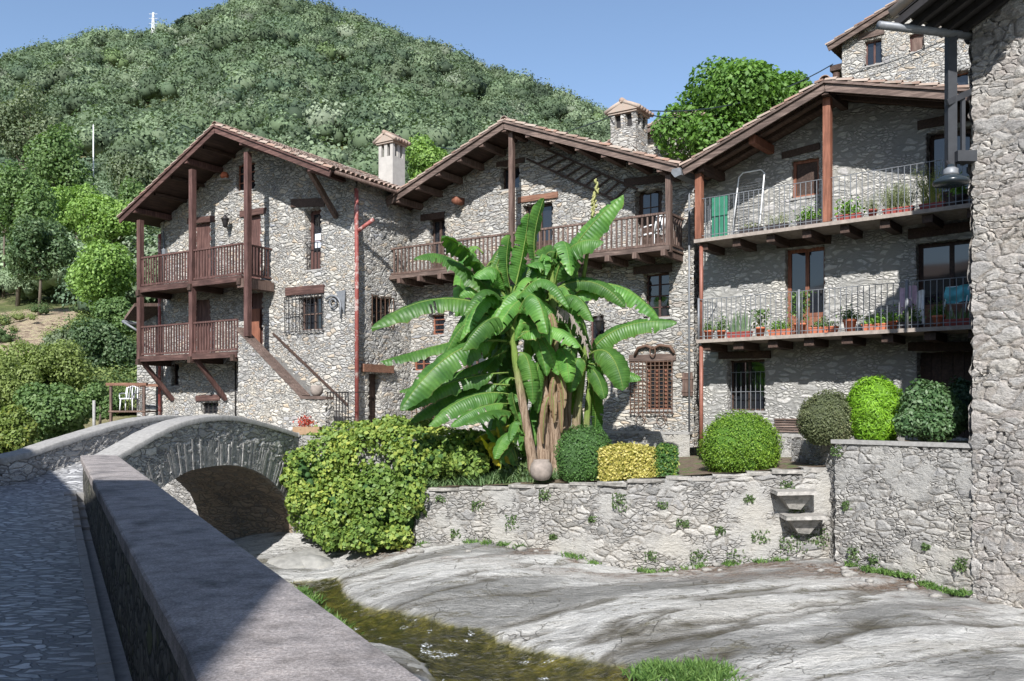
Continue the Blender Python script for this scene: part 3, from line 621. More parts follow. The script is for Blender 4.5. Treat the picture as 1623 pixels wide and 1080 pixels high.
# ------------------------------------------------------------------ street, parapet wall, bridge
WF = Frame((-1.22, 3.3), (-.459, .888))
def farX(Y): return -9.13+.26*(Y-16.05)
def street_z(s): return float(np.interp(s, [0, 9.5, 12.5, 14.5, 18], [0, 0, .12, .22, .3]))
nx, ny = 90, 40; ss = np.linspace(-7, 21, nx); yy = np.linspace(.2, 8.6, ny); vs = []; fs = []
for j in range(ny):
    for i in range(nx):
        x = WF.o[0]+WF.ex[0]*ss[i]+WF.ey[0]*yy[j]; y = WF.o[1]+WF.ex[1]*ss[i]+WF.ey[1]*yy[j]
        z = street_z(ss[i])+.012*math.sin(ss[i]*1.7)+(mnoise.noise(V((x*.5, y*.5, 0))))*.03; vs.append((x, y, z))
for j in range(ny-1):
    for i in range(nx-1):
        a = vs[j*nx+i]
        if a[1] > 15.8 and a[0] < farX(a[1])-.2: continue
        if a[1] > 15.8+(a[0]+9.18)*.85+.2 and a[0] < -9.18: continue
        fs.append((j*nx+i, j*nx+i+nx, j*nx+i+nx+1, j*nx+i+1))
tag(tomesh('street', vs, fs, M['cobble'], smooth=True), kind='structure')
mb = MB(); pts = [V(vs[k]) for k in (0, nx-1, ny*nx-1, (ny-1)*nx)]
mb = MB(WF)
n = 30
for i in range(n):                                      # kerb stones
    a = -6+i*.66; z = street_z(a+.3); mb.box(a+.006, a+.654, .12, .205, -.2, z+.015+random.uniform(-.004, .004))
setting('kerb', mb, 'concrete')
mb = MB(WF)
for i in range(20): a = -7+i*1.02; mb.box(a, a+1.02, -.02, .125, -.3, street_z(a+.5)-.11)
mb.box(13.3, 15.6, -.62, .3, -.5, .17)
setting('gutter_channel', mb, 'concrete')
pw = thing('parapet_wall', 'long low stone parapet with broad concrete coping beside the cobbled street', 'wall', (-3, 7, 0))
mb = MB(WF); wallgrid(mb, lambda u, d, z: (u, 0-d, z), -7, 13.9, -.2, .69, .12, flip=True); part('wall_face', mb, 'stone_mossy_shaded', pw)
mb = MB(WF); mb.box(-7, 13.7, -.46, -.02, -3.2, .688); part('wall_body', mb, 'stone_bridge', pw)
mb = MB(WF)
cuts = [-7, 13.78]
NX = 8
for a, b in zip(cuts, cuts[1:]):                        # coping cast in lengths, its arrises worn
    n = max(4, int((b-a)/.12)); prof = [(.045, .69), (.05, .788), (.038, .799), (0, .803), (-.15, .806), (-.34, .806), (-.49, .803), (-.53, .799), (-.542, .788), (-.535, .69)]
    base = len(mb.v)
    for i in range(n+1):
        x = a+.006+(b-a-.012)*i/n
        for q, (y, z) in enumerate(prof):
            w = mnoise.noise(V((x*3, y*9, 1)))*.008+mnoise.noise(V((x*14, y*22, 4)))*.005
            mb.v.append((x, y+(w if q in (0, 1, 2, 7, 8, 9) else 0), z+w*.6))
    m_ = len(prof)
    for i in range(n):
        for q in range(m_-1): mb.f.append((base+i*m_+q, base+(i+1)*m_+q, base+(i+1)*m_+q+1, base+i*m_+q+1)); mb.sm.append(False)
    mb.f += [tuple(base+q for q in range(m_)), tuple(base+n*m_+q for q in range(m_-1, -1, -1))]; mb.sm += [False, False]
part('coping', mb, 'coping', pw)

BF = Frame((-7.0, 15.5), (.26, 1))
bridge = thing('stone_bridge', 'humpbacked old stone arch bridge crossing the stream to the houses', 'bridge', (-8.2, 21, -2.0))
near_top = [BF.l(*p) for p in [(180, 723), (216, 703), (246, 686), (277, 672), (308, 663), (339, 659), (370, 659.5), (400, 665.6), (431, 674), (468, 686)]]
fxs = [p.x for p in near_top]; fzs = [p.z for p in near_top]
far_top = [BF.l(px, py, 2.2) for px, py in [(0, 726), (46, 715.5), (92, 700), (139, 686), (185, 672), (231, 662.5), (277, 658.5)]]
fe = far_top[-1].x; gxs = [p.x for p in far_top]+[fe+1.0, fe+2.4, fe+4.2]; gzs = [p.z for p in far_top]+[far_top[-1].z-.05, far_top[-1].z-.22, 1.02]
intr = [BF.l(*p) for p in [(255, 773), (290, 750), (330, 740), (370, 738), (410, 750), (440, 775), (455, 800)]]
SA = .12; ie = intr[-1]; SE = ie.x+.42; ixs = [SA]+[p.x for p in intr]+[ie.x+.22, SE]; izs = [-.45]+[p.z for p in intr]+[ie.z-.45, -2.2]
def cr(xs_, zs_):                                       # smooth interpolation
    xs_ = np.array(xs_); zs_ = np.array(zs_); m = np.gradient(zs_, xs_)
    def f(x):
        i = int(np.clip(np.searchsorted(xs_, x)-1, 0, len(xs_)-2)); h = xs_[i+1]-xs_[i]; t = min(max((x-xs_[i])/h, 0), 1)
        return float((2*t**3-3*t*t+1)*zs_[i]+(t**3-2*t*t+t)*h*m[i]+(-2*t**3+3*t*t)*zs_[i+1]+(t**3-t*t)*h*m[i+1])
    return f
ntop = cr(fxs, fzs); ftop = cr(gxs, gzs); intf = cr(ixs, izs)
S0, S1 = 0.0, near_top[-1].x+.15
def bottom(s): return intf(s) if SA < s < SE else -2.7
mb = MB(BF); n = 170; mT = 44
def face(mb, y, top, flip):
    b0 = len(mb.v); sl_ = np.linspace(S0, S1, n)
    for s in sl_:
        lo, hi = bottom(s), top(s)-.05
        for q in range(mT+1): mb.v.append((s, y, lo+(hi-lo)*q/mT))
    for i in range(n-1):
        for q in range(mT):
            f = (b0+i*(mT+1)+q, b0+(i+1)*(mT+1)+q, b0+(i+1)*(mT+1)+q+1, b0+i*(mT+1)+q+1)
            mb.f.append(f if not flip else f[::-1]); mb.sm.append(True)
face(mb, 0, ntop, False); part('spandrel_wall', mb, 'stone_bridge', bridge)
mb = MB(BF); face(mb, 2.55, ftop, True); part('far_spandrel_wall', mb, 'stone_bridge', bridge)
mb = MB(BF); b0 = len(mb.v); SS = list(np.linspace(SA, SE, 90)); YY = list(np.linspace(.0, 2.55, 24))
for s in SS:
    for y in YY: mb.v.append((s, y, intf(s)))
for i in range(len(SS)-1):
    for j in range(len(YY)-1): a = i*len(YY)+j; mb.f.append((a, a+1, a+len(YY)+1, a+len(YY))); mb.sm.append(True)
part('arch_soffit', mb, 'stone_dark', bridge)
mb = MB(BF)                                              # thin slabs set on edge round the arch
s = SA+.04
while s < SE-.08:
    w = random.uniform(.035, .08); a = V((s, 0, intf(s))); b = V((s+w, 0, intf(s+w))); t = (b-a).normalized(); nrm = V((-t.z, 0, t.x)); arc = (b-a).length
    if arc > .11: w *= .11/arc; b = V((s+w, 0, intf(s+w)))
    L = random.uniform(.40, .66); y0 = -.02-random.uniform(0, .03); c = (a+b)/2
    ang = random.uniform(-.05, .05); nr = (nrm+t*ang).normalized(); hw = (b-a).length/2*random.uniform(.82, .97)
    q = [c-t*hw, c+t*hw, c+t*hw*1.12+nr*L, c-t*hw*1.12+nr*L]; vsx = [(p.x, y0, p.z) for p in q]+[(p.x, .1, p.z) for p in q]
    mb.add(vsx, [(0, 1, 2, 3), (7, 6, 5, 4), (0, 4, 5, 1), (1, 5, 6, 2), (2, 6, 7, 3), (3, 7, 4, 0)]); s += w
part('arch_ring', mb, 'voussoir', bridge)
mb = MB(BF)                                              # inner faces of both parapets, then the deck
def deckz(s): return float(np.interp(s, [-2.6, -1.2, 0, 1.2, 2.6, 4, 5.6, 7.5, 9], [-.1, .02, .21, .45, .72, .86, .8, .75, .9]))
for y, top, fl in ((.42, ntop, True), (2.2, ftop, False)):
    b0 = len(mb.v); sl_ = np.linspace(-.2 if fl else gxs[0]-.05, S1 if fl else fe+4, 150)
    for s in sl_:
        lo, hi = deckz(s)-.25, top(s)-.05
        for q in range(16): mb.v.append((s, y, lo+(hi-lo)*q/15))
    for i in range(149):
        for q in range(15):
            f = (b0+i*16+q, b0+(i+1)*16+q, b0+(i+1)*16+q+1, b0+i*16+q+1); mb.f.append(f if not fl else f[::-1]); mb.sm.append(True)
part('parapet_inner_face', mb, 'stone_bridge', bridge)
def coping_strip(mb, prof_pts, w0, w1, th):
    n = len(prof_pts); b0 = len(mb.v)
    for x, z in prof_pts:
        j = random.uniform(-.006, .006)
        for y, dz in ((w0, -th), (w0, -.02), (w0+.02, 0), (w1-.02, 0), (w1, -.02), (w1, -th)): mb.v.append((x, y+j*.5, z+dz+j*.4))
    for i in range(n-1):
        for q in range(5): mb.f.append((b0+i*6+q, b0+(i+1)*6+q, b0+(i+1)*6+q+1, b0+i*6+q+1)[::-1]); mb.sm.append(q != 2)
    mb.f += [tuple(b0+q for q in range(6)), tuple(b0+(n-1)*6+q for q in range(5, -1, -1))]; mb.sm += [False]*2
mb = MB(BF); coping_strip(mb, [(s, ntop(s)) for s in np.linspace(-.15, S1-.05, 90)], -.06, .46, .11); part('coping', mb, 'concrete', bridge)
mb = MB(BF); coping_strip(mb, [(s, ftop(s)) for s in np.linspace(gxs[0]-.05, fe+4, 90)], 2.15, 2.6, .11); part('coping', mb, 'concrete', bridge)
mb = MB(BF); b0 = len(mb.v); SS = np.linspace(-2.6, S1+1.2, 60)
for s in SS:
    for y in (.3, .9, 1.5, 2.3): mb.v.append((s, y, deckz(s)))
for i in range(59):
    for j in range(3): a = i*4+j; mb.f.append((a, a+4, a+5, a+1)[::-1]); mb.sm.append(True)
part('deck', mb, 'cobble', bridge)
def polyline_P(pts):
    pts = [V((p[0], p[1], 0)) for p in pts]; L = [0]
    for a, b in zip(pts, pts[1:]): L.append(L[-1]+(b-a).length)
    def P(u, d, z):
        i = 0
        while i < len(pts)-2 and u > L[i+1]: i += 1
        t = (pts[i+1]-pts[i]).normalized(); p = pts[i]+t*(u-L[i]); n = V((-t.y, t.x, 0)); return (p.x+n.x*d, p.y+n.y*d, z)
    return P, L
# far parapet runs on round the corner of the street to the left
fp = thing('parapet_wall', 'curved stone parapet at the left end of the bridge, half in shade', 'wall', (-12, 13, .2))
q0 = V((BF.o[0]+BF.ey[0]*2.2+BF.ex[0]*gxs[0], BF.o[1]+BF.ey[1]*2.2+BF.ex[1]*gxs[0]))
pts = [(-17.5, 10.5), (-13, 12.8), (-10.9, 14.2), (q0[0], q0[1])]; P, L = polyline_P(pts)
zt = lambda u: float(np.interp(u, [0, L[-1]], [.55, gzs[0]]))
mb = MB(); wallgrid(mb, lambda u, d, z: P(u, d, z), 0, L[-1], -.3, 1.2, .08, hf=lambda u: zt(u)-.05); part('wall_face', mb, 'stone_bridge', fp)
mb = MB(); b0 = 0; us = np.linspace(0, L[-1], 40)
for u in us:
    for d, dz in ((-.05, -.11), (-.05, 0), (.4, 0), (.4, -1.6)): mb.v.append(P(u, d, zt(u)+dz))
for i in range(39):
    for q in range(3): mb.f.append((i*4+q, (i+1)*4+q, (i+1)*4+q+1, i*4+q+1)); mb.sm.append(False)
part('coping', mb, 'concrete', fp)

# ------------------------------------------------------------------ terrace, garden and the walls along the river
H1 = Frame((-12.1835, 31.5167), (.847, -.531)); H2 = Frame((-3.5769, 29.2344), (.834, -.551)); H3 = Frame((5.2785, 22.7588), (.781, -.625))
def w2(fr, x, y): return (fr.o[0]+fr.ex[0]*x+fr.ey[0]*y, fr.o[1]+fr.ex[1]*x+fr.ey[1]*y)
mb = MB()
tp = [(-5.45, 22.1), (-2.3, 20.35), (-1.5, 21.4), w2(H2, 3.2, -.22), w2(H2, 3.2, 4), (-4, 34), (-12.3, 35), (-13.6, 32.4), (-10.5, 28.5), (-8.0, 24.6)]
n = len(tp); mb.add([(x, y, .96) for x, y in tp]+[(x, y, -3) for x, y in tp], [tuple(range(n))]+[(i, i+n, (i+1) % n+n, (i+1) % n) for i in range(n)]); setting('terrace', mb, 'concrete')
C0_ = at(660, 772, 20); CM = at(870, 765, 18.9); CN = at(1000, 758, 18); CD = at(1250, 742, 17.5); D0 = (6.24, 17.0); E0 = (7.80, 14.9)
gtop = [(C0_.x, C0_.z), (CM.x, CM.z), (CN.x, CN.z), (CD.x, CD.z), (6.4, .52)]
def gz_(x): return float(np.interp(x, [q[0] for q in gtop], [q[1] for q in gtop]))
bp = [(-2.3, 20.2), (C0_.x, 20.15), (CM.x, 19.05), (CN.x, 18.15), (CD.x, 17.65), (6.3, 17.6), (6.6, 20.5), w2(H3, 3.5, .1), w2(H3, -.5, .1), w2(H2, 10.1, .1), w2(H2, 3.2, .1), (-1.5, 21.5)]
mb = MB(); mb.add([(x, y, gz_(x)-.03) for x, y in bp], [tuple(range(len(bp)))]); setting('garden_bed', mb, 'soil')
# ledge under the second and third houses
lw = thing('retaining_wall', 'low stone ledge wall with concrete lip under the middle house front', 'wall', (*w2(H2, 8, -.2), .1))
for fr, a, b in ((H2, 3.2, 10.1), (H3, -.35, 3.35)):
    mb = MB(fr); wallgrid(mb, lambda u, d, z: (u, -.2+d, z), a, b, -.2, .95, .07); part('wall_face', mb, 'stone_river', lw)
    mb = MB(fr)
    x = a
    while x < b-.1:
        w = min(random.uniform(.9, 1.5), b-x); mb.box(x+.004, x+w-.004, -.25, .05, .945, 1.015+random.uniform(-.006, .006)); x += w
    part('coping', mb, 'concrete', lw)
def riverwall(name, label, pts, ztop, zb, mat, step=.06, coping=None, cw=.45, holes=(), y=0):
    P, L = polyline_P(pts); t = thing(name, label, 'wall', (pts[0][0], pts[0][1], zb))
    mb = MB(); wallgrid(mb, lambda u, d, z: P(u, d, z), 0, L[-1], zb, max(ztop(u) for u in L)+.02, step, hf=ztop, holes=holes); part('wall_face', mb, mat, t)
    if coping:
        mb = MB(); u = 0
        while u < L[-1]-.15:
            w = min(random.uniform(.28, .75), L[-1]-u); z = ztop(u+w/2)+random.uniform(-.015, .02); th = random.uniform(.05, .10); o = -random.uniform(.02, .09); u1 = u+w-.012
            k = 5; vs = []; 
            for zz, sh in ((z-th, .0), (z-.012, .012), (z, -.02)):
                for (uu_, dd) in ((u+.01, o), (u+w*.5, o-random.uniform(0, .03)), (u1, o+random.uniform(-.01, .03)), (u1, cw), (u+.01, cw)): vs.append(P(uu_, dd-sh*.6, zz+random.uniform(-.006, .006)))
            fs = [(4, 3, 2, 1, 0), (10, 11, 12, 13, 14)]
            for r in (0, 1):
                for i in range(5): fs.append((r*5+i, r*5+(i+1) % 5, r*5+5+(i+1) % 5, r*5+5+i))
            mb.add(vs, fs); u += w
        part('coping', mb, coping, t)
    return t, P, L
M['flag'] = plain_mat('rough_flagstone', (.27, .255, .235), .9, 0, .35, 11, .012, (.17, .165, .15))
gp = [(C0_.x, 20.0), (CM.x, 18.9), (CN.x, 18.0), (CD.x, 17.5), (6.35, 17.45)]; P, L = polyline_P(gp)
gt = lambda u: float(np.interp(u, L, [q[1] for q in gtop]))-.05
gw, GP_, GL_ = riverwall('garden_wall', 'long whitish river wall with flagstone top below the banana plants', gp, gt, -2.1, 'stone_river', .05, 'flag')
riverwall('retaining_wall', 'stone wall between the bridge end and the garden, buried in vines', [(-5.4, 22.0), (-2.25, 20.3), (C0_.x, 20.0)], lambda u: .9 if u < 3.5 else -.1, -2.6, 'stone_river', .1)
wt = lambda u: .955
pwall, PP_, PL_ = riverwall('planter_wall', 'tall grey rubble wall under the three clipped shrubs, joining the tower', [D0, E0], wt, -2.2, 'stone_river', .045)
mb = MB(); wallgrid(mb, lambda u, d, z: (D0[0]+.03*u, D0[1]+2.6-u, z), 0, 2.6, -2.0, .955, .08, flip=False); part('wall_side', mb, 'stone_river', pwall)
PF = Frame(D0, (E0[0]-D0[0], E0[1]-D0[1])); Lp = math.hypot(E0[0]-D0[0], E0[1]-D0[1])
mb = MB(PF); mb.box(-.08, Lp-.01, -.06, .16, .955, 1.03)
mb.box(-.08, .14, .161, 2.2, .955, 1.028); part('coping', mb, 'concrete', pwall)
mb = MB(); q = [D0, E0, (E0[0]+.8, E0[1]+.6), w2(H3, 8.2, .1), w2(H3, 3.3, .1)]; mb.add([(x, y, .93) for x, y in q], [(0, 1, 2, 3, 4)]); setting('planter_soil', mb, 'soil')
# stone steps built out of the garden wall
st = thing('wall_steps', 'two slab steps jutting from the right end of the river wall', 'steps', (5.4, 17.3, -.9))
for px, py in ((1262, 783), (1276, 822)):
    c = at(px, py, 17.15); mb = MB(); mb.add([(c.x-.42, c.y-.16, c.z-.02), (c.x+.34, c.y-.22, c.z), (c.x+.45, c.y+.35, c.z+.02), (c.x-.4, c.y+.4, c.z), (c.x-.4, c.y-.15, c.z+.05), (c.x+.33, c.y-.2, c.z+.07), (c.x+.45, c.y+.35, c.z+.08), (c.x-.4, c.y+.4, c.z+.07)], [(3, 2, 1, 0), (4, 5, 6, 7), (0, 1, 5, 4), (1, 2, 6, 5), (2, 3, 7, 6), (3, 0, 4, 7)]); part('step', mb, 'flag', st)
    mb = MB(); mb.add([(c.x-.3, c.y-.02, c.z-.03), (c.x+.3, c.y-.05, c.z-.03), (c.x+.12, c.y+.1, c.z-.32), (c.x-.1, c.y+.1, c.z-.3), (c.x-.3, c.y+.5, c.z-.03), (c.x+.3, c.y+.5, c.z-.03), (c.x+.1, c.y+.5, c.z-.32), (c.x-.1, c.y+.5, c.z-.3)], [(0, 3, 2, 1), (4, 5, 6, 7), (0, 1, 5, 4), (1, 2, 6, 5), (2, 3, 7, 6), (3, 0, 4, 7)]); part('bracket_stone', mb, 'flag', st)

# ------------------------------------------------------------------ tower at the right edge
TF = Frame(E0, (.598, -.80))
M['greymetal_dark'] = plain_mat('shade_darkened_steel', (.03, .032, .037), .6)  # dark grey steel, blackened further to stand in for the porch's shadow
tw = thing('stone_tower', 'tall rough grey stone tower wall filling the right edge', 'tower', (*E0, -1.8))
mb = MB(TF); wallgrid(mb, lambda u, d, z: (u, d, z), 0, 2.6, -2.2, 9.6, .05); wallgrid(mb, lambda u, d, z: (0, 3-u, z), 0, 3, -2.2, 9.6, .12); part('wall', mb, 'stone_tower', tw, weld=True)
mb = MB(TF); wallgrid(mb, lambda u, d, z: (u, d, z), 2.6, 6.5, -2.2, 9.6, .15); mb.box(.3, 6.5, .35, 5.5, -2.2, 9.55); part('wall_body', mb, 'stone_tower', tw)
# its little porch roof on a steel post, with the gutter under the eave
a = V((6.28, 14.36, 8.02)); b = V((7.86, 15.1, 8.02)); up_ = V((.6, -.8, .42)); c, d = b+up_*2.2, a+up_*2.2; qv = [a, b, c, d]
mb = MB(); mb.add([p+V((0, 0, .0)) for p in qv]+[p+V((0, 0, .06)) for p in qv], [(0, 3, 2, 1), (4, 5, 6, 7), (0, 1, 5, 4), (1, 2, 6, 5), (2, 3, 7, 6), (3, 0, 4, 7)]); pr_ = part('porch_roof', mb, 'iron', tw)  # timber roof and rafters, given iron's black to paint the shade underneath
for k in np.linspace(.04, .98, 6): mb = MB(); p = a.lerp(b, k)-V((0, 0, .07)); mb.beam(p-up_*.08, p+up_*2.2, .09, .12); part('rafter', mb, 'iron', pr_)
mb = MB()
for k in np.linspace(.0, 1, 8): p = a.lerp(b, k)+V((0, 0, .12)); mb.tube([p-up_*.12, p+up_*2.2], .085, 8)
part('tiles', mb, 'tile', pr_)
mb = MB(); mb.beam(at(1507, 50, 14.85), at(1507, 275, 14.85), .15, .13, up=(0, 1, 0)); mb.beam(at(1526, 155, 14.9), at(1526, 262, 14.9), .06, .06, up=(0, 1, 0)); mb.beam(at(1501, 163, 14.75), at(1545, 143, 14.95), .05, .1); part('post', mb, 'greymetal_dark', tw)
mb = MB(); mb.tube([at(1393, 40, 14.3), at(1470, 49, 14.6), at(1545, 58, 15.0)], .065, 12); part('gutter', mb, 'greymetal', tw)
# ------------------------------------------------------------------ houses
def gable_roof(t, fr, xl, zl, xr, zr, xe, ze, y0, y1, boards='wood_dark', verge='wood_dark', tile_step=.21, rafters=(), purlin='wood_dark', rl=1, tiles=True):
    """two slopes, ridge at (xr,zr), eaves at (xl,zl) and (xe,ze), from the verge y0 back to y1"""
    roof = None; mb = MB(fr)
    for (xa, za), (xb, zb) in (((xl, zl), (xr, zr)), ((xr, zr), (xe, ze))):
        th = .07; mb.add([(xa, y0, za-th), (xb, y0, zb-th), (xb, y1, zb-th), (xa, y1, za-th), (xa, y0, za), (xb, y0, zb), (xb, y1, zb), (xa, y1, za)], [(0, 3, 2, 1), (4, 5, 6, 7), (0, 1, 5, 4), (1, 2, 6, 5), (2, 3, 7, 6), (3, 0, 4, 7)])
    roof = part('roof', mb, boards, t)
    mb = MB(fr)                                          # verge boards
    for (xa, za), (xb, zb) in (((xl, zl), (xr, zr)), ((xe, ze), (xr, zr))):
        mb.beam((xa, y0+.02, za-.13), (xb, y0+.02, zb-.13), .05, .17)
        mb.beam((xa, y0-.01, za-.015), (xb, y0-.01, zb-.015), .09, .05)
    part('verge_board', mb, verge, roof)
    for x in rafters:                                    # purlins showing as beam ends under the verge
        z = np.interp(x, [xl, xr, xe], [zl, zr, ze])-.20; mb = MB(fr); mb.beam((x, y0+.03, z), (x, .35, z), .15, .17, taper=1.1); part('purlin', mb, purlin, roof)
    if not tiles: return roof
    mb = MB(fr)
    for (xa, za), (xb, zb) in (((xl-.06, zl-.03), (xr, zr)), ((xe+.06, ze-.03), (xr, zr))):
        a = V((xa, 0, za)); b = V((xb, 0, zb)); L = (b-a).length; d = (b-a)/L; nrm = V((-d.z, 0, d.x));
        if nrm.z < 0: nrm = -nrm
        ns = int(L/.36)+1; ny_ = int((y1-y0)/tile_step)
        for j in range(ny_+1):
            yc = y0+.03+j*tile_step; wob = random.uniform(-.012, .012)
            for i in range(ns):
                s0 = i*.36+random.uniform(-.015, .015); s1 = min(s0+.44, L); r0 = .088; r1 = .07; h0 = .045+random.uniform(0, .012); h1 = .02; vs = []
                for s, r, h in ((s0, r0, h0), (s1, r1, h1)):
                    for rr in (r, r-.016):
                        for q in range(7):
                            an = math.pi*q/6; vs.append(a+d*s+V((0, yc+wob-rr*math.cos(an), 0))+nrm*(h+rr*math.sin(an)*.9))
                fs = []
                for q in range(6): fs += [(q, q+1, q+15, q+14), (q+7, q+21, q+22, q+8), (q, q+7, q+8, q+1)]
                mb.add(vs, fs, False)
                if j < ny_:                              # channel tile between the rows
                    yp = yc+tile_step/2; vs = []
                    for s, h in ((s0+.03, .04), (s1, .022)):
                        for q in range(5): an = math.pi*q/4; vs.append(a+d*s+V((0, yp-.085*math.cos(an), 0))+nrm*(h+.03-.05*math.sin(an)))
                    mb.add(vs, [(q, q+5, q+6, q+1) for q in range(4)])
    n = int((y1-y0)/.38)                                 # ridge tiles
    for i in range(n+1):
        y = y0-.02+i*.38; h = random.uniform(0, .015); vs = []
        for yy_, r in ((y, .125), (y+.42, .11)):
            for rr in (r, r-.018):
                for q in range(7): an = math.pi*q/6; vs.append((xr-rr*math.cos(an), yy_, zr+.03+h+rr*math.sin(an)*.85))
        fs = []
        for q in range(6): fs += [(q, q+14, q+15, q+1), (q+7, q+8, q+22, q+21), (q, q+1, q+8, q+7)]
        mb.add(vs, fs)
    part('tiles', mb, 'tile', roof); return roof

def window(t, fr, r, y=.2, mat='wood_old', bars=(1, 2), name='window', glassm='glass', fw=.06, sill=True):
    x0, x1, z0, z1 = r[:4]; mb = MB(fr)
    mb.box(x0, x0+fw, y, y+.07, z0, z1); mb.box(x1-fw, x1, y, y+.07, z0, z1); mb.box(x0+fw, x1-fw, y, y+.07, z0, z0+fw); mb.box(x0+fw, x1-fw, y, y+.07, z1-fw, z1)
    nb, nh = bars
    for i in range(1, nb+1): x = x0+(x1-x0)*i/(nb+1); mb.box(x-.03, x+.03, y+.003, y+.06, z0+fw, z1-fw)
    for i in range(1, nh+1): z = z0+(z1-z0)*i/(nh+1); mb.box(x0+fw, x1-fw, y+.012, y+.05, z-.015, z+.015)
    w = part(name, mb, mat, t); mb = MB(fr); mb.box(x0+.01, x1-.01, y+.04, y+.10, z0+.01, z1-.01); part('pane', mb, glassm, w)
    if sill: mb = MB(fr); mb.box(x0-.06, x1+.06, -.03, .28, z0-.05, z0+.004); part('sill', mb, 'concrete', w)
    return w
def door(t, fr, r, y=.2, mat='wood_red', planks=4, name='door', glazed=0, handle=True):
    x0, x1, z0, z1 = r[:4]; mb = MB(fr); w = (x1-x0)/planks
    zg = z0+(z1-z0)*(1-glazed)
    for i in range(planks): mb.box(x0+i*w+.004, x0+(i+1)*w-.004, y+random.uniform(0, .006), y+.05, z0, zg)
    if glazed:
        mb.box(x0, x0+.09, y-.01, y+.05, z0, z1); mb.box(x1-.09, x1, y-.01, y+.05, z0, z1); mb.box(x0+.09, x1-.09, y-.01, y+.05, z1-.09, z1); xm = (x0+x1)/2; mb.box(xm-.045, xm+.045, y-.015, y+.05, z0, z1-.09)
        mb.box(x0+.09, xm-.045, y-.005, y+.05, zg-.04, zg+.05); mb.box(xm+.045, x1-.09, y-.005, y+.05, zg-.04, zg+.05)
    d = part(name, mb, mat, t)
    if glazed: mb = MB(fr); mb.box(x0+.05, x1-.05, y+.02, y+.06, zg, z1-.05); part('pane', mb, 'glass', d)
    if handle: mb = MB(fr); mb.box(x1-.15, x1-.12, y-.05, y-.015, (z0+min(z1, z0+2.1))/2, (z0+min(z1, z0+2.1))/2+.12); part('handle', mb, 'iron', d)
    return d
def lintel(t, fr, px0, py0, px1, py1, mat='wood_redx', d=.10, h=None, off=0):
    a = fr.l(px0, py0, off); b = fr.l(px1, py1, off); hh = h or .18
    mb = MB(fr); mb.beam((a.x, .04, a.z), (b.x, .04, b.z), d*2, hh, jit=.05); return part('lintel', mb, mat, t)
def grille(t, fr, r, nv, nh, y=-.06, mat='iron', th=.018, scroll=False, name='window_grille', round_bars=False):
    x0, x1, z0, z1 = r[:4]; mb = MB(fr)
    for i in range(nv): x = x0+(x1-x0)*i/(nv-1); mb.box(x-th/2, x+th/2, y-th/2, y+th/2, z0-.02, z1+.02)
    for i in range(nh): z = z0+(z1-z0)*i/(nh-1); mb.box(x0-.02, x1+.02, y-th*.9, y+th*.3, z-th/2, z+th/2)
    for x in (x0, x1):
        for z in (z0, z1): mb.box(x-th/2, x+th/2, y, .05, z-th/2, z+th/2)
    if scroll:
        for cxx in (x0+(x1-x0)*.25, x0+(x1-x0)*.75): mb.tube([(cxx+.17*math.cos(a*.4)*(1-a*.02), y, z0-.2+.17*math.sin(a*.4)*(1-a*.02)) for a in range(20)], .012, 5)
    return part(name, mb, mat, t)
def railing(t, fr, x0, x1, y, zf, h, mat='wood_red', sp=.135, bw=.05, name='railing', sides=()):
    mb = MB(fr); mb.box(x0, x1, y-.04, y+.04, zf+h-.055, zf+h); mb.box(x0, x1, y-.028, y+.028, zf+.06, zf+.125)
    n = int((x1-x0)/sp)
    for i in range(n+1): x = x0+(x1-x0)*i/n; j = random.uniform(-.006, .006); mb.box(x-bw/2+j, x+bw/2+j, y-.018, y+.018, zf+.12, zf+h-.05)
    for xs_ in sides:
        mb.box(xs_-.035, xs_+.035, y+.04, 0, zf+h-.057, zf+h-.002); mb.box(xs_-.026, xs_+.026, y+.03, 0, zf+.06, zf+.122)
        n = int(abs(y)/sp)
        for i in range(1, n+1): yy_ = y+abs(y)*i/(n+1); mb.box(xs_-.018, xs_+.018, yy_-bw/2, yy_+bw/2, zf+.12, zf+h-.05)
    return part(name, mb, mat, t)
def shell(t, fr, x0, x1, zb, depth, hf, holes, mat, side_r=None, side_l=False, step=.06, side_holes=(), zt=11, fine_side=.08, ztside=None):
    mb = MB(fr); wallgrid(mb, lambda u, d, z: (u, d, z), x0, x1, zb, zt, step, hf=hf, holes=holes)
    if side_r: wallgrid(mb, lambda u, d, z: (x1-d, u, z), 0, side_r, zb, hf(x1), fine_side, holes=side_holes)
    if side_l: wallgrid(mb, lambda u, d, z: (x0+d, u, z), 0, depth, zb, hf(x0), .2, flip=True)
    part('wall', mb, mat, t, weld=True)
    mb = MB(fr); xs_ = [x0+.45, x1-.45]                    # plain rear and inner body keeps light out
    mb.poly([(x0+.4, zb), (x1-.4, zb), (x1-.4, hf(x1-.4)-.05)]+[(x, hf(x)-.05) for x in [x1-.4+(x0-x1+.8)*k/8 for k in range(1, 8)]]+[(x0+.4, hf(x0+.4)-.05)], .36, depth); part('rear_wall', mb, mat+'' if False else 'stone_bridge', t)

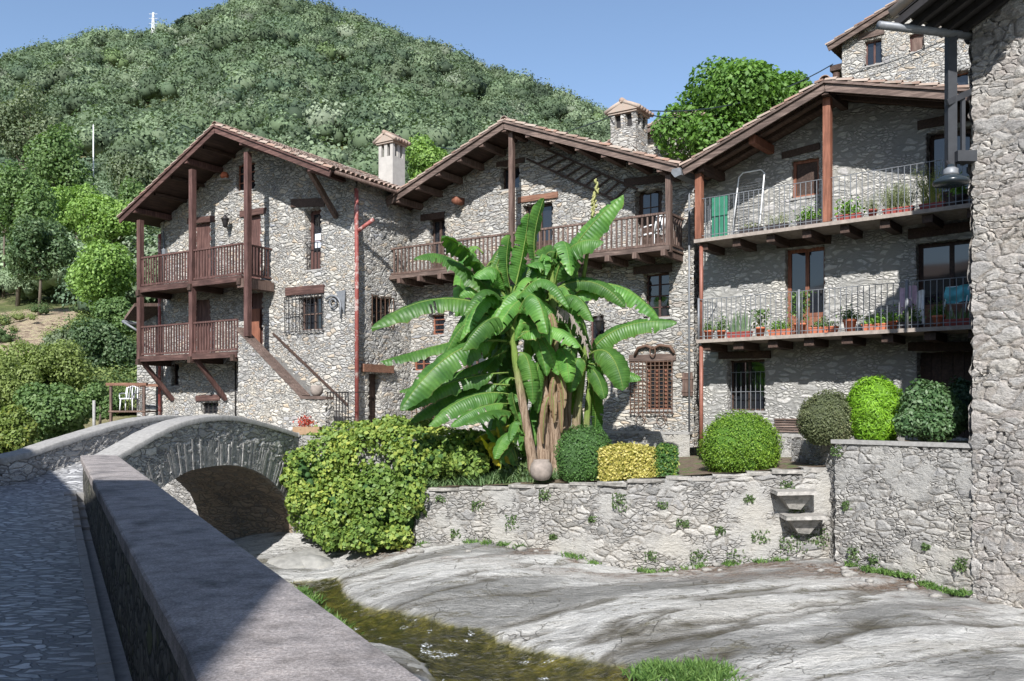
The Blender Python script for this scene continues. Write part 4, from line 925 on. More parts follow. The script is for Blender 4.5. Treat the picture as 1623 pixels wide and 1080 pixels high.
# ---- house 1, left, with the two wooden galleries
h1 = thing('stone_house', 'left stone house with red brown wooden galleries and outside stair', 'house', (*w2(H1, 4, 0), .95), rz=H1.ang)
XL, ZL, XR, ZR, XE, ZE = -.78, 8.28, 4.18, 10.62, 9.15, 8.52
hf1 = lambda x: float(np.interp(x, [XL, XR, XE], [ZL, ZR, ZE]))-.09
w_g = H1.rect(374, 258, 404, 302); w_g = (w_g[0], w_g[1], w_g[2], w_g[3], .3)
d1 = (*H1.rect(308, 353, 334, 440)[:2], 5.8, H1.rect(308, 353, 334, 440)[3], .22); d2 = (*H1.rect(391, 340, 414, 440)[:2], 5.8, H1.rect(391, 340, 414, 440)[3], .22)
d3 = (d1[0], d1[1], 3.4, 5.45, .25); d4 = (*H1.rect(393, 460, 417, 540)[:2], 3.4, 5.5, .25)
wt_ = (*H1.rect(482, 330, 509, 428), .38); wgr = (*H1.rect(474, 470, 512, 524), .25); wsm = (*H1.rect(318, 637, 346, 657), .2); wsl = (*H1.rect(272, 576, 283, 612), .2)
# side wall: door and barred window
def side1(px, py):                                        # point on the side wall plane x=8.8
    a = (px-CX)/F; ox, oy = w2(H1, 8.8, 0); t = (ox*H1.ex[0]+oy*H1.ex[1])/(a*H1.ex[0]+H1.ex[1]); return ((a*t-ox)*H1.ey[0]+(t-oy)*H1.ey[1], EZ+(HY-py)/F*t)
sa = side1(584, 590); sb = side1(603, 680); sg0 = side1(588, 468); sg1 = side1(622, 520)
sdoor = (sa[0], sb[0], .98, sa[1], .3); sgr = (sg0[0], sg1[0], sg1[1], sg0[1]-.0, .25)
shell(h1, H1, -.55, 8.8, .6, 8.5, hf1, [w_g, d1, d2, d3, d4, wt_, wgr, wsm, wsl], 'stone1', side_r=3.6, side_l=True, side_holes=[sdoor, sgr])
roof1 = gable_roof(h1, H1, XL, ZL, XR, ZR, XE, ZE, -1.5, 8.6, verge='wood_redx', rafters=(0.0, 2.73, 5.37, 8.3), purlin='wood_red')
for x in (.9, 1.8, 3.4, 4.9, 6.4, 7.4): mb = MB(H1); z = hf1(x)-.06; mb.beam((x, -1.3, z), (x, .2, z), .08, .1); part('rafter', mb, 'wood_dark', roof1)
window(h1, H1, w_g, .12, 'wood_orange', (1, 2), fw=.05)
for r in (d1, d2, d3): door(h1, H1, r, .08, 'wood_red', 3)
dd = door(h1, H1, d4, .15, 'wood_red', 3); mb = MB(H1); xa = d4[0]; mb.box(xa+.02, xa+.5, .05, .09, 3.42, 4.95); dl = part('shutter', mb, 'wood_orange', h1); dl['label'] = 'open orange wooden lower door leaf'
window(h1, H1, wt_, .28, 'wood_red', (0, 1), glassm='glass', fw=.13)
mb = MB(H1); mb.box(wt_[0]+.18, wt_[1]-.16, .30, .315, wt_[2]+.75, wt_[3]-.75); part('curtain', mb, 'curtain', h1)
mb = MB(H1); mb.box(wt_[0]+.12, wt_[1]-.12, .25, .3, wt_[2], wt_[2]+.6); part('lower_panel', mb, 'wood_red', h1)
mb = MB(H1)
for i in range(5): x = wt_[0]+(wt_[1]-wt_[0])*(i+.5)/5; mb.box(x-.008, x+.008, .06, .076, wt_[2], wt_[2]+.85)
mb.box(wt_[0], wt_[1], .055, .08, wt_[2]+.85, wt_[2]+.87); part('window_railing', mb, 'iron', h1)
window(h1, H1, wgr, .18, 'wood_old', (1, 1)); gr = H1.rect(455, 470, 514, 526); grille(h1, H1, gr, 11, 3, -.1); window(h1, H1, wsm, .15, 'iron', (3, 2)); window(h1, H1, wsl, .12, 'wood_dark', (0, 0))
for a in [(463, 323, 516, 321, 'wood_dark'), (299, 351, 341, 347, 'wood_redx'), (382, 340, 423, 334, 'wood_redx'), (454, 463, 515, 458, 'wood_redx'), (312, 632, 350, 630, 'wood_redx')]: lintel(h1, H1, a[0], a[1], a[2], a[3], a[4], h=.26 if a[0] > 450 else .2)
# galleries
for zf, x1 in ((5.80, 5.15), (3.42, 4.93)):
    g_ = MB(H1); g_.box(-.05, x1, -1.2, 0, zf-.07, zf-.005); gal = part('gallery_floor', g_, 'wood_plank', h1)
    g_ = MB(H1); g_.box(-.08, x1+.02, -1.28, -1.19, zf-.16, zf+.03); part('edge_beam', g_, 'wood_redx', gal)
    for x in (0, 2.73, 5.1 if zf > 5 else 4.8): g_ = MB(H1); g_.beam((x, -1.35, zf-.17), (x, .1, zf-.17), .15, .2); part('joist', g_, 'wood_dark', gal)
    railing(gal, H1, .02, x1-.03, -1.2, zf, 1.06, 'wood_red', sides=(x1-.03,) if zf > 5 else ())
for x, z0, z1 in ((-.02, 3.2, 8.15), (2.73, 3.2, 9.5), (5.37, 3.9, 9.65)): mb = MB(H1); mb.beam((x, -1.2, z0), (x, -1.2, z1), .17, .17, up=(0, 1, 0)); part('post', mb, 'wood_red', h1)
mb = MB(H1); mb.box(5.0, 5.3, -1.3, -.05, 5.44, 5.72); part('corner_beam', mb, 'wood_old', h1)
for x in (.0, 2.8): mb = MB(H1); mb.beam((x, -1.2, 3.35), (x+.15, -.02, 1.95), .13, .14); part('brace', mb, 'wood_red', h1)
mb = MB(H1); mb.beam((8.1, -1.3, 8.72), (8.0, -.02, 7.55), .13, .15); part('brace', mb, 'wood_old', h1)
# outside stair
mb = MB(H1)
stz = lambda u: float(np.interp(u, [4.95, 7.71, 8.71], [4.12, 2.0, 1.95]))
wallgrid(mb, lambda u, d, z: (u, -1.2+d, z), 4.95, 8.71, .6, 4.2, .055, hf=lambda u: stz(u)-.04); wallgrid(mb, lambda u, d, z: (4.95, -u, z), 0, 1.2, .6, 3.3, .1, flip=False)
wallgrid(mb, lambda u, d, z: (8.71, -1.2+u, z), 0, .3, .6, 1.9, .06)
stair = part('stair_wall', mb, 'stone1', h1, weld=True)
mb = MB(H1); mb.poly([(5.0, .7), (8.68, .7), (8.68, 1.8), (7.7, 1.85), (5.0, 3.9)], -1.18, -.9); part('stair_core', mb, 'concrete', stair)
mb = MB(H1); mb.beam((4.93, -1.08, 4.16), (7.75, -1.08, 2.0), .34, .11, jit=.04); mb.beam((7.70, -1.08, 1.98), (8.74, -1.08, 1.95), .34, .09); part('coping', mb, 'wood_oldx', stair)
mb = MB(H1)
for i in range(12): mb.box(5.3+i*.28, 5.3+(i+1)*.28, -.9, 0, .8, 3.3-i*.19)
part('step', mb, 'concrete', stair)
a = H1.l(433, 529, -.05); b = H1.l(551, 642, -.05); mb = MB(H1); mb.beam(a, b, .05, .06)
for k in (.1, .5, .9): p = a.lerp(b, k); mb.beam(p, (p.x, .03, p.z-.05), .03, .03)
part('handrail', mb, 'wood_dark', h1)
r = H1.rect(519, 622, 552, 682, -.9); grille(h1, H1, (r[0], r[1], 1.0, r[3]), 8, 3, -.9, th=.022, name='gate')
# pipes
mb = MB(H1); a = H1.l(565, 290, -.1); mb.tube([(a.x, -.1, 8.3), (a.x, -.1, 7.4), (a.x+.05, -.14, 6.2), (a.x+.05, -.14, 1.0)], .065, 10); mb.tube([(a.x+.05, -.1, 7.0), (a.x+.5, .12, 7.35)], .06, 10); part('drainpipe', mb, 'redpipe', h1)
mb = MB(H1); mb.tube([(-.45, -.12, 7.9), (-.45, -.12, 1.0)], .055, 8); part('drainpipe', mb, 'redpipe', h1)
mb = MB(H1); mb.tube([(-.28, -.08, 8.0), (-.28, -.08, 6.2)], .03, 6); mb.box(-.35, -.15, -.12, .02, 7.05, 7.35); part('cable_box', mb, 'greymetal', h1)
p = H1.l(373, 570, -.06); mb = MB(H1); mb.tube([(p.x, -.06, 3.2), (p.x, -.06, 1.0)], .025, 6); part('cable', mb, 'iron', h1)
# eave gutter on the right
mb = MB(H1); mb.tube([(XE+.12, -1.4, ZE-.09), (XE+.12, 6, ZE-.09)], .06, 8); part('gutter', mb, 'wood_old', roof1)
# side wall door and barred window
F1S = Frame(w2(H1, 8.8, 0), (H1.ey[0], H1.ey[1]))
door(h1, F1S, sdoor, .2, 'wood_dark', 3); window(h1, F1S, sgr, .2, 'wood_dark', (1, 1), sill=False); grille(h1, F1S, sgr, 6, 2, -.05, 'rust')
mb = MB(F1S); mb.box(sdoor[0]-.35, sdoor[1]+.5, -.14, .1, sdoor[3], sdoor[3]+.24); part('lintel', mb, 'wood_orangex', h1)
# cream chimney standing on the right slope
def chimney(t, px0, px1, pyt, pyb, Y, mat, name='chimney', capm='tile'):
    a = at(px0, pyb, Y); b = at(px1, pyt, Y); w = (b.x-a.x)/1.28; c = ((a.x+b.x)/2, Y+w/2); z0, z1 = a.z, b.z
    mb = MB(H2); fr = Frame(c, H2.ex); mb = MB(fr); h = w/2; cap_h = .42
    mb.box(-h, h, -h, h, z0-.6, z1-.45-cap_h)
    for sx in (-1, 1):
        for sy in (-1, 1): mb.box(sx*h if sx < 0 else h-.13, (-h+.13) if sx < 0 else h, (-h if sy < 0 else h-.13), (-h+.13 if sy < 0 else h), z1-.45-cap_h, z1-cap_h)
    mb.box(-.07, .07, -h, -h+.1, z1-.45-cap_h, z1-cap_h); mb.box(h-.1, h, -.07, .07, z1-.45-cap_h, z1-cap_h)
    ch = part(name, mb, mat, t); mb = MB(fr); mb.box(-h+.14, h-.14, -h+.14, h-.14, z1-.45-cap_h, z1-cap_h+.01); part('flue', mb, 'iron', ch)
    mb = MB(fr); zt = z1-cap_h; mb.box(-h-.06, h+.06, -h-.06, h+.06, zt, zt+.06)
    mb.poly([(-h-.14, zt+.06), (h+.14, zt+.06), (0, zt+cap_h-.08)], -h-.1, h+.1)
    for s in (-1, 1):
        for j in range(6):
            y = -h-.06+(2*h+.12)*j/5; p0 = V((s*(h+.17), y, zt+.09)); p1 = V((0, y, zt+cap_h-.06)); mb.tube([p0, p0.lerp(p1, .5)+V((0, 0, .015)), p1], [.075, .07, .065], 7)
    mb.tube([(0, -h-.12, zt+cap_h-.03), (0, h+.12, zt+cap_h-.03)], .09, 8); part('chimney_cap', mb, capm, ch); return ch
chimney(h1, 600, 638, 209, 302, 31.5, 'cream')

# ---- house 2, middle
h2 = thing('stone_house', 'middle stone house with a wide dark wooden balcony behind the banana plants', 'house', (*w2(H2, 5, 0), .95), rz=H2.ang)
XL, ZL, XR, ZR, XE, ZE = -.33, 8.0, 4.83, 9.95, 10.2, 7.85
hf2 = lambda x: float(np.interp(x, [XL, XR, XE], [ZL, ZR, ZE]))-.09
R2 = lambda *a: H2.rect(*a)
o_dl = (R2(680, 345, 706, 400)[0], R2(680, 345, 706, 400)[1], 5.85, R2(680, 345, 706, 400)[3], .3)
o_wu = (*R2(792, 262, 824, 300), .3); o_dc = (R2(828, 322, 876, 400)[0], R2(828, 322, 876, 400)[1], 5.85, R2(828, 322, 876, 400)[3], .3)
o_dr = (R2(1006, 300, 1050, 400)[0], R2(1006, 300, 1050, 400)[1], 5.85, R2(1006, 300, 1050, 400)[3], .34)
o_wr = (*R2(1020, 432, 1062, 504), .3); o_wl = (*R2(684, 498, 705, 531), .2); o_wc = (*R2(934, 500, 958, 574), .2); o_gg = (*R2(1022, 572, 1065, 650), .25)
o_s1 = (*R2(655, 565, 682, 588), .2); o_s2 = (*R2(665, 626, 706, 666), .2); o_dm = (R2(862, 590, 900, 690)[0], R2(862, 590, 900, 690)[1], .98, R2(862, 590, 900, 690)[3], .25); o_s3 = (*R2(735, 560, 770, 600), .2)
shell(h2, H2, -2.4, 10.13, .6, 9, hf2 if False else (lambda x: hf2(max(x, -.3))), [o_dl, o_wu, o_dc, o_dr, o_wr, o_wl, o_wc, o_gg, o_s1, o_s2, o_dm, o_s3], 'stone2', side_r=1.5)
roof2 = gable_roof(h2, H2, XL, ZL, XR, ZR, XE, ZE, -1.25, 8.8, verge='wood_oldx', rafters=[-.05+i*.81 for i in range(13)], purlin='wood_old')
door(h2, H2, o_dl, .2, 'wood_dark', 3, glazed=.6); window(h2, H2, o_wu, .2, 'wood_dark', (0, 0)); door(h2, H2, o_dc, .2, 'wood_dark', 3, glazed=.6); door(h2, H2, o_dr, .26, 'wood_dark', 3)
mb = MB(H2); mb.box(o_dr[0]+.15, o_dr[0]+.6, .24, .258, 7.0, 7.62); wp = part('window_pane', mb, 'glass', h2)
mb = MB(H2); mb.box(o_dr[0]+.36, o_dr[0]+.39, .23, .243, 7.0, 7.62); mb.box(o_dr[0]+.15, o_dr[0]+.6, .231, .242, 7.22, 7.25); part('glazing_bar', mb, 'wood_dark', wp)
window(h2, H2, o_wr, .2, 'wood_redx', (1, 3)); window(h2, H2, o_wl, .1, 'wood_orange', (0, 3)); window(h2, H2, o_wc, .1, 'wood_red', (1, 1)); window(h2, H2, o_gg, .2, 'wood_orange', (2, 0)); window(h2, H2, o_s1, .1, 'wood_orange', (1, 1)); window(h2, H2, o_s2, .12, 'rust', (3, 2)); window(h2, H2, o_s3, .12, 'wood_red', (1, 1))
door(h2, H2, o_dm, .15, 'wood_red', 4)
grille(h2, H2, H2.rect(1002, 574, 1068, 655), 11, 14, -.12, 'rust', .02, scroll=True); grille(h2, H2, H2.rect(655, 628, 706, 668), 8, 6, -.08, 'rust', .016)
p = H2.l(1035, 552, -.1); mb = MB(H2); mb.tube([(p.x-.55, -.1, p.z-.18), (p.x-.45, -.1, p.z+.02), (p.x-.2, -.1, p.z+.07), (p.x, -.1, p.z-.02), (p.x+.2, -.1, p.z+.07), (p.x+.5, -.1, p.z+.02), (p.x+.62, -.1, p.z-.16)], .045, 7); mb.tube([(p.x+.08*math.cos(a), -.13, p.z-.1+.14*math.sin(a)) for a in np.linspace(0, 6.28, 14)], .018, 5); part('carved_hood', mb, 'rust', h2)
for a in [(822, 318, 885, 309, 'wood_orangex', .17), (668, 346, 705, 341, 'wood_dark', .2), (990, 290, 1062, 283, 'wood_dark', .2), (788, 262, 832, 254, 'wood_dark', .14), (1005, 430, 1066, 424, 'wood_dark', .22), (998, 568, 1072, 566, 'wood_oldx', .18), (652, 450, 720, 444, 'wood_dark', .2)]: lintel(h2, H2, *a[:5], h=a[5])
zf = 5.84; g_ = MB(H2); g_.box(-.1, 9.85, -1.05, 0, zf-.06, zf-.005); bal = part('balcony_floor', g_, 'wood_plank', h2)
g_ = MB(H2); g_.box(-.12, 9.9, -1.12, -1.04, zf-.09, zf+.03); part('edge_beam', g_, 'wood_oldx', bal)
for i in range(13): x = -.02+i*.815; g_ = MB(H2); g_.beam((x, -1.2, zf-.16), (x, .1, zf-.16), .13, .16); part('joist', g_, 'wood_old', bal)
railing(bal, H2, 0, 9.84, -1.0, zf, .92, 'wood_old', .15, .045, sides=(9.82,))
for x, z1 in ((0, 7.8), (4.94, 9.7), (9.84, 7.7)): mb = MB(H2); mb.beam((x, -1.0, 5.7), (x, -1.0, z1), .14, .14, up=(0, 1, 0)); part('post', mb, 'wood_old', h2)
mb = MB(H2); a = H2.l(722, 318, -.35); mb.tube([(a.x, -.4, a.z), (a.x, .05, a.z+.03)], .13, 8); part('log_end', mb, 'wood_orange', h2)
mb = MB(H2)
a0, a1 = H2.l(835, 252, -.06), H2.l(985, 322, -.06); b0_, b1 = H2.l(868, 238, -.06), H2.l(1010, 300, -.06)
chimney(h2, 972, 1028, 158, 246, 28, 'stone2'); h2c = None
hr = thing('hay_ladder', 'dark old wooden ladder rack hung under the middle gable', 'ladder', w2(H2, 7, -.06)+(7.6,), rz=H2.ang)
for A, B in ((a0, a1), (b0_, b1)): mb = MB(H2); mb.beam(A, B, .06, .06); part('rail', mb, 'wood_dark', hr)
for k in np.linspace(.12, .93, 9): mb = MB(H2); mb.beam(a0.lerp(a1, k), b0_.lerp(b1, k*.98), .035, .04); part('rung', mb, 'wood_dark', hr)
mb = MB(H2); p = H2.l(629, 500, -.12); mb.tube([(p.x, -.1, 5.4), (p.x, -.1, 1.0)], .03, 6); part('drainpipe', mb, 'greymetal', h2)
mb = MB(H2); p = H2.l(1098, 500, -.1); mb.tube([(p.x-.1, -.1, 7.4), (p.x-.1, -.1, 1.05)], .028, 6); part('drainpipe', mb, 'greymetal', h2)
mb = MB(H2); r = H2.rect(1083, 591, 1099, 628); mb.box(r[0], r[1], -.07, 0, r[2], r[3]); mb.box(r[0]-.02, r[1]+.02, -.085, -.055, r[2]+.1, r[2]+.16); mb.box(r[0]-.02, r[1]+.02, -.085, -.055, r[3]-.18, r[3]-.12); part('meter_box', mb, 'wood_old', h2)

# ---- house 3, right
h3 = thing('stone_house', 'right stone house with two railed balconies full of potted plants', 'house', (*w2(H3, 3, 0), .95), rz=H3.ang)
XL, ZL, XR, ZR, XE, ZE = -.26, 7.62, 3.24, 8.92, 8.6, 7.35
hf3 = lambda x: float(np.interp(x, [XL, XR, XE], [ZL, ZR, ZE]))-.09
R3 = lambda *a: H3.rect(*a)
def tall(r, z0, d): return (r[0], r[1], z0, r[3], d)
q_w = (*R3(1255, 252, 1298, 312), .3); q_d1 = tall(R3(1468, 205, 1540, 320), 5.83, .35); q_m = tall(R3(1244, 392, 1307, 520), 3.36, .3); q_mr = tall(R3(1452, 380, 1560, 520), 3.36, .3); q_g = (*R3(1152, 570, 1212, 652), .32); q_gd = tall(R3(1453, 556, 1560, 690), .98, .4)
shell(h3, H3, -.5, 8.3, .6, 8, hf3, [q_w, q_d1, q_m, q_mr, q_g, q_gd], 'stone3', side_l=True, step=.05)
roof3 = gable_roof(h3, H3, XL, ZL, XR, ZR, XE, ZE, -1.35, 8.0, boards='wood_plank', verge='wood_oldx', rafters=(3.24,), purlin='wood_dark')
mb = MB(H3); z = hf3(1.45)-.12; mb.beam((1.45, -1.15, z-.02), (1.45, .1, z-.02), .16, .2); part('purlin', mb, 'wood_orange', roof3)
for x in (.15, 5.8): mb = MB(H3); z = hf3(x)-.12; mb.beam((x, -1.2, z), (x, .1, z), .16, .2); part('purlin', mb, 'wood_dark', roof3)
mb = MB(H3)
for i in range(1, 4): mb.box(-.1, 8.3, -1.3+i*.33, -1.24+i*.33, 0, .01) if False else None
for i, y in enumerate((-.95, -.5)): 
    mb = MB(H3); mb.beam((XL+.1, y, hf3(XL+.1)-.03), (XR, y, hf3(XR)-.03), .07, .09); part('rafter', mb, 'wood_dark', roof3); mb = MB(H3); mb.beam((XR, y, hf3(XR)-.03), (XE-.2, y, hf3(XE-.2)-.03), .07, .09); part('rafter', mb, 'wood_dark', roof3)
mb = MB(H3); mb.add([(XL-.28, -1.4, ZL-.02), (XL-.05, -1.4, ZL-.02), (XL-.02, -1.4, ZL-.2), (XL-.2, -1.4, ZL-.24), (XL-.3, -1.4, ZL-.12), (XL-.28, 4, ZL-.02), (XL-.05, 4, ZL-.02), (XL-.02, 4, ZL-.2), (XL-.2, 4, ZL-.24), (XL-.3, 4, ZL-.12)], [(0, 1, 2, 3, 4)[::-1], (0, 5, 6, 1)[::-1], (1, 6, 7, 2)[::-1], (2, 7, 8, 3)[::-1], (3, 8, 9, 4)[::-1], (4, 9, 5, 0)[::-1]]); part('gutter', mb, 'greymetal', roof3)
wq = window(h3, H3, q_w, .1, 'wood_orange', (0, 0), fw=.07, glassm='wood_dark'); door(h3, H3, q_d1, .28, 'wood_dark', 4, glazed=.7); door(h3, H3, q_m, .2, 'wood_orange', 4, glazed=.75); door(h3, H3, q_mr, .22, 'wood_dark', 4, glazed=.7); window(h3, H3, q_g, .25, 'wood_dark', (1, 0)); door(h3, H3, q_gd, .3, 'wood_dark', 6)  # upper window stands open; its dark wood pane paints the unlit inside
mb = MB(H3); mb.box(q_mr[0]+.1, q_mr[1]-.1, .17, .21, 3.37, 3.95); part('lower_panel', mb, 'wood_orangex', h3)
grille(h3, H3, H3.rect(1158, 590, 1212, 652), 8, 3, .05, 'greymetal', .014)
mb = MB(H3); r = H3.rect(1228, 662, 1276, 685)
for i in range(6): mb.box(r[0], r[1], -.04, .0, r[2]+i*(r[3]-r[2])/6, r[2]+(i+.6)*(r[3]-r[2])/6)
part('vent_grille', mb, 'wood_oldx', h3)
for a in [(1240, 248, 1300, 232, 'wood_dark', .16), (1455, 200, 1545, 182, 'wood_dark', .2), (1232, 388, 1318, 380, 'wood_dark', .2), (1440, 372, 1550, 358, 'wood_dark', .22), (1140, 564, 1222, 562, 'wood_dark', .18), (1440, 550, 1556, 549, 'wood_dark', .2)]: lintel(h3, H3, *a[:5], h=a[5])
for zf, x0, nb, posts in ((5.83, -.08, 7, ()), (3.34, -.02, 7, (.02, 2.55, 4.9))):
    mb = MB(H3); mb.box(x0, 7.6, -1.12, 0, zf-.085, zf); bal = part('balcony_slab', mb, 'slab', h3)
    for i in range(8): x = .12+i*.86+(.05 if zf < 4 else 0); mb = MB(H3); mb.beam((x, -.98, zf-.175), (x, .1, zf-.175), .2 if zf > 4 else .24, .18, jit=.06); part('joist', mb, 'wood_dark', bal)
    mb = MB(H3); y = -1.06; h = 1.0; n = int((7.5-x0)/.125)
    mb.box(x0+.03, 7.5, y-.012, y+.012, zf+h-.012, zf+h); mb.box(x0+.03, 7.5, y-.01, y+.01, zf+.07, zf+.085)
    for i in range(n+1): x = x0+.03+(7.45-x0)*i/n; mb.box(x-.007, x+.007, y-.007, y+.007, zf+.0, zf+h-.012)
    mb.box(x0+.02, x0+.044, y+.012, 0, zf+h-.013, zf+h-.001)
    for i in range(1, 8): yy_ = y+1.06*i/8; mb.box(x0+.025, x0+.039, yy_-.007, yy_+.007, zf, zf+h-.013)
    for x in posts: mb.tube([(x, y, zf-.05), (x, y, zf+h+.03)], .03, 8)
    part('railing', mb, 'greymetal', bal)
for x, z0, z1 in ((.03, 5.84, 7.45), (3.20, 5.84, 8.65)): mb = MB(H3); mb.beam((x, -1.04, z0), (x, -1.04, z1), .17, .15, up=(0, 1, 0)); part('post', mb, 'wood_orange', h3)
mb = MB(H3); mb.tube([(.05, -.98, 5.7), (.05, -.98, 3.34)], .05, 10); part('drainpipe', mb, 'brownpipe', h3)
mb = MB(H3); mb.tube([(.05, -.98, 3.2), (.05, -.98, .5)], .05, 10); part('drainpipe', mb, 'brownpipe', h3)

# ---- house 4, high behind on the right, and house 5 behind the stone chimney
H4 = Frame(((1335-CX)/F*31, 31.0), (.781, -.625))
h4 = thing('stone_house', 'tall pale stone house high behind the right roofs', 'house', (*w2(H4, 3, 0), .95), rz=H4.ang)
v0 = H4.l(1312, 72, -.3); v1 = H4.l(1432, -4, -.3); sl4 = (v1.z-v0.z)/(v1.x-v0.x); xr4 = v0.x+6.5; hf4 = lambda x: float(np.interp(x, [v0.x, xr4, xr4+7], [v0.z, v0.z+6.5*sl4, v0.z+1]))-.1
p1 = (*H4.rect(1370, 62, 1398, 103), .3); p2 = (*H4.rect(1441, 52, 1466, 82), .3); p3 = (*H4.rect(1508, 112, 1535, 140), .4)
shell(h4, H4, .0, 10, 5, 8, hf4, [p1, p2, p3], 'stone1', side_l=True, zt=19, step=.1)
gable_roof(h4, H4, v0.x, v0.z, xr4, v0.z+6.5*sl4, xr4+7, v0.z+1, -.3, 6, boards='wood_plank', verge='wood_oldx', rafters=())
window(h4, H4, p1, .15, 'wood_red', (1, 0)); window(h4, H4, p2, .1, 'wood_red', (0, 0), glassm='wood_old'); window(h4, H4, p3, .25, 'wood_orange', (0, 0))
lintel(h4, H4, 1361, 60, 1402, 50, 'wood_oldx', h=.2)
mb = MB(H4); mb.box(v0.x-.1, .0, .2, 3, v0.z-.75, v0.z-.55); mb.tube([(-.25, .1, v0.z-.9), (-.25, .1, 9)], .12, 8); part('side_gutter', mb, 'wood_dark', h4)
H5 = Frame(((965-CX)/F*33, 33.0), (.834, -.551))
h5 = thing('stone_house', 'small stone house whose roof edge shows behind the stone chimney', 'house', (*w2(H5, 3, 0), .95), rz=H5.ang)
c0 = H5.l(955, 232, -.3); c1 = H5.l(1062, 192, -.3)
hf5 = lambda x: float(np.interp(x, [c0.x, c1.x+.6, c1.x+1.6], [c0.z, c1.z+.2, c1.z-.2]))-.1
shell(h5, H5, .2, c1.x+1.4, 5, 6, hf5, [], 'stone2', zt=14, step=.12)
gable_roof(h5, H5, c0.x, c0.z, c1.x+.6, c1.z+.2, c1.x+1.6, c1.z-.2, -.4, 5, verge='wood_oldx', boards='wood_plank', rafters=(1.2, 2.4), purlin='wood_old')
# ---- lean-to at the far left of house 1
lt = thing('lean_to', 'small grey lean-to roof sticking out left of the first house', 'lean-to', (-13.6, 33.2, .9))
mb = MB(); a = at(197, 508, 33); b = at(213, 486, 32.6); c = b+V((.9, .8, .1)); d = a+V((.7, .9, 0)); vs = [a, b, c, d]; mb.add(vs+[p+V((0, 0, .12)) for p in vs], [(0, 3, 2, 1), (4, 5, 6, 7), (0, 1, 5, 4), (1, 2, 6, 5), (2, 3, 7, 6), (3, 0, 4, 7)]); part('roof', mb, 'wood_old', lt)
mb = MB(); mb.tube([a+V((0, -.1, -.06)), a+V((.6, 2.4, -.1))], .07, 8); mb.tube([a+V((0, -.1, -.06)), at(222, 527, 32.8)], .045, 8); part('gutter', mb, 'greymetal', lt)
mb = MB(); x = at(214, 500, 33.4); mb.box(x.x, x.x+.7, 33.6, 34.2, -1, x.z+.05); part('wall', mb, 'stone1', lt)

# ---- house across the street, left of and behind the camera: it throws the shade over the street
ev = [(-2.85, -2.5, 7.3), (-3.9, -2.3, 9.16), (-5.56, -1.5, 10.0), (-6.64, -.5, 9.16), (-6.98, 0, 8.92), (-9.08, 5, 7.83), (-10.8, 8, 7.75), (-14.4, 13, 6.3), (-18.5, 18, 6)]
sh = thing('stone_house', 'row of stone houses lining the shaded side of the street', 'house', (-9, 4, 0))
mb = MB(); fr_ = [V(p) for p in ev]; bk = [V((p[0]-5.5, p[1]-5.5, p[2]+1.6)) for p in ev]; bk[0] = V((-2.7, -9, 8.6))
for L_ in (fr_, bk):
    for a, b in zip(L_, L_[1:]): mb.add([(a.x, a.y, -3), (b.x, b.y, -3), b, a], [(0, 1, 2, 3)])
for a, b in ((fr_[0], bk[0]), (fr_[-1], bk[-1])): mb.add([(a.x, a.y, -3), (b.x, b.y, -3), b, a], [(0, 1, 2, 3)])
part('wall', mb, 'stone_bridge', sh)
mb = MB()
for i in range(len(ev)-1): a, b, c, d = fr_[i], fr_[i+1], bk[i+1], bk[i]; mb.add([a-V((0, 0, .12)), b-V((0, 0, .12)), c, d, a, b, c+V((0, 0, .1)), d+V((0, 0, .1))], [(3, 2, 1, 0), (4, 5, 6, 7), (0, 1, 5, 4)])
part('roof', mb, 'tile', sh)
# ------------------------------------------------------------------ banana plants
def banana_mat(name, dark=1.0, yellow=False):
    m, nt, b, out = newmat(name); k = N(nt); a = k.n('Attribute', attribute_name='tint'); s = k.n('SeparateColor'); nt.links.new(a.outputs['Color'], s.inputs[0])
    n = k.noise(k.coord('Object'), 2.2, 4, .6)
    v = k.math('FRACT', k.math('MULTIPLY', s.outputs[0], 34)); vein = k.math('ABSOLUTE', k.math('SUBTRACT', v, .5))
    c = k.ramp(n, [(.3, (.045, .13, .03)), (.5, (.085, .205, .042)), (.7, (.14, .29, .06))] if not yellow else [(.3, (.35, .30, .02)), (.6, (.50, .42, .03)), (.8, (.15, .25, .03))])
    c = k.mix(k.mr(s.outputs[1], .035, .015), c, (.17, .27, .07))                 # pale midrib
    c = k.mix(k.math('MULTIPLY', k.mr(s.outputs[1], .93, 1.0), k.mr(n, .45, .6)), c, (.22, .15, .06))
    c = k.mix(1, c, k.mix(k.mr(vein, .0, .5), g(.86), g(1.08)), 'MULTIPLY')
    hb = k.n('Attribute', attribute_name='tint'); c = k.mix(1, c, k.mix(s.outputs[2], g(.7), g(1.3)), 'MULTIPLY')
    nt.links.new(c, b.inputs[0]); b.inputs['Roughness'].default_value = .42; b.inputs['Specular IOR Level'].default_value = .35
    nt.links.new(k.bump(vein, .012), b.inputs['Normal'])
    t = k.n('BsdfTranslucent'); nt.links.new(k.mix(1, c, (1.5, 1.7, .5), 'MULTIPLY'), t.inputs[0]); ms = k.n('MixShader'); ms.inputs[0].default_value = .38
    nt.links.new(b.outputs[0], ms.inputs[1]); nt.links.new(t.outputs[0], ms.inputs[2]); nt.links.new(ms.outputs[0], out.inputs[0]); return m
M['banana'] = banana_mat('banana_leaf'); M['banana_y'] = banana_mat('yellowed_banana_leaf', yellow=True)
M['banana_stem'] = (lambda: None)()
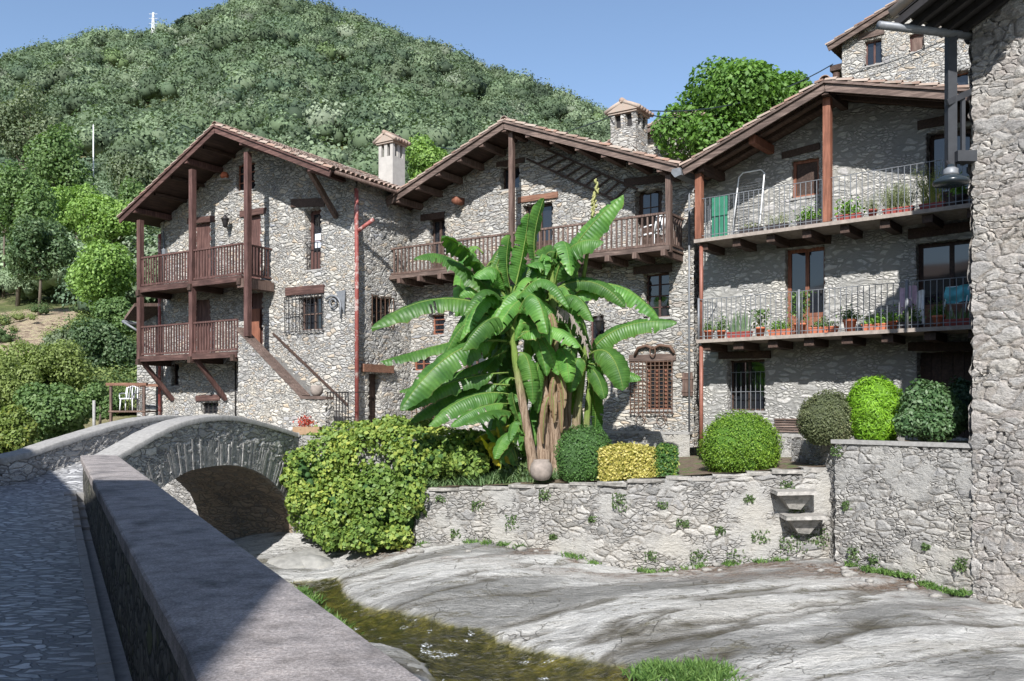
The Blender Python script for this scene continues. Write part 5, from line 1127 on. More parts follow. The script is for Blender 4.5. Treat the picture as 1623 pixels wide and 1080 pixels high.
def bstem():
    m, nt, b, out = newmat('dry_sheath_pseudostem'); k = N(nt); P = k.coord('Object', (16, 16, 1.1)); n = k.noise(P, 1.6, 7, .75, .5); z = k.n('SeparateXYZ'); nt.links.new(k.coord('Object'), z.inputs[0])
    dry = k.ramp(n, [(.32, (.045, .028, .018)), (.44, (.15, .10, .065)), (.58, (.32, .24, .175)), (.75, (.42, .35, .27))]); gr = k.ramp(n, [(.3, (.07, .11, .02)), (.6, (.15, .22, .045)), (.8, (.22, .27, .08))])
    a = k.n('Attribute', attribute_name='tint'); s = k.n('SeparateColor'); nt.links.new(a.outputs['Color'], s.inputs[0])
    nt.links.new(k.mix(s.outputs[0], dry, gr), b.inputs[0]); nt.links.new(k.bump(n, .03), b.inputs['Normal']); b.inputs['Roughness'].default_value = .7; return m
M['bstem'] = bstem()
rngb = np.random.default_rng(3)
def bez(p, n):
    p = [V(q) for q in p]; out = []
    if len(p) == 3: p = [p[0], p[0].lerp(p[1], .66)+(p[1]-p[0].lerp(p[2], .5))*.25, p[2].lerp(p[1], .66)+(p[1]-p[0].lerp(p[2], .5))*.25, p[2]]
    for i in range(n+1): t = i/n; out.append(p[0]*(1-t)**3+p[1]*3*t*(1-t)**2+p[2]*3*t*t*(1-t)+p[3]*t**3)
    return out
def leaf(t, pts, w, fold=.5, roll=0, stalk=.14, mat='banana', tears=3, name='leaf'):
    """pts: 3 world points along the midrib; the blade arches off both sides and is torn along its veins"""
    n = 60; w = w*1.02; tears = int(tears*.6); C = bez(pts, n); L = sum((C[i+1]-C[i]).length for i in range(n)); vs = []; tint = []; fs = []
    K = 5; ts = sorted(rngb.uniform(.25, .95, tears)) if tears else []; ts2 = sorted(rngb.uniform(.25, .95, tears)) if tears else []
    hue = rngb.uniform(-.5, 1.6); ph = rngb.uniform(0, 6)
    for i in range(n+1):
        u = i/n; T = (C[min(i+1, n)]-C[max(i-1, 0)]).normalized(); S = T.cross(V((0, -.62, .78)));
        if S.length < .05: S = V((1, 0, 0))
        S.normalize(); S = Matrix.Rotation(roll, 3, T) @ S; Nn = S.cross(T).normalized()
        if u < stalk: ww = .02+.0*w
        else:
            q = (u-stalk)/(1-stalk); ww = w*(1-(1-min(q/.22, 1))**2.2)**.6*(1-max(0, (q-.55)/.45)**2.4)**.62+.012
        rip = math.sin(u*62+ph)*.05+math.sin(u*27+ph*2)*.06
        for side in (-1, 1):
            for kx in range(K+1):
                f = kx/K; an = fold*(.35+.65*f); r = f*ww; droop = math.sin(an)*r
                edge = f*f*(rip*w*1.3+rngb.uniform(-.05, .05)*w)
                p = C[i]+S*side*math.cos(an)*r-Nn*(droop)+Nn*edge-V((0, 0, 1))*f*f*abs(edge)*.8
                vs.append(p); tint.append((u, f, hue, 1))
    st_ = 2*(K+1)
    for i in range(n):
        for sd in (0, 1):
            tr = ts if sd else ts2
            for kx in range(K):
                if any(abs((i+.5)/n-q) < .5/n and kx >= 1+int(q*37) % 4 for q in tr): continue
                a = i*st_+sd*(K+1)+kx; f = (a, a+st_, a+st_+1, a+1); fs.append(f if sd else f[::-1])
    o = tomesh(name, [tuple(v) for v in vs], fs, M[mat], t, smooth=True, colors=tint)
    mb = MB(); r0 = .028*max(.6, w/.35); mb.tube([p-V((0, 0, .012)) for p in C[::5]], [r0*(1-.8*i/(len(C[::5])-1)) for i in range(len(C[::5]))], 6); 
    q = tomesh('midrib', mb.v, mb.f, M['bstem'], o, smooth=True, colors=[(1, 0, 0, 1)]*len(mb.v)); return o
def stem(t, pts, rs, green=(.6, .9), name='pseudostem'):
    mb = MB(); pts = [V(p) for p in pts]; C = []; R_ = []
    for i in range(len(pts)-1):
        for q in range(6): C.append(pts[i].lerp(pts[i+1], q/6)); R_.append((rs[i]*(1-q/6)+rs[i+1]*q/6)*random.uniform(.93, 1.08))
    C.append(pts[-1]); R_.append(rs[-1]); mb.tube(C, R_, 14)
    z0, z1 = pts[0].z, pts[-1].z; tint = [(min(1, max(0, ((v[2]-z0)/(z1-z0)-green[0])/(green[1]-green[0]))), 0, 0, 1) for v in mb.v]
    return tomesh(name, mb.v, mb.f, M['bstem'], t, smooth=True, colors=tint)
M['dead_leaf'] = leaf_mat('dead_banana_leaf', [(.10, .06, .03), (.22, .14, .08), (.34, .25, .16), (.28, .22, .14)], isl=.9)
GB = 'banana plants on the garden terrace'
def A3(p, Y, dy): return [at(p[0], p[1], Y+dy[0]), at(p[2], p[3], Y+dy[1]), at(p[4], p[5], Y+dy[2])]
YA = 19.7
ba = thing('banana_plant', 'banana plant on a slim leaning pale stem, spreading its leaves to the left', 'banana plant', at(846, 752, YA), GB)
stem(ba, [at(848, 756, YA), at(832, 660, YA), at(818, 580, YA), at(811, 520, YA), at(808, 455, YA)], [.13, .095, .08, .065, .05], (.42, .6))
LA = [((808, 505, 700, 455, 588, 520), .34, .5, .1, (0, .2, -.4)), ((806, 520, 700, 545, 603, 573), .27, .45, .25, (0, .6, .2)), ((803, 540, 715, 545, 636, 648), .36, .55, -.1, (-.1, -.7, -1.0)),
      ((803, 555, 730, 590, 633, 620), .24, .5, .2, (0, .5, .6)), ((806, 590, 715, 600, 634, 648), .25, .6, 0, (0, -.3, -.5)), ((808, 610, 730, 610, 650, 668), .27, .6, .1, (0, .1, -.1)), ((810, 625, 740, 620, 680, 675), .27, .6, .1, (0, -.4, -.7)),
      ((812, 640, 760, 640, 715, 676), .20, .6, 0, (0, -.5, -.8)), ((815, 655, 780, 645, 738, 671), .24, .5, .4, (0, -.7, -1.1)), ((806, 500, 720, 395, 656, 410), .30, .5, .3, (0, .4, .1)),
      ((806, 480, 755, 400, 700, 374), .42, .35, .9, (0, -.1, -.4)), ((808, 490, 775, 432, 728, 470), .30, .6, 0, (0, .3, .2)), ((808, 480, 790, 410, 752, 440), .34, .6, .1, (0, -.3, -.6)),
      ((806, 520, 780, 490, 732, 556), .28, .8, .1, (0, -.7, -1.1)), ((812, 520, 845, 440, 868, 530), .33, .8, -.2, (0, -.6, -1.0)), ((812, 470, 830, 400, 838, 338), .26, .3, 1.1, (0, .1, 0)),
      ((812, 470, 800, 420, 808, 372), .22, .3, 1.0, (0, -.3, -.2)), ((812, 500, 775, 480, 760, 560), .3, .7, .2, (0, .4, .6)), ((815, 520, 850, 470, 900, 470), .3, .6, .2, (0, .6, .9)), ((812, 540, 780, 560, 745, 625), .28, .6, 0, (0, .5, .7)),
      ((818, 600, 790, 600, 770, 650), .22, .6, 0, (0, .3, .3)), ((830, 690, 800, 680, 784, 728), .18, .5, .2, (0, -.5, -.7)), ((832, 690, 815, 655, 808, 700), .14, .5, .4, (0, -.4, -.6)), ((836, 700, 815, 645, 812, 622), .16, .3, .8, (0, -.3, -.3)),
      ((818, 560, 840, 560, 845, 640), .24, .7, 0, (0, -.3, -.3)), ((812, 470, 770, 450, 720, 500), .30, .6, .2, (.1, .9, 1.1))]
for p, w, fo, ro, dy in LA: leaf(ba, A3(p, YA, dy), w, fo, ro, tears=int(rngb.integers(2, 7)))
leaf(ba, A3((822, 672, 790, 676, 752, 698), YA, (0, .5, .3)), .15, .5, .2, mat='banana_y', tears=1)['label'] = 'drooping bright yellow leaf'
YB = 20.1
bb = thing('banana_plant', 'tallest banana plant, thick dry tan trunk and upright leaves', 'banana plant', at(880, 755, YB), GB)
stem(bb, [at(884, 758, YB), at(879, 680, YB), at(878, 590, YB), at(877, 480, YB), at(872, 400, YB)], [.17, .135, .12, .10, .06], (.6, .8))
stem(bb, [at(862, 756, YB-.1), at(861, 680, YB), at(864, 600, YB+.1), at(868, 560, YB+.2)], [.18, .14, .10, .05], (2, 3), 'old_stem')
LB = [((866, 460, 838, 400, 862, 314), .27, .25, 1.2, (0, -.2, -.1)), ((876, 470, 905, 385, 988, 309), .33, .55, .2, (0, -.2, -.5)), ((876, 470, 895, 380, 957, 384), .33, .65, .1, (0, -.5, -.8)),
      ((878, 500, 960, 425, 1046, 507), .30, .6, 0, (0, .2, .1)), ((870, 450, 860, 400, 880, 400), .3, .5, .6, (0, -.2, -.3)), ((872, 470, 850, 420, 810, 440), .3, .6, .3, (0, .5, .7)), ((874, 470, 900, 440, 920, 520), .3, .8, .1, (0, -.2, -.2)),
      ((872, 460, 840, 440, 846, 520), .32, .8, .2, (0, -.3, -.2)), ((876, 500, 905, 480, 905, 590), .28, .8, 0, (0, .3, .3)), ((870, 480, 850, 460, 860, 590), .3, .7, 0, (0, .5, .5)), ((874, 560, 895, 545, 902, 606), .27, .7, .1, (0, -.5, -.8)),
      ((864, 590, 850, 560, 852, 655), .22, .8, 0, (0, -.3, -.4)), ((866, 470, 830, 450, 790, 500), .3, .7, .2, (0, .8, 1.2)), ((880, 470, 920, 430, 960, 470), .28, .7, .2, (0, .9, 1.2)), ((870, 450, 880, 410, 915, 425), .3, .6, .4, (0, .2, .1)), ((870, 455, 866, 410, 835, 420), .3, .6, .4, (0, -.2, -.4))]
for p, w, fo, ro, dy in LB: leaf(bb, A3(p, YB, dy), w, fo, ro, tears=int(rngb.integers(2, 8)))
stem(bb, [at(925, 440, YB), at(934, 380, YB), at(940, 330, YB), at(946, 288, YB)], [.05, .04, .03, .02], (-1, 0), 'flower_stalk')
mb = MB()
for i in range(34):
    q = i/34; c = at(938+q*9+random.uniform(-4, 4), 345-q*58, YB-.03); mb.tube([c, c+V((random.uniform(-.05, .05), -.04, .07))], [.03, .014], 6)
part('flower_buds', mb, plain_mat('green_flower_buds', (.27, .27, .11), .8), bb)
mb = MB()
for i in range(46):
    q = i/46; c = at(886+q*48+random.uniform(-3, 3), 492+q*q*66+random.uniform(-3, 3), YB-.4); mb.tube([c, c+V((random.uniform(-.06, .06), 0, -random.uniform(.1, .3)*(1-q*.5)))], [.022, .008], 5)
mb.tube([at(878, 485, YB), at(905, 500, YB-.4), at(936, 560, YB-.4)], [.03, .02, .012], 6); part('dead_flower_spray', mb, 'clay', bb)
rd = np.random.default_rng(31)
for i in range(7):                                     # withered leaves hanging along the trunks
    T_0 = bb; bx = {0: 876, 1: 872, 2: 884, 3: 868}[i % 4]; by = rd.uniform(490, 640); dx = rd.uniform(-16, 16); Yd = {0: YB-.25, 1: YB-.2, 2: YB-.22, 3: YB-.2}[i % 4]
    q = leaf(T_0, A3((bx, by, bx+dx, by+rd.uniform(0, 15), bx+dx*1.1, by+rd.uniform(50, 110)), Yd, (0, -.15, -.1)), rd.uniform(.05, .09), .5, rd.uniform(-.6, .6), mat='dead_leaf', tears=4, name='dead_leaf')
rq = np.random.default_rng(12)
for T_0, sx, sy, YY_, cnt in ((ba, 808, 490, YA, 15), (bb, 874, 460, YB, 16)):     # the many smaller arching leaves that fill the crown
    for i in range(cnt):
        an = rq.uniform(-.1, math.pi+.1); Lp_ = rq.uniform(75, 130); ex_, ey_ = math.cos(an)*Lp_, -math.sin(an)*Lp_*.75; dr = rq.uniform(20, 80)
        y0 = sy+rq.uniform(-10, 60); dz_ = rq.uniform(-1.1, .9)
        leaf(T_0, A3((sx, y0, sx+ex_*.55, y0+ey_*.9-15, sx+ex_, y0+ey_*.55+dr), YY_, (0, dz_*.5, dz_)), rq.uniform(.17, .28), rq.uniform(.4, .8), rq.uniform(-.3, .6), tears=int(rq.integers(2, 8)))
YC = 20.4
bc = thing('banana_plant', 'banana plant with several thin dark stems right of the thick trunk', 'banana plant', at(915, 745, YC), GB)
stem(bc, [at(908, 735, YC), at(914, 660, YC), at(922, 600, YC), at(929, 545, YC)], [.13, .10, .08, .05], (.3, .6))
stem(bc, [at(895, 735, YC+.2), at(900, 640, YC+.2), at(908, 560, YC+.2)], [.12, .09, .05], (.5, .9)); stem(bc, [at(925, 735, YC+.2), at(932, 640, YC+.2), at(934, 590, YC+.2)], [.10, .07, .04], (.3, .5))
LC = [((928, 570, 975, 510, 1073, 511), .27, .5, .2, (0, -.2, -.5)), ((930, 565, 968, 545, 988, 618), .33, .5, .2, (0, -.6, -.9)), ((932, 575, 975, 585, 1016, 601), .17, .4, .3, (0, .2, .2)), ((926, 575, 912, 560, 905, 622), .24, .6, .1, (0, -.4, -.6)),
      ((930, 580, 948, 590, 958, 632), .20, .6, .1, (0, -.5, -.7)), ((925, 560, 905, 520, 895, 560), .2, .6, .3, (0, 0, 0)), ((934, 600, 945, 640, 942, 700), .19, .3, .9, (0, .3, .4)), ((922, 600, 940, 560, 948, 600), .2, .6, .1, (0, .3, .2)), ((905, 560, 925, 520, 935, 585), .24, .7, .1, (.2, .5, .6))]
for p, w, fo, ro, dy in LC: leaf(bc, A3(p, YC, dy), w, fo, ro, tears=int(rngb.integers(1, 5)))
YD = 20.9                                              # dark inner mass of hanging leaves between the stems
bd = thing('banana_plant', 'short banana plant filling the dark gap behind the slim leaning stem', 'banana plant', at(790, 750, YD), GB)
stem(bd, [at(800, 752, YD), at(796, 650, YD), at(800, 570, YD)], [.12, .10, .05], (.3, .6))
for i in range(46):
    bx, by = rngb.uniform(765, 905), rngb.uniform(400, 660); dx = rngb.uniform(-65, 55); dyy = rngb.uniform(35, 110)
    leaf(bd, A3((bx, by, bx+dx*.7, by-rngb.uniform(0, 30), bx+dx, by+dyy), YD, (0, rngb.uniform(-.3, .4), rngb.uniform(-.5, .5))), rngb.uniform(.15, .27), .75, rngb.uniform(-.2, .5), tears=int(rngb.integers(1, 5)))
for i in range(7):
    bx = rngb.uniform(785, 835); leaf(bd, A3((bx+10, 745, bx, rngb.uniform(690, 720), bx-rngb.uniform(10, 40), rngb.uniform(660, 735)), YD-1, (0, 0, -.3)), .13, .5, .3, mat='banana_y' if i % 3 == 0 else 'banana', tears=1)

# ------------------------------------------------------------------ shrubs, vines
def bush_(name, label, cat, lobes, n, leafsize, cols, group=None, shell=.06, jit=.6, asp=.6, core=.9, nscale=2, seed=1, base=None, trans=.3, isl=.5, gloss=.35, cull=0):
    rng = np.random.default_rng(seed); L = np.array(lobes); zb = base if base is not None else min(l[2]-l[5] for l in lobes)
    t = thing(name, label, cat, (L[:, 0].mean(), L[:, 1].mean(), zb), group); C, Nn = crown_pts(lobes, n, rng, shell, jit)
    nz = fbm(C[:, 0]+C[:, 2]*.7, C[:, 1]+C[:, 2], 3.2, 3, seed*1.3)-.5; C = C+Nn*(nz[:, None]*.32*min(1, leafsize*18)); k = C[:, 2] > zb-.02; C = C[k]; Nn = Nn[k]
    if cull: kq = fbm(C[:, 0]*1.0+C[:, 1], C[:, 2]*1.2-C[:, 1]*.4, 1.5, 4, seed+5.)+rng.normal(size=len(C))*.04 > cull; C = C[kq]; Nn = Nn[kq]
    v, f = leafquads(C, Nn, leafsize, asp, rng); lm = leaf_mat('foliage', cols, nscale=nscale, trans=trans, isl=isl, gloss=gloss); tomesh('leaves', v, f, lm, t)
    if core:
        cv, cf = ICO3; Vs = []; Fs = []
        for i, l in enumerate(lobes):
            q = cv*np.array(l[3:6])*core*(1+.05*np.sin(cv[:, :1]*9+cv[:, 1:2]*7))+np.array(l[:3]); q[:, 2] = np.maximum(q[:, 2], zb); Vs.append(q); Fs.append(cf+i*len(cv))
        tomesh('twigs', np.concatenate(Vs), np.concatenate(Fs), plain_mat('inner_twigs', cols[0], .9), t)
    return t
def dome(px0, px1, pt, pb, Y, sq=1.0, dep=1.0):
    a = at(px0, pb, Y); b = at(px1, pt, Y); rx = (b.x-a.x)/2; h = b.z-a.z; zc = a.z+h*.42; cx_ = (a.x+b.x)/2; cy_ = Y+rx*dep*.6
    out = [(cx_, cy_, zc, rx, rx*dep, b.z-zc)]
    return out, a.z
cG = [(.035, .075, .022), (.06, .13, .035), (.09, .19, .045), (.13, .25, .06)]
l, zb = dome(882, 973, 674, 762, 18.75); bush_('clipped_shrub', 'dark green clipped dome shrub right of the banana trunks', 'shrub', l+[(l[0][0], l[0][1], zb+.32, l[0][3]*.98, l[0][3]*.98, .5)], 15000, .045, cG, nscale=1.3, seed=21, base=zb-.1)
l, zb = dome(1120, 1247, 652, 750, 17.95); bush_('clipped_shrub', 'large bright green ball shrub on top of the river wall', 'shrub', l+[(l[0][0], l[0][1], zb+.35, l[0][3]*.99, l[0][3]*.95, .5)], 22000, .042, [(.05, .11, .012), (.10, .19, .02), (.17, .28, .03), (.26, .38, .05)], nscale=1.2, seed=22, base=zb-.02, isl=.55)
def boxbush(name, label, px0, px1, pt, pb, Y, depth, n, ls, cols, seed):
    rng = np.random.default_rng(seed); a = at(px0, pb, Y); b = at(px1, pt, Y); t = thing(name, label, 'hedge', ((a.x+b.x)/2, Y+depth/2, a.z-.05)); w, h = b.x-a.x, b.z-a.z
    f = rng.choice(4, n, p=[.45, .35, .1, .1]); u = rng.uniform(0, 1, n); v = rng.uniform(0, 1, n); C = np.zeros((n, 3)); Nn = np.zeros((n, 3)); i_ = rng.uniform(0, .1, n)
    bulge = .06*np.sin(u*math.pi)
    for k, (o, nn) in enumerate([((0, -1), (0, -1, .1)), ((0, 0), (0, 0, 1)), ((-1, 0), (-1, 0, 0)), ((1, 0), (1, 0, 0))]):
        m_ = f == k
        if k == 0: C[m_] = np.stack([a.x+u[m_]*w, Y+i_[m_]-bulge[m_], a.z+v[m_]*h], 1)
        elif k == 1: C[m_] = np.stack([a.x+u[m_]*w, Y+v[m_]*depth, b.z-i_[m_]+bulge[m_]-.9*np.abs(u[m_]-.5)**3], 1)
        elif k == 2: C[m_] = np.stack([a.x+i_[m_], Y+u[m_]*depth, a.z+v[m_]*h], 1)
        else: C[m_] = np.stack([b.x-i_[m_], Y+u[m_]*depth, a.z+v[m_]*h], 1)
        Nn[m_] = nn
    C += rng.normal(size=(n, 3))*.025; nz = fbm(C[:, 0], C[:, 2]+C[:, 1], 4., 3, seed)-.5; C[:, 1] -= nz*.12; C[:, 2] += nz*.1; Nn = Nn+rng.normal(size=(n, 3))*.6; Nn /= np.linalg.norm(Nn, axis=1, keepdims=True)
    q, ff = leafquads(C, Nn, ls, .6, rng); tomesh('leaves', q, ff, leaf_mat('foliage', cols, nscale=3, isl=.8), t)
    mb = MB(); mb.box(a.x+.09, b.x-.09, Y+.09, Y+depth-.08, a.z-.05, b.z-.17); part('twigs', mb, plain_mat('inner_twigs', cols[0], .9), t)
boxbush('hedge', 'low box hedge of golden variegated leaves on the river wall', 952, 1042, 711, 760, 18.25, .6, 9500, .055, [(.12, .15, .02), (.33, .30, .06), (.55, .48, .14), (.68, .60, .26)], 23)
boxbush('hedge', 'small dark green hedge with yellow tips at the right of the golden hedge', 1041, 1074, 710, 757, 18.2, .55, 3600, .055, [(.03, .08, .02), (.05, .13, .03), (.10, .20, .04), (.34, .36, .07)], 24)
l, zb = dome(1276, 1366, 619, 700, 17.2, dep=.95); bush_('clipped_shrub', 'brownish green clipped shrub, leftmost in the planter by the tower', 'shrub', l+[(l[0][0], l[0][1], zb+.4, l[0][3]*.98, l[0][3]*.9, .5)], 15000, .04, [(.05, .06, .03), (.09, .11, .05), (.15, .17, .08), (.22, .19, .12)], nscale=1.6, seed=25, base=.93)
a = at(1360, 697, 16.7); b = at(1448, 596, 16.7); cx_ = (a.x+b.x)/2; rr = (b.x-a.x)/2
bush_('clipped_shrub', 'vivid lime green feathery conifer shrub in the middle of the planter', 'shrub', [(cx_, 17.2, a.z+.62, rr, rr*.9, b.z-a.z-.62), (cx_, 17.2, a.z+.4, rr*.93, rr*.85, .6)], 17000, .085, [(.07, .15, .01), (.13, .27, .015), (.22, .42, .03), (.33, .54, .05)], nscale=2.5, seed=26, base=.93, asp=.22, jit=.45, isl=.6)
bush_('shrub', 'loose glossy green shrub with whitish leaf backs, right side of the planter', 'shrub', [tuple(at(1470, 645, 16.4))+(.50, .45, .5), tuple(at(1500, 660, 16.3))+(.36, .4, .42), tuple(at(1445, 670, 16.2))+(.33, .35, .3), tuple(at(1480, 675, 16.1))+(.4, .35, .3)], 9500, .075, [(.03, .07, .025), (.055, .12, .04), (.11, .19, .075), (.24, .30, .20)], shell=.22, nscale=2, seed=27, base=.93, core=.7, gloss=.6)
bush_('shrub', 'dark shaded shrub between the loose green shrub and the tower', 'shrub', [tuple(at(1528, 642, 16.6))+(.32, .32, .48)], 3200, .07, [(.02, .05, .03), (.035, .08, .04), (.06, .11, .06), (.09, .14, .09)], shell=.2, seed=28, base=.93, core=.75)
VC = [(.035, .08, .022), (.09, .165, .036), (.18, .265, .055), (.35, .39, .08), (.54, .48, .12)]
rv = np.random.default_rng(77); vl = []
for px, py, Y, rx, ry, rz in [(520, 745, 21.6, .9, .9, .75), (590, 725, 21.6, .95, 1.0, .7), (650, 725, 21.0, .8, .9, .65), (540, 805, 20.9, .8, .7, .8), (612, 800, 20.3, .8, .7, .85), (650, 775, 20.0, .42, .5, .8), (485, 800, 20.9, .45, .5, .7), (700, 705, 21.0, .7, .8, .42), (560, 697, 23.4, 1.2, 1.2, .5), (640, 690, 22.6, 1.1, 1.2, .45), (478, 745, 21.3, .42, .6, .5), (510, 705, 22.4, .6, .7, .4), (575, 850, 20.0, .5, .5, .33), (525, 848, 20.4, .34, .4, .3), (742, 704, 20.7, .6, .6, .34), (790, 712, 20.9, .45, .5, .3), (628, 700, 20.7, .7, .5, .36), (590, 690, 21.4, .7, .6, .36), (665, 712, 20.3, .5, .4, .4), (700, 735, 20.15, .5, .4, .35), (745, 735, 19.9, .4, .4, .26), (700, 725, 20.2, .55, .5, .42), (630, 850, 19.9, .4, .4, .25), (675, 735, 20.4, .5, .5, .5)]:
    vl.append((tuple(at(px, py, Y)), rx, ry, rz))
    for _ in range(7):
        d = unit(1, rv)[0]; d[1] = -abs(d[1]); c = at(px, py, Y); q = rv.uniform(.18, .34); vl.append(((c.x+d[0]*rx*.85, c.y+d[1]*ry*.85, c.z+d[2]*rz*.85), rx*q+.06, ry*q+.06, rz*q+.06))
bush_('climbing_vine', 'large mass of yellow green vine spilling over the wall beside the bridge', 'vine', [q[0]+tuple(q[1:]) for q in vl], 62000, .105, VC, shell=.16, jit=.65, nscale=.6, asp=.85, core=.5, seed=30, base=-2.2, isl=.38, cull=.42)
bush_('shrub', 'dark leafy undergrowth between the vine and the banana stems', 'shrub', [tuple(at(785, 728, 20.9))+(.7, .6, .45), tuple(at(815, 745, 20.2))+(.5, .4, .35), tuple(at(745, 745, 20.6))+(.5, .5, .3)], 7500, .085, [(.025, .05, .02), (.045, .085, .03), (.08, .13, .04), (.14, .19, .05)], shell=.25, core=.7, seed=31)
# ------------------------------------------------------------------ small greenery
def tufts(name, label, cat, spots, n, h, cols, mat=None, seed=1, kind='stuff', spread=.12, w=.012, lean=.5, group=None):
    """thin upright blades round each spot"""
    rng = np.random.default_rng(seed); S = np.array([tuple(s) for s in spots]); k = rng.integers(0, len(S), n); B = S[k].copy(); B[:, 0] += rng.normal(size=n)*spread; B[:, 1] += rng.normal(size=n)*spread
    d = rng.normal(size=(n, 3))*lean; d[:, 2] = 1; d /= np.linalg.norm(d, axis=1, keepdims=True); H = h*rng.uniform(.4, 1.2, (n, 1)); side = np.cross(d, rng.normal(size=(n, 3))); side /= np.linalg.norm(side, axis=1, keepdims=True)
    M1 = B+d*H*.55; T_ = B+d*H+np.c_[d[:, :2]*H*.4, np.zeros(n)]; v = np.stack([B-side*w, B+side*w, M1+side*w*.8, M1-side*w*.8, T_+side*w*.1, T_-side*w*.1], 1).reshape(-1, 3); b_ = (np.arange(n)*6)[:, None]
    f = np.concatenate([b_+np.array([[0, 1, 2, 3]]), b_+np.array([[3, 2, 4, 5]])]); o = tomesh(name, v, f, leaf_mat('blades', cols, nscale=3, isl=.8), origin=tuple(S.mean(0)))
    return tag(o, label, cat, group, kind)
GR = [(.04, .09, .02), (.08, .16, .04), (.14, .24, .06), (.20, .30, .10)]
def bp_(px, py): 
    p = onbed(px, py); return (p.x, p.y, bedz(p.x, p.y)-.01)
sp = [bp_(1020+i*9, 1068+random.uniform(-8, 14)) for i in range(15)]; tufts('grass', 'bright grass tuft beside the stream at the bottom edge', 'grass', sp, 2600, .17, GR, seed=41, spread=.10)
sp = [bp_(x, y) for x, y in ((475, 945), (490, 952), (505, 968), (520, 975), (535, 985), (540, 1000), (470, 938), (515, 985))]; tufts('grass', 'grass along the left bank of the stream next to the parapet', 'grass', sp, 2300, .16, GR, seed=42, spread=.11)
sp = [(x, y, gz_(x)-.02) for x, y in [(random.uniform(-2, .9), random.uniform(19.5, 20.6)) for _ in range(60)] if y > 19.6-.25*x]; tufts('grass', 'fine grass on the garden bed in front of the banana stems', 'grass', sp, 6500, .26, [(.05, .10, .04), (.09, .16, .06), (.14, .22, .09), (.20, .27, .12)], seed=43, spread=.12)
sp = [(P_[0], P_[1], bedz(P_[0], P_[1])) for P_ in [GP_(u, -.12, 0) for u in np.linspace(.2, GL_[-1]-.1, 46)] if random.random() < .35]; tufts('grass', 'thin weeds along the foot of the garden river wall', 'grass', sp, 900, .11, GR, seed=44, spread=.08)
sp = [(P_[0], P_[1], bedz(P_[0], P_[1])+.02) for P_ in [PP_(u, -.10, 0) for u in np.linspace(0, 2.5, 26)] if random.random() < .6]; tufts('grass', 'weeds along the foot of the planter wall by the tower', 'grass', sp, 1300, .10, GR, seed=45, spread=.06)
# weeds rooted in the wall joints: one leafy cushion each
cush = None
def cushion(px, py, u_from, r, seed):
    rng = np.random.default_rng(seed); Pf = GP_ if u_from == 'g' else PP_; LL = GL_[-1] if u_from == 'g' else PL_[-1]; best = min(np.linspace(0, LL, 160), key=lambda u: abs(Pf(u, 0, 0)[0]/Pf(u, 0, 0)[1]*F+CX-px)); p = Pf(best, -.03, 0); z = EZ+(HY-py)/F*p[1]
    n = int(90+r*560); C = np.array([p[0], p[1], z])+np.clip(rng.normal(size=(n, 3)), -1.5, 1.5)*np.array([r*.85, .04, r*.6]); C[:, 2] -= np.abs(np.clip(rng.normal(size=n), -1.5, 1.5))*r*.3; Nn = unit(n, rng); Nn[:, 1] -= .8; Nn /= np.linalg.norm(Nn, axis=1, keepdims=True)
    v, f = leafquads(C, Nn, .055, .6, rng); o = tomesh('wall_weed', v, f, M['weed'], origin=(p[0], p[1], z)); return o
M['weed'] = leaf_mat('weed_leaves', [(.04, .07, .025), (.07, .12, .04), (.11, .17, .06), (.16, .20, .09)], nscale=3)
WS = [(672, 800, .12, 'g', 'thin weed cushion at the left end of the river wall under the vine edge'), (990, 793, .17, 'g', 'trailing weed cushion below the golden hedge'), (868, 782, .12, 'g', 'weed cushion just below the round clay jar'), (1168, 882, .16, 'g', 'weed cushion low on the wall left of the two steps'), (1110, 880, .14, 'g', 'low weed cushion below the bright ball shrub, in line with its left edge'), (815, 826, .15, 'g', 'weed cushion round the dark hole in the left half of the wall'),
      (1205, 848, .13, 'g', 'weed cushion at mid height, left of the lower step'), (1262, 802, .11, 'g', 'weed tuft growing on the step between both slabs'), (1255, 858, .20, 'g', 'broad weed patch under the lower step'), (1300, 850, .17, 'g', 'weed patch right of the lower step beside the drain shadow'), (1330, 713, .10, 'p', 'small plant rooted under the planter coping near its left corner'), (1390, 885, .10, 'p', 'weed at the foot of the planter wall'),
      (1528, 893, .10, 'p', 'weed in the seam between planter wall and tower'), (725, 845, .10, 'g', 'small bright weed near the bottom of the wall beside the vine'), (1050, 800, .07, 'g', 'tiny weed right of the trailing cushion'), (760, 800, .10, 'g', 'greyish weed left of the dark hole in the wall'), (1470, 865, .06, 'p', 'tiny weed in the lower middle of the planter wall')]
WS += [(700, 790, .08, 'g', 'small weed near the top of the wall beside the vine edge'), (1080, 828, .09, 'g', 'weed patch right of centre halfway up the river wall'), (1140, 840, .08, 'g', 'weed in the joints below the right half of the ball shrub'), (940, 822, .06, 'g', 'tiny weed in the middle of the river wall'), (1185, 790, .08, 'g', 'weed below the ball shrub near its right edge'), (1245, 770, .10, 'g', 'green tuft beside the upper step'), (1030, 880, .10, 'g', 'low weed near the foot of the river wall right of its middle'), (880, 850, .06, 'g', 'tiny low weed below the clay jar'), (1345, 800, .08, 'p', 'moss tuft at the left edge of the planter wall'), (1360, 875, .13, 'p', 'leafy weed low at the left foot of the planter wall')]
for i, (px, py, r, w_, lb) in enumerate(WS): tag(cushion(px, py, w_, r, 100+i), lb, 'weed', 'weeds growing in the river wall')
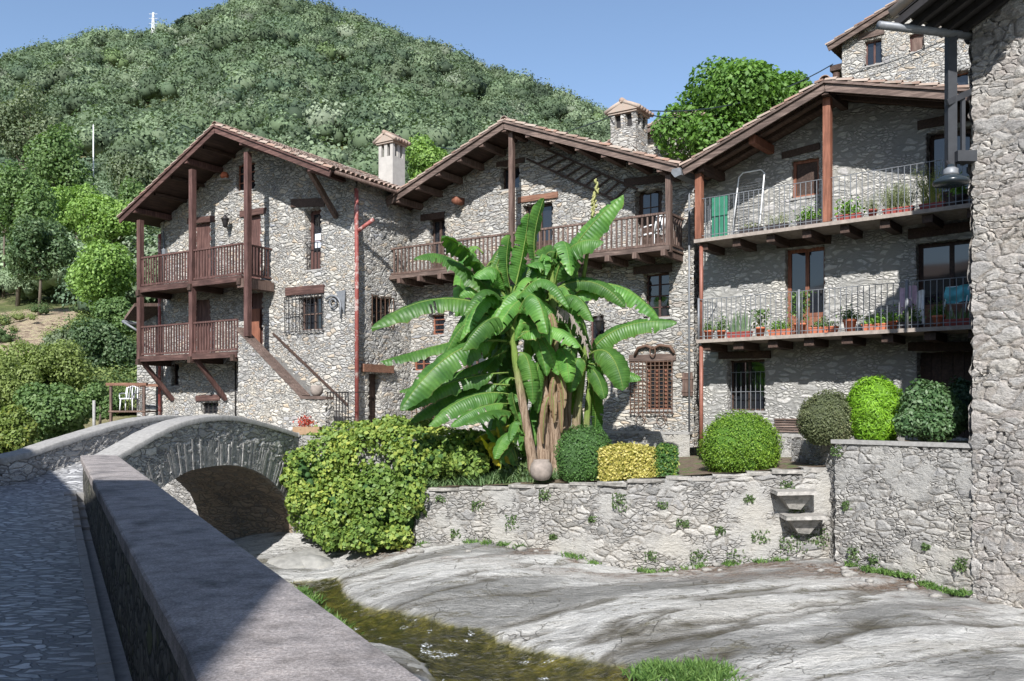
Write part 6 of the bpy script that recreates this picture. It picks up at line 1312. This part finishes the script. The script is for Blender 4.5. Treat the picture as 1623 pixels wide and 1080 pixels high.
# stones, jar
jar = thing('clay_jar', 'round grey clay jar standing on the wall at the foot of the banana trunks', 'jar', at(858, 762, 18.9))
c = at(858, 762, 18.95); mb = MB(); mb.lathe([(.08, 0), (.17, .03), (.235, .14), (.245, .26), (.22, .36), (.17, .42), (.175, .45), (.13, .45), (.12, .40)], (c.x, c.y, c.z), 24); part('body', mb, 'clay', jar)
def boulder(name, label, c, r, seed, mat):
    v, f = ICO3; v = v.copy(); P0 = v*1.0
    for i in range(len(v)): q = V(v[i]); v[i] = v[i]*(1+.28*mnoise.noise(q*1.1+V((seed, 0, 0)))+.06*mnoise.noise(q*4+V((seed, 3, 0))))
    v = v*np.array(r)+np.array(tuple(c)); return tag(tomesh(name, v, f, M[mat], smooth=True, origin=tuple(c)), label, 'rock')
M['boulder'] = plain_mat('smooth_grey_boulder', (.23, .225, .21), .85, 0, .25, 5, .02, (.27, .26, .235))
p = onbed(452, 905); boulder('boulder', 'big smooth pale boulder between the vine and the bridge arch', (p.x+.2, p.y+1.2, -2.12), (1.2, 1.1, .45), 3, 'boulder')
p = at(505, 893, 20.3); boulder('boulder', 'pale rock under the lower edge of the vine', (p.x, p.y, -2.15), (.7, .6, .4), 6, 'boulder')
p = at(370, 846, 24.5); boulder('boulder', 'dark rounded rock under the bridge arch', (p.x, p.y, p.z-.2), (.7, .6, .4), 5, 'boulder')
p = at(618, 1046, 12.4); boulder('boulder', 'flat pale rock beside the stream, half shaded by the parapet', (p.x, p.y, -2.28), (.62, .75, .33), 8, 'boulder')
rw = thing('river_wall', 'sunlit whitish rubble wall seen through the bridge arch', 'wall', (-10, 27, -2.5)); mb = MB()
wallgrid(mb, lambda u, d, z: (-13+u, 26.9+d, z), 0, 4.35, -2.8, .2, .09, hf=lambda u: .2); wallgrid(mb, lambda u, d, z: (-8.65, 26.9+u, z), 0, 4, -2.8, .2, .12); part('wall_face', mb, 'stone_river', rw, weld=True)

# ------------------------------------------------------------------ pots and things on the balconies of house 3
def W3(x, y, z): return V((*w2(H3, x, y), z))
POT = {}
def pot(kind, px, row, w, plant, label, matp='terracotta', cols=GR, ph=.2, y=-.86, n=260, ls=.06, seed=1, cat=None):
    zf = 5.83 if row else 3.345; x = H3.l(px, 500, y).x; t = thing('plant_pot' if kind == 'pot' else 'planter_box', label, 'plant pot' if kind == 'pot' else 'planter', W3(x, y, zf), 'potted plants on the upper balcony' if row else 'potted plants on the lower balcony', H3.ang); rng = np.random.default_rng(seed)
    mb = MB(H3)
    if kind == 'pot': h = w*.95; mb.lathe([(w*.33, 0), (w*.47, h*.82), (w*.53, h*.83), (w*.53, h), (w*.45, h), (w*.43, h*.85)], (x, y, zf), 16)
    else:
        h = .15; k = .03; mb.add([(x-w/2+k, y-.06, zf), (x+w/2-k, y-.06, zf), (x+w/2-k, y+.06, zf), (x-w/2+k, y+.06, zf), (x-w/2, y-.085, zf+h-.025), (x+w/2, y-.085, zf+h-.025), (x+w/2, y+.085, zf+h-.025), (x-w/2, y+.085, zf+h-.025)], [(3, 2, 1, 0), (4, 5, 6, 7), (0, 1, 5, 4), (1, 2, 6, 5), (2, 3, 7, 6), (3, 0, 4, 7)]); mb.box(x-w/2-.01, x+w/2+.01, y-.095, y+.095, zf+h-.024, zf+h)
    part('pot', mb, matp, t); zt = zf+h; sx = w*.42 if kind != 'pot' else w*.55
    if plant == 'bush':
        C = np.stack([x+rng.normal(size=n)*sx*.6, y+rng.normal(size=n)*.07, zt+np.abs(rng.normal(size=n))*ph*.5], 1)
    elif plant == 'tall':
        C = np.stack([x+rng.normal(size=n)*.12, y+rng.normal(size=n)*.08, zt+rng.uniform(0, 1, n)**.8*ph], 1)
    if plant in ('bush', 'tall'):
        Nn = unit(n, rng); Nn[:, 2] += .6; Nn /= np.linalg.norm(Nn, axis=1, keepdims=True); v, f = leafquads(C, Nn, ls, .6, rng); tomesh('plant', v, f, leaf_mat('pot_leaves', cols, nscale=4, isl=.8), t, H3)
        mb = MB(H3); mb.tube([(x, y, zt-.05), (x, y, zt+ph*.7)], .012, 5); part('stalk', mb, 'bstem' if False else 'wood_dark', t)
    else:
        m_ = n//6; B = np.stack([x+rng.uniform(-sx, sx, m_), y+rng.uniform(-.05, .05, m_), np.full(m_, zt-.02)], 1); d = rng.normal(size=(m_, 3))*(.16 if plant == 'blades' else .3); d[:, 2] = 1; H = ph*rng.uniform(.5, 1.1, (m_, 1)); w_ = .018 if plant == 'blades' else .006
        v = np.stack([B-[w_, 0, 0], B+[w_, 0, 0], B+d*H+[w_*.2, 0, 0], B+d*H-[w_*.2, 0, 0]], 1).reshape(-1, 3); tomesh('plant', v, np.arange(4*m_).reshape(m_, 4), leaf_mat('pot_leaves', cols, nscale=4, isl=.8), t, H3)
        if plant == 'wispy':
            k = rng.integers(0, m_, n*2); C = B[k]+d[k]*H[k]*rng.uniform(.3, 1, (n*2, 1))+rng.normal(size=(n*2, 3))*.04; v, f = leafquads(C, unit(n*2, rng), ls*.55, .5, rng); tomesh('foliage', v, f, leaf_mat('pot_leaves', cols, nscale=4, isl=.8), t, H3)
    for ch in t.children:
        if ch.name.startswith(('plant', 'foliage')): ch['kind'] = 'stuff'
    return t
PALE = [(.10, .13, .06), (.17, .21, .10), (.26, .29, .15), (.34, .36, .20)]; BR = [(.06, .14, .02), (.11, .23, .03), (.17, .32, .05), (.24, .4, .08)]
pot('pot', 1124, 0, .24, 'bush', 'bowl of fine green foliage at the left end of the lower balcony', cols=GR, ph=.22, n=420, ls=.04, seed=1)
pot('pot', 1143, 0, .22, 'bush', 'second terracotta pot from the left on the lower balcony, mixed foliage', cols=MG, ph=.3, n=300, seed=2)
pot('box', 1172, 0, .62, 'blades', 'long red box of grey green iris blades on the lower balcony', 'planter_red', [(.08, .13, .07), (.12, .19, .10), (.17, .25, .14), (.22, .3, .18)], .5, n=300, seed=3)
pot('pot', 1205, 0, .24, 'tall', 'terracotta pot with broad leaved plant right of the iris box', cols=MG, ph=.42, n=120, ls=.10, seed=4)
pot('box', 1237, 0, .55, 'bush', 'orange box overflowing with bright green leaves near the left railing post', 'terracotta', BR, .2, n=560, ls=.05, seed=5)
pot('pot', 1268, 0, .28, 'tall', 'terracotta pot with a tall bushy plant in front of the middle door', cols=GR, ph=.75, n=420, ls=.07, seed=6)
pot('box', 1306, 0, .62, 'bush', 'orange box with sparse leaves right of the tall bushy plant', 'terracotta', MG, .18, n=240, ls=.06, seed=7)
pot('pot', 1347, 0, .30, 'bush', 'large terracotta pot in the middle of the lower balcony', cols=GR, ph=.2, n=260, seed=8)
pot('box', 1388, 0, .55, 'bush', 'orange box with bright lettuce green plant on the lower balcony', 'terracotta', BR, .2, n=420, ls=.06, seed=9)
pot('pot', 1416, 0, .2, 'bush', 'small orange pot against the right railing post', cols=BR, ph=.2, n=160, seed=10)
pot('box', 1441, 0, .45, 'bush', 'dark box of dense dark green leaves below the hanging garment', 'planter_dark', MG, .3, n=520, ls=.065, seed=11)
pot('pot', 1488, 0, .26, 'bush', 'pot with a round fine leaved cushion below the turquoise cloth', cols=[(.05, .12, .02), (.08, .18, .03), (.12, .24, .05), (.15, .28, .06)], ph=.24, n=1500, ls=.025, seed=12)
pot('box', 1518, 0, .5, 'blades', 'dark red box of thin stalks at the right end of the lower balcony', 'planter_red', MG, .25, n=120, seed=13)
pot('box', 1190, 1, .6, 'bush', 'dark box with low plants, leftmost on the upper balcony', 'planter_dark', PALE, .12, n=160, ls=.04, seed=14)
pot('box', 1232, 1, .5, 'wispy', 'dark box with thin grey green stalks left of the brown window', 'planter_dark', PALE, .3, n=200, ls=.05, seed=15)
pot('box', 1281, 1, .5, 'bush', 'dark box of fresh green leaves just left of the orange post', 'planter_dark', BR, .25, n=520, ls=.06, seed=16)
pot('box', 1347, 1, .55, 'bush', 'red box with a broad leaved plant right of the orange post', 'planter_red', BR, .34, n=260, ls=.09, seed=17)
pot('pot', 1383, 1, .2, 'wispy', 'small red pot with wispy plant on the upper balcony', 'planter_red', PALE, .3, n=200, ls=.05, seed=18)
pot('box', 1424, 1, .62, 'wispy', 'long red box full of pale wispy stems on the upper balcony', 'planter_red', PALE, .55, n=900, ls=.06, seed=19)
pot('box', 1478, 1, .5, 'wispy', 'red box of tall yellow green stems by the upper door', 'planter_red', [(.10, .16, .03), (.2, .26, .06), (.32, .36, .08), (.46, .42, .1)], .75, n=520, ls=.06, seed=20)
pot('pot', 1522, 1, .26, 'bush', 'pot with bright green leaves beside the tower on the upper balcony', 'planter_dark', BR, .3, n=260, ls=.07, seed=21)
# drying rack frame, green board, clothes
x0 = H3.l(1166, 350, -.45).x; x1 = H3.l(1209, 350, -.45).x; z1 = H3.l(1190, 270, -.45).z
t = thing('drying_rack', 'white framed folding rack leaning upright on the upper balcony', 'drying rack', W3(x0, -.5, 5.83), rz=H3.ang)
mb = MB(H3); mb.tube([(x0-.04, -.6, 5.84), (x0+.04, -.35, z1-.1), (x0+.14, -.33, z1), (x1-.1, -.33, z1), (x1, -.35, z1-.1), (x1-.04, -.6, 5.84)], .018, 8); part('frame', mb, 'white', t)
mb = MB(H3)
for i in range(22): z = 5.95+i*(z1-6.05)/22; k = (z-5.84)/(z1-5.84); mb.tube([(x0+.0+.04*k, -.6+.26*k, z), (x1-.02, -.6+.26*k, z)], .006, 4)
part('wires', mb, 'greymetal', t)
t = thing('green_panel', 'tall green painted wooden board at the left end of the upper balcony', 'board', W3(.3, -.6, 5.83), rz=H3.ang); mb = MB(H3)
for i in range(5): mb.box(.16+i*.085, .16+(i+1)*.085-.008, -.62, -.6, 5.84, 6.92)
part('slats', mb, 'green_paint', t)
def cloth(name, label, px0, px1, py0, py1, mat, y, seed, cat='garment', vee=0):
    a = H3.l(px0, py0, y); b = H3.l(px1, py1, y); mb = MB(H3); nx_, nz_ = 16, 18; b0 = 0
    for j in range(nz_+1):
        for i in range(nx_+1):
            u, v = i/nx_, j/nz_; bot = b.z+(a.z-b.z)*vee*abs(u-.5)*2; z = a.z+(bot-a.z)*v; mb.v.append((a.x+(b.x-a.x)*(u+.03*math.sin(v*5+seed)), y+.04*math.sin(u*14+seed)*(.3+v)+.02*math.sin(v*9), z-.02*math.sin(u*6)))
    for j in range(nz_):
        for i in range(nx_): q = j*(nx_+1)+i; mb.f.append((q, q+1, q+nx_+2, q+nx_+1)); mb.sm.append(True)
    t = thing(name, label, cat, W3((a.x+b.x)/2, y, b.z), rz=H3.ang); part('cloth', mb, mat, t); return t
cloth('hanging_garment', 'lilac garment hung over a chair on the lower balcony', 1424, 1452, 456, 522, 'lilac_cloth', -.75, 1, vee=.15)
cloth('hanging_garment', 'white patterned towel hanging right of the lilac garment', 1447, 1466, 462, 515, 'white', -.7, 3)
cloth('hanging_garment', 'turquoise cloth slung on a folding rack beside the tower', 1497, 1540, 455, 478, 'cyan_cloth', -.7, 2, 'cloth', vee=-.0)
t = thing('folding_rack', 'white folding laundry rack under the turquoise cloth', 'laundry rack', W3(5.9, -.6, 3.345), rz=H3.ang); mb = MB(H3); r0 = H3.l(1500, 480, -.66).x; r1 = H3.l(1534, 480, -.66).x
for x in (r0, r1): mb.tube([(x-.1, -.66, 3.35), (x+.02, -.66, 4.2)], .016, 6); mb.tube([(x+.14, -.62, 3.35), (x+.02, -.62, 4.2)], .016, 6)
mb.tube([(r0-.02, -.64, 4.2), (r1+.06, -.64, 4.2)], .016, 6); mb.tube([(r0+.02, -.64, 3.85), (r1, -.64, 3.85)], .014, 6); part('frame', mb, 'white', t)
# white chairs
def chair(fr, x, y, zf, label, rz=0, s=1.0):
    t = thing('plastic_chair', label, 'chair', (*w2(fr, x, y), zf), rz=fr.ang); 
    c, s_ = math.cos(rz), math.sin(rz); R_ = lambda a, b: (x+(a*c-b*s_)*s, y+(a*s_+b*c)*s)
    for a, b in ((-.22, -.22), (.22, -.22), (-.22, .22), (.22, .22)): mb = MB(fr); mb.tube([(*R_(a*1.1, b*1.1), zf), (*R_(a, b), zf+.44*s)], .022, 6); part('leg', mb, 'white', t)
    mb = MB(fr); q = [R_(-.25, -.25), R_(.25, -.25), R_(.25, .25), R_(-.25, .25)]; mb.add([(*p, zf+.43*s) for p in q]+[(*p, zf+.47*s) for p in q], [(3, 2, 1, 0), (4, 5, 6, 7), (0, 1, 5, 4), (1, 2, 6, 5), (2, 3, 7, 6), (3, 0, 4, 7)]); part('seat', mb, 'white', t)
    mb = MB(fr)
    for k in range(5): mb.tube([(*R_(-.2+k*.1, .25), zf+.46*s), (*R_(-.2+k*.1, .33), zf+.88*s)], .022, 6)
    mb.tube([(*R_(-.24, .25), zf+.46*s), (*R_(-.22, .33), zf+.86*s), (*R_(0, .35), zf+.94*s), (*R_(.22, .33), zf+.86*s), (*R_(.24, .25), zf+.46*s)], .028, 8); part('backrest', mb, 'white', t)
    mb = MB(fr)
    for a in (-.27, .27): mb.tube([(*R_(a, -.2), zf+.45*s), (*R_(a, -.2), zf+.64*s), (*R_(a, .26), zf+.66*s)], .02, 6)
    part('armrest', mb, 'white', t); return t
chair(H2, H2.l(1036, 380, -.55).x, -.55, 5.84, 'white plastic chair at the right end of the middle balcony', -1.9)
WDK = Frame((at(212, 655, 31.8).x, 31.8), (1, -.1)); zd = at(212, 651, 31.8).z
dk = thing('wooden_deck', 'small wooden deck with orange top rail left of the first house', 'deck', (at(212, 655, 31.8).x, 32, zd-1.2))
mb = MB(WDK); mb.box(-.62, .75, -.6, .8, zd-.06, zd); part('floor', mb, 'wood_plank', dk)
mb = MB(WDK)
for x in (-.55, .68): mb.box(x-.04, x+.04, -.58, -.5, zd-2.5, zd+.92)
part('post', mb, 'wood_old', dk); mb = MB(WDK); mb.box(-.7, .8, -.62, -.5, zd+.88, zd+.98); mb.box(-.7, .8, .7, .78, zd+.88, zd+.98); part('top_rail', mb, 'wood_orangex', dk)
mb = MB(WDK)
for i in range(9): x = .15+i*.065; mb.box(x-.008, x+.008, -.56, -.54, zd, zd+.88)
part('railing', mb, 'iron', dk); chair(WDK, -.18, 0, zd, 'white chair on the small wooden deck left of the first house', .1, .95)
# wall art, lanterns, shelf
p = H1.l(536, 488, -.08); t = thing('metal_sculpture', 'grey metal crescent sculpture with a hanging ring on the left house wall', 'sculpture', (*w2(H1, p.x, -.08), p.z), rz=H1.ang)
mb = MB(H1); mb.add([(p.x-.08, -.1, p.z+.5), (p.x+.3, -.1, p.z+.52), (p.x+.26, -.1, p.z-.2), (p.x+.12, -.1, p.z+.15), (p.x-.08, -.07, p.z+.5), (p.x+.3, -.07, p.z+.52), (p.x+.26, -.07, p.z-.2), (p.x+.12, -.07, p.z+.15)], [(0, 3, 2, 1), (4, 5, 6, 7), (0, 1, 5, 4), (1, 2, 6, 5), (2, 3, 7, 6), (3, 0, 4, 7)]); part('plate', mb, 'greymetal', t)
mb = MB(H1); mb.tube([(p.x-.22+.36*math.cos(a), -.12, p.z+.02+.36*math.sin(a)) for a in np.linspace(2.3, -.3, 14)]+[(p.x+.12, -.1, p.z-.35)], [.035]*14+[.02], 8); mb.tube([(p.x-.2+.13*math.cos(a), -.1, p.z+.15+.13*math.sin(a)) for a in np.linspace(0, 6.28, 16)], .03, 8); part('crescent', mb, 'greymetal', t)
def lantern(fr, px, py, label, off=-.28):
    p = fr.l(px, py, off); t = thing('wall_lantern', label, 'lantern', (*w2(fr, p.x, off), p.z), rz=fr.ang); mb = MB(fr); x, y, z = p
    mb.lathe([(.03, -.2), (.07, -.17), (.10, .0), (.13, .08), (.15, .1), (.05, .19), (.03, .24)], (x, y, z), 6); part('lamp_body', mb, 'iron', t)
    mb = MB(fr); mb.lathe([(.072, -.16), (.108, .075)], (x, y, z), 6); part('glass', mb, 'glass', t)
    mb = MB(fr); mb.tube([(x, y, z+.2), (x, y+.08, z+.3), (x, 0, z+.22), (x, .0, z-.1)], .015, 6); part('bracket', mb, 'iron', t)
lantern(H1, 357, 352, 'black iron lantern between the two upper gallery doors'); lantern(H2, 949, 514, 'iron lantern on the middle house behind the banana leaves')
p = H1.l(355, 284, -.15); t = thing('shelf', 'stone shelf below the gable of the left house', 'shelf', (*w2(H1, p.x, -.1), p.z), rz=H1.ang); mb = MB(H1); mb.box(p.x-.22, p.x+.22, -.25, 0, p.z-.05, p.z); part('slab', mb, 'flag', t)
t = thing('clay_pot', 'round orange clay pot on the shelf under the left gable', 'pot', (*w2(H1, p.x, -.13), p.z), rz=H1.ang); mb = MB(H1); mb.lathe([(.06, 0), (.12, .05), (.14, .13), (.10, .2), (.08, .23)], (p.x, -.13, p.z), 14); part('body', mb, 'terracotta', t)
# flowers at the bridge end, pot on the stair
c = at(487, 689, 22.6); t = thing('flower_planter', 'sandstone trough with red flowers at the end of the bridge', 'planter', tuple(c)); mb = MB(); mb.box(c.x-.34, c.x+.34, c.y-.15, c.y+.15, c.z, c.z+.2); part('trough', mb, plain_mat('ochre_stone', (.27, .18, .11), .9), t)
rng = np.random.default_rng(8); n = 260; C = np.array([c.x-.04, c.y, c.z+.3])+rng.normal(size=(n, 3))*np.array([.10, .08, .09]); v, f = leafquads(C, unit(n, rng), .06, .7, rng); tomesh('flowers', v, f, leaf_mat('red_petals', [(.25, .02, .02), (.42, .05, .04), (.5, .12, .08), (.12, .16, .04)], isl=.9), t)
p = H1.l(504, 618, -1.0); t = thing('stone_basin', 'dark round pot on the flat top of the stair wall', 'pot', (*w2(H1, p.x, -1.05), 1.99), rz=H1.ang); mb = MB(H1); mb.lathe([(.08, 0), (.17, .1), (.2, .22), (.15, .34), (.12, .34)], (p.x, -1.05, 1.99), 14); part('body', mb, 'clay', t)
# lamp and spotlight on the tower post
c = at(1507, 290, 14.6); t = thing('street_lamp', 'round dark enamel lamp shade hanging from the tower post', 'lamp', tuple(c)); mb = MB(); mb.lathe([(.27, -.03), (.285, 0), (.27, .04), (.16, .1), (.10, .13), (.10, .2), (.06, .24), (.05, .3)], tuple(c), 24); part('lamp_shade', mb, 'blackplastic', t)
mb = MB(); mb.lathe([(.13, .12), (.115, .16), (.115, .22), (.07, .25)], tuple(c), 20); part('fitting', mb, 'greymetal', t)
mb = MB(); mb.tube([c+V((0, 0, .25)), c+V((.02, .1, .33)), c+V((.03, .2, .4))], .03, 8); part('arm', mb, 'iron', t)
c = at(1524, 248, 14.75); t = thing('junction_box', 'grey metal box fixed on the tower beside the enamel lamp', 'box', tuple(c)); mb = MB(); mb.box(c.x-.10, c.x+.22, c.y-.08, c.y+.12, c.z-.10, c.z+.08); part('housing', mb, 'greymetal_dark', t)
# wires
def wire(label, a, b, sag=.3, r=.012):
    mb = MB(); mb.tube([a.lerp(b, k)-V((0, 0, sag*4*k*(1-k))) for k in np.linspace(0, 1, 14)], r, 5); tag(part('overhead_wire', mb, 'blackplastic', origin=tuple(a)), label, 'wire', 'overhead wires')
wire('thin black wire from the stone chimney up to the high house eave', at(1030, 176, 28), at(1320, 102, 31), .5, .02); wire('thin black wire just above the middle chimney cap going left over the hill', at(972, 184, 28), at(690, 232, 60), .6, .02)
wire('lower wire from the chimney cap into the tall green tree', at(1030, 182, 28), at(1110, 178, 32), .15, .02); wire('thin wire across the front of the high pale house', at(1345, 118, 30), at(1500, 62, 27), .1, .014)
wire('second wire under it across the high pale house', at(1345, 130, 30), at(1500, 72, 27), .1, .012)
# pylon and mast on the hill
def pylon(label, px, pt, pb, Y, w):
    a = at(px, pb, Y); b = at(px, pt, Y); t = thing('pylon', label, 'pylon', tuple(a)); mb = MB(); h = b.z-a.z; n = 9
    W_ = lambda k: w*(1-.8*k)
    for sx in (-1, 1):
        for sy in (-1, 1): mb.tube([(a.x+sx*W_(0), Y+sy*W_(0), a.z), (a.x+sx*W_(1), Y+sy*W_(1), b.z)], w*.09, 4)
    for i in range(n):
        k0, k1 = i/n, (i+1)/n
        for s in (-1, 1): mb.tube([(a.x+s*W_(k0), Y-W_(k0), a.z+h*k0), (a.x-s*W_(k1), Y-W_(k1), a.z+h*k1)], w*.06, 4)
    part('lattice', mb, 'white', t)
    mb = MB()
    for k in (.78, .88, .97): mb.tube([(a.x-w*1.5, Y, a.z+h*k), (a.x+w*1.5, Y, a.z+h*k)], w*.08, 4)
    part('cross_arm', mb, 'white', t)
pylon('tall lattice pylon on the left skyline of the hill', 243, 20, 100, 410, 1.3); pylon('small pale lattice mast among the trees on the right flank of the hill', 638, 114, 132, 380, .9)
c = at(148, 262, 94); t = thing('pole', 'slim white pole standing among the trees on the left slope', 'pole', tuple(c)); mb = MB(); mb.tube([c-V((0, 0, 3)), at(148, 198, 94)], [.09, .05], 6); part('shaft', mb, 'white', t)
c = at(149, 672, 30); t = thing('pole', 'grey utility pole behind the bridge parapet', 'pole', tuple(c-V((0, 0, 1)))); mb = MB(); mb.tube([c-V((0, 0, 1)), at(149, 635, 30)], .05, 6); part('shaft', mb, 'concrete', t)

rs = np.random.default_rng(44)
for i in range(26):                                     # a few loose stones and leaves caught along the foot of the walls
    Pf, LL = (GP_, GL_[-1]) if i % 3 else (PP_, PL_[-1]); u = rs.uniform(.1, LL-.1); p = Pf(u, -rs.uniform(.15, .9), 0); r_ = rs.uniform(.04, .11)
    v, f = ICO1; v = v*(1+rs.normal(size=(len(v), 1))*.13)*np.array([r_*1.4, r_, r_*.6])+np.array([p[0], p[1], bedz(p[0], p[1])+r_*.2])
    tag(tomesh('loose_stone', v, f, M['flag'], origin=(p[0], p[1], bedz(p[0], p[1]))), 'small loose grey stone lying at the foot of the river walls', 'stone', 'loose stones at the foot of the river walls')
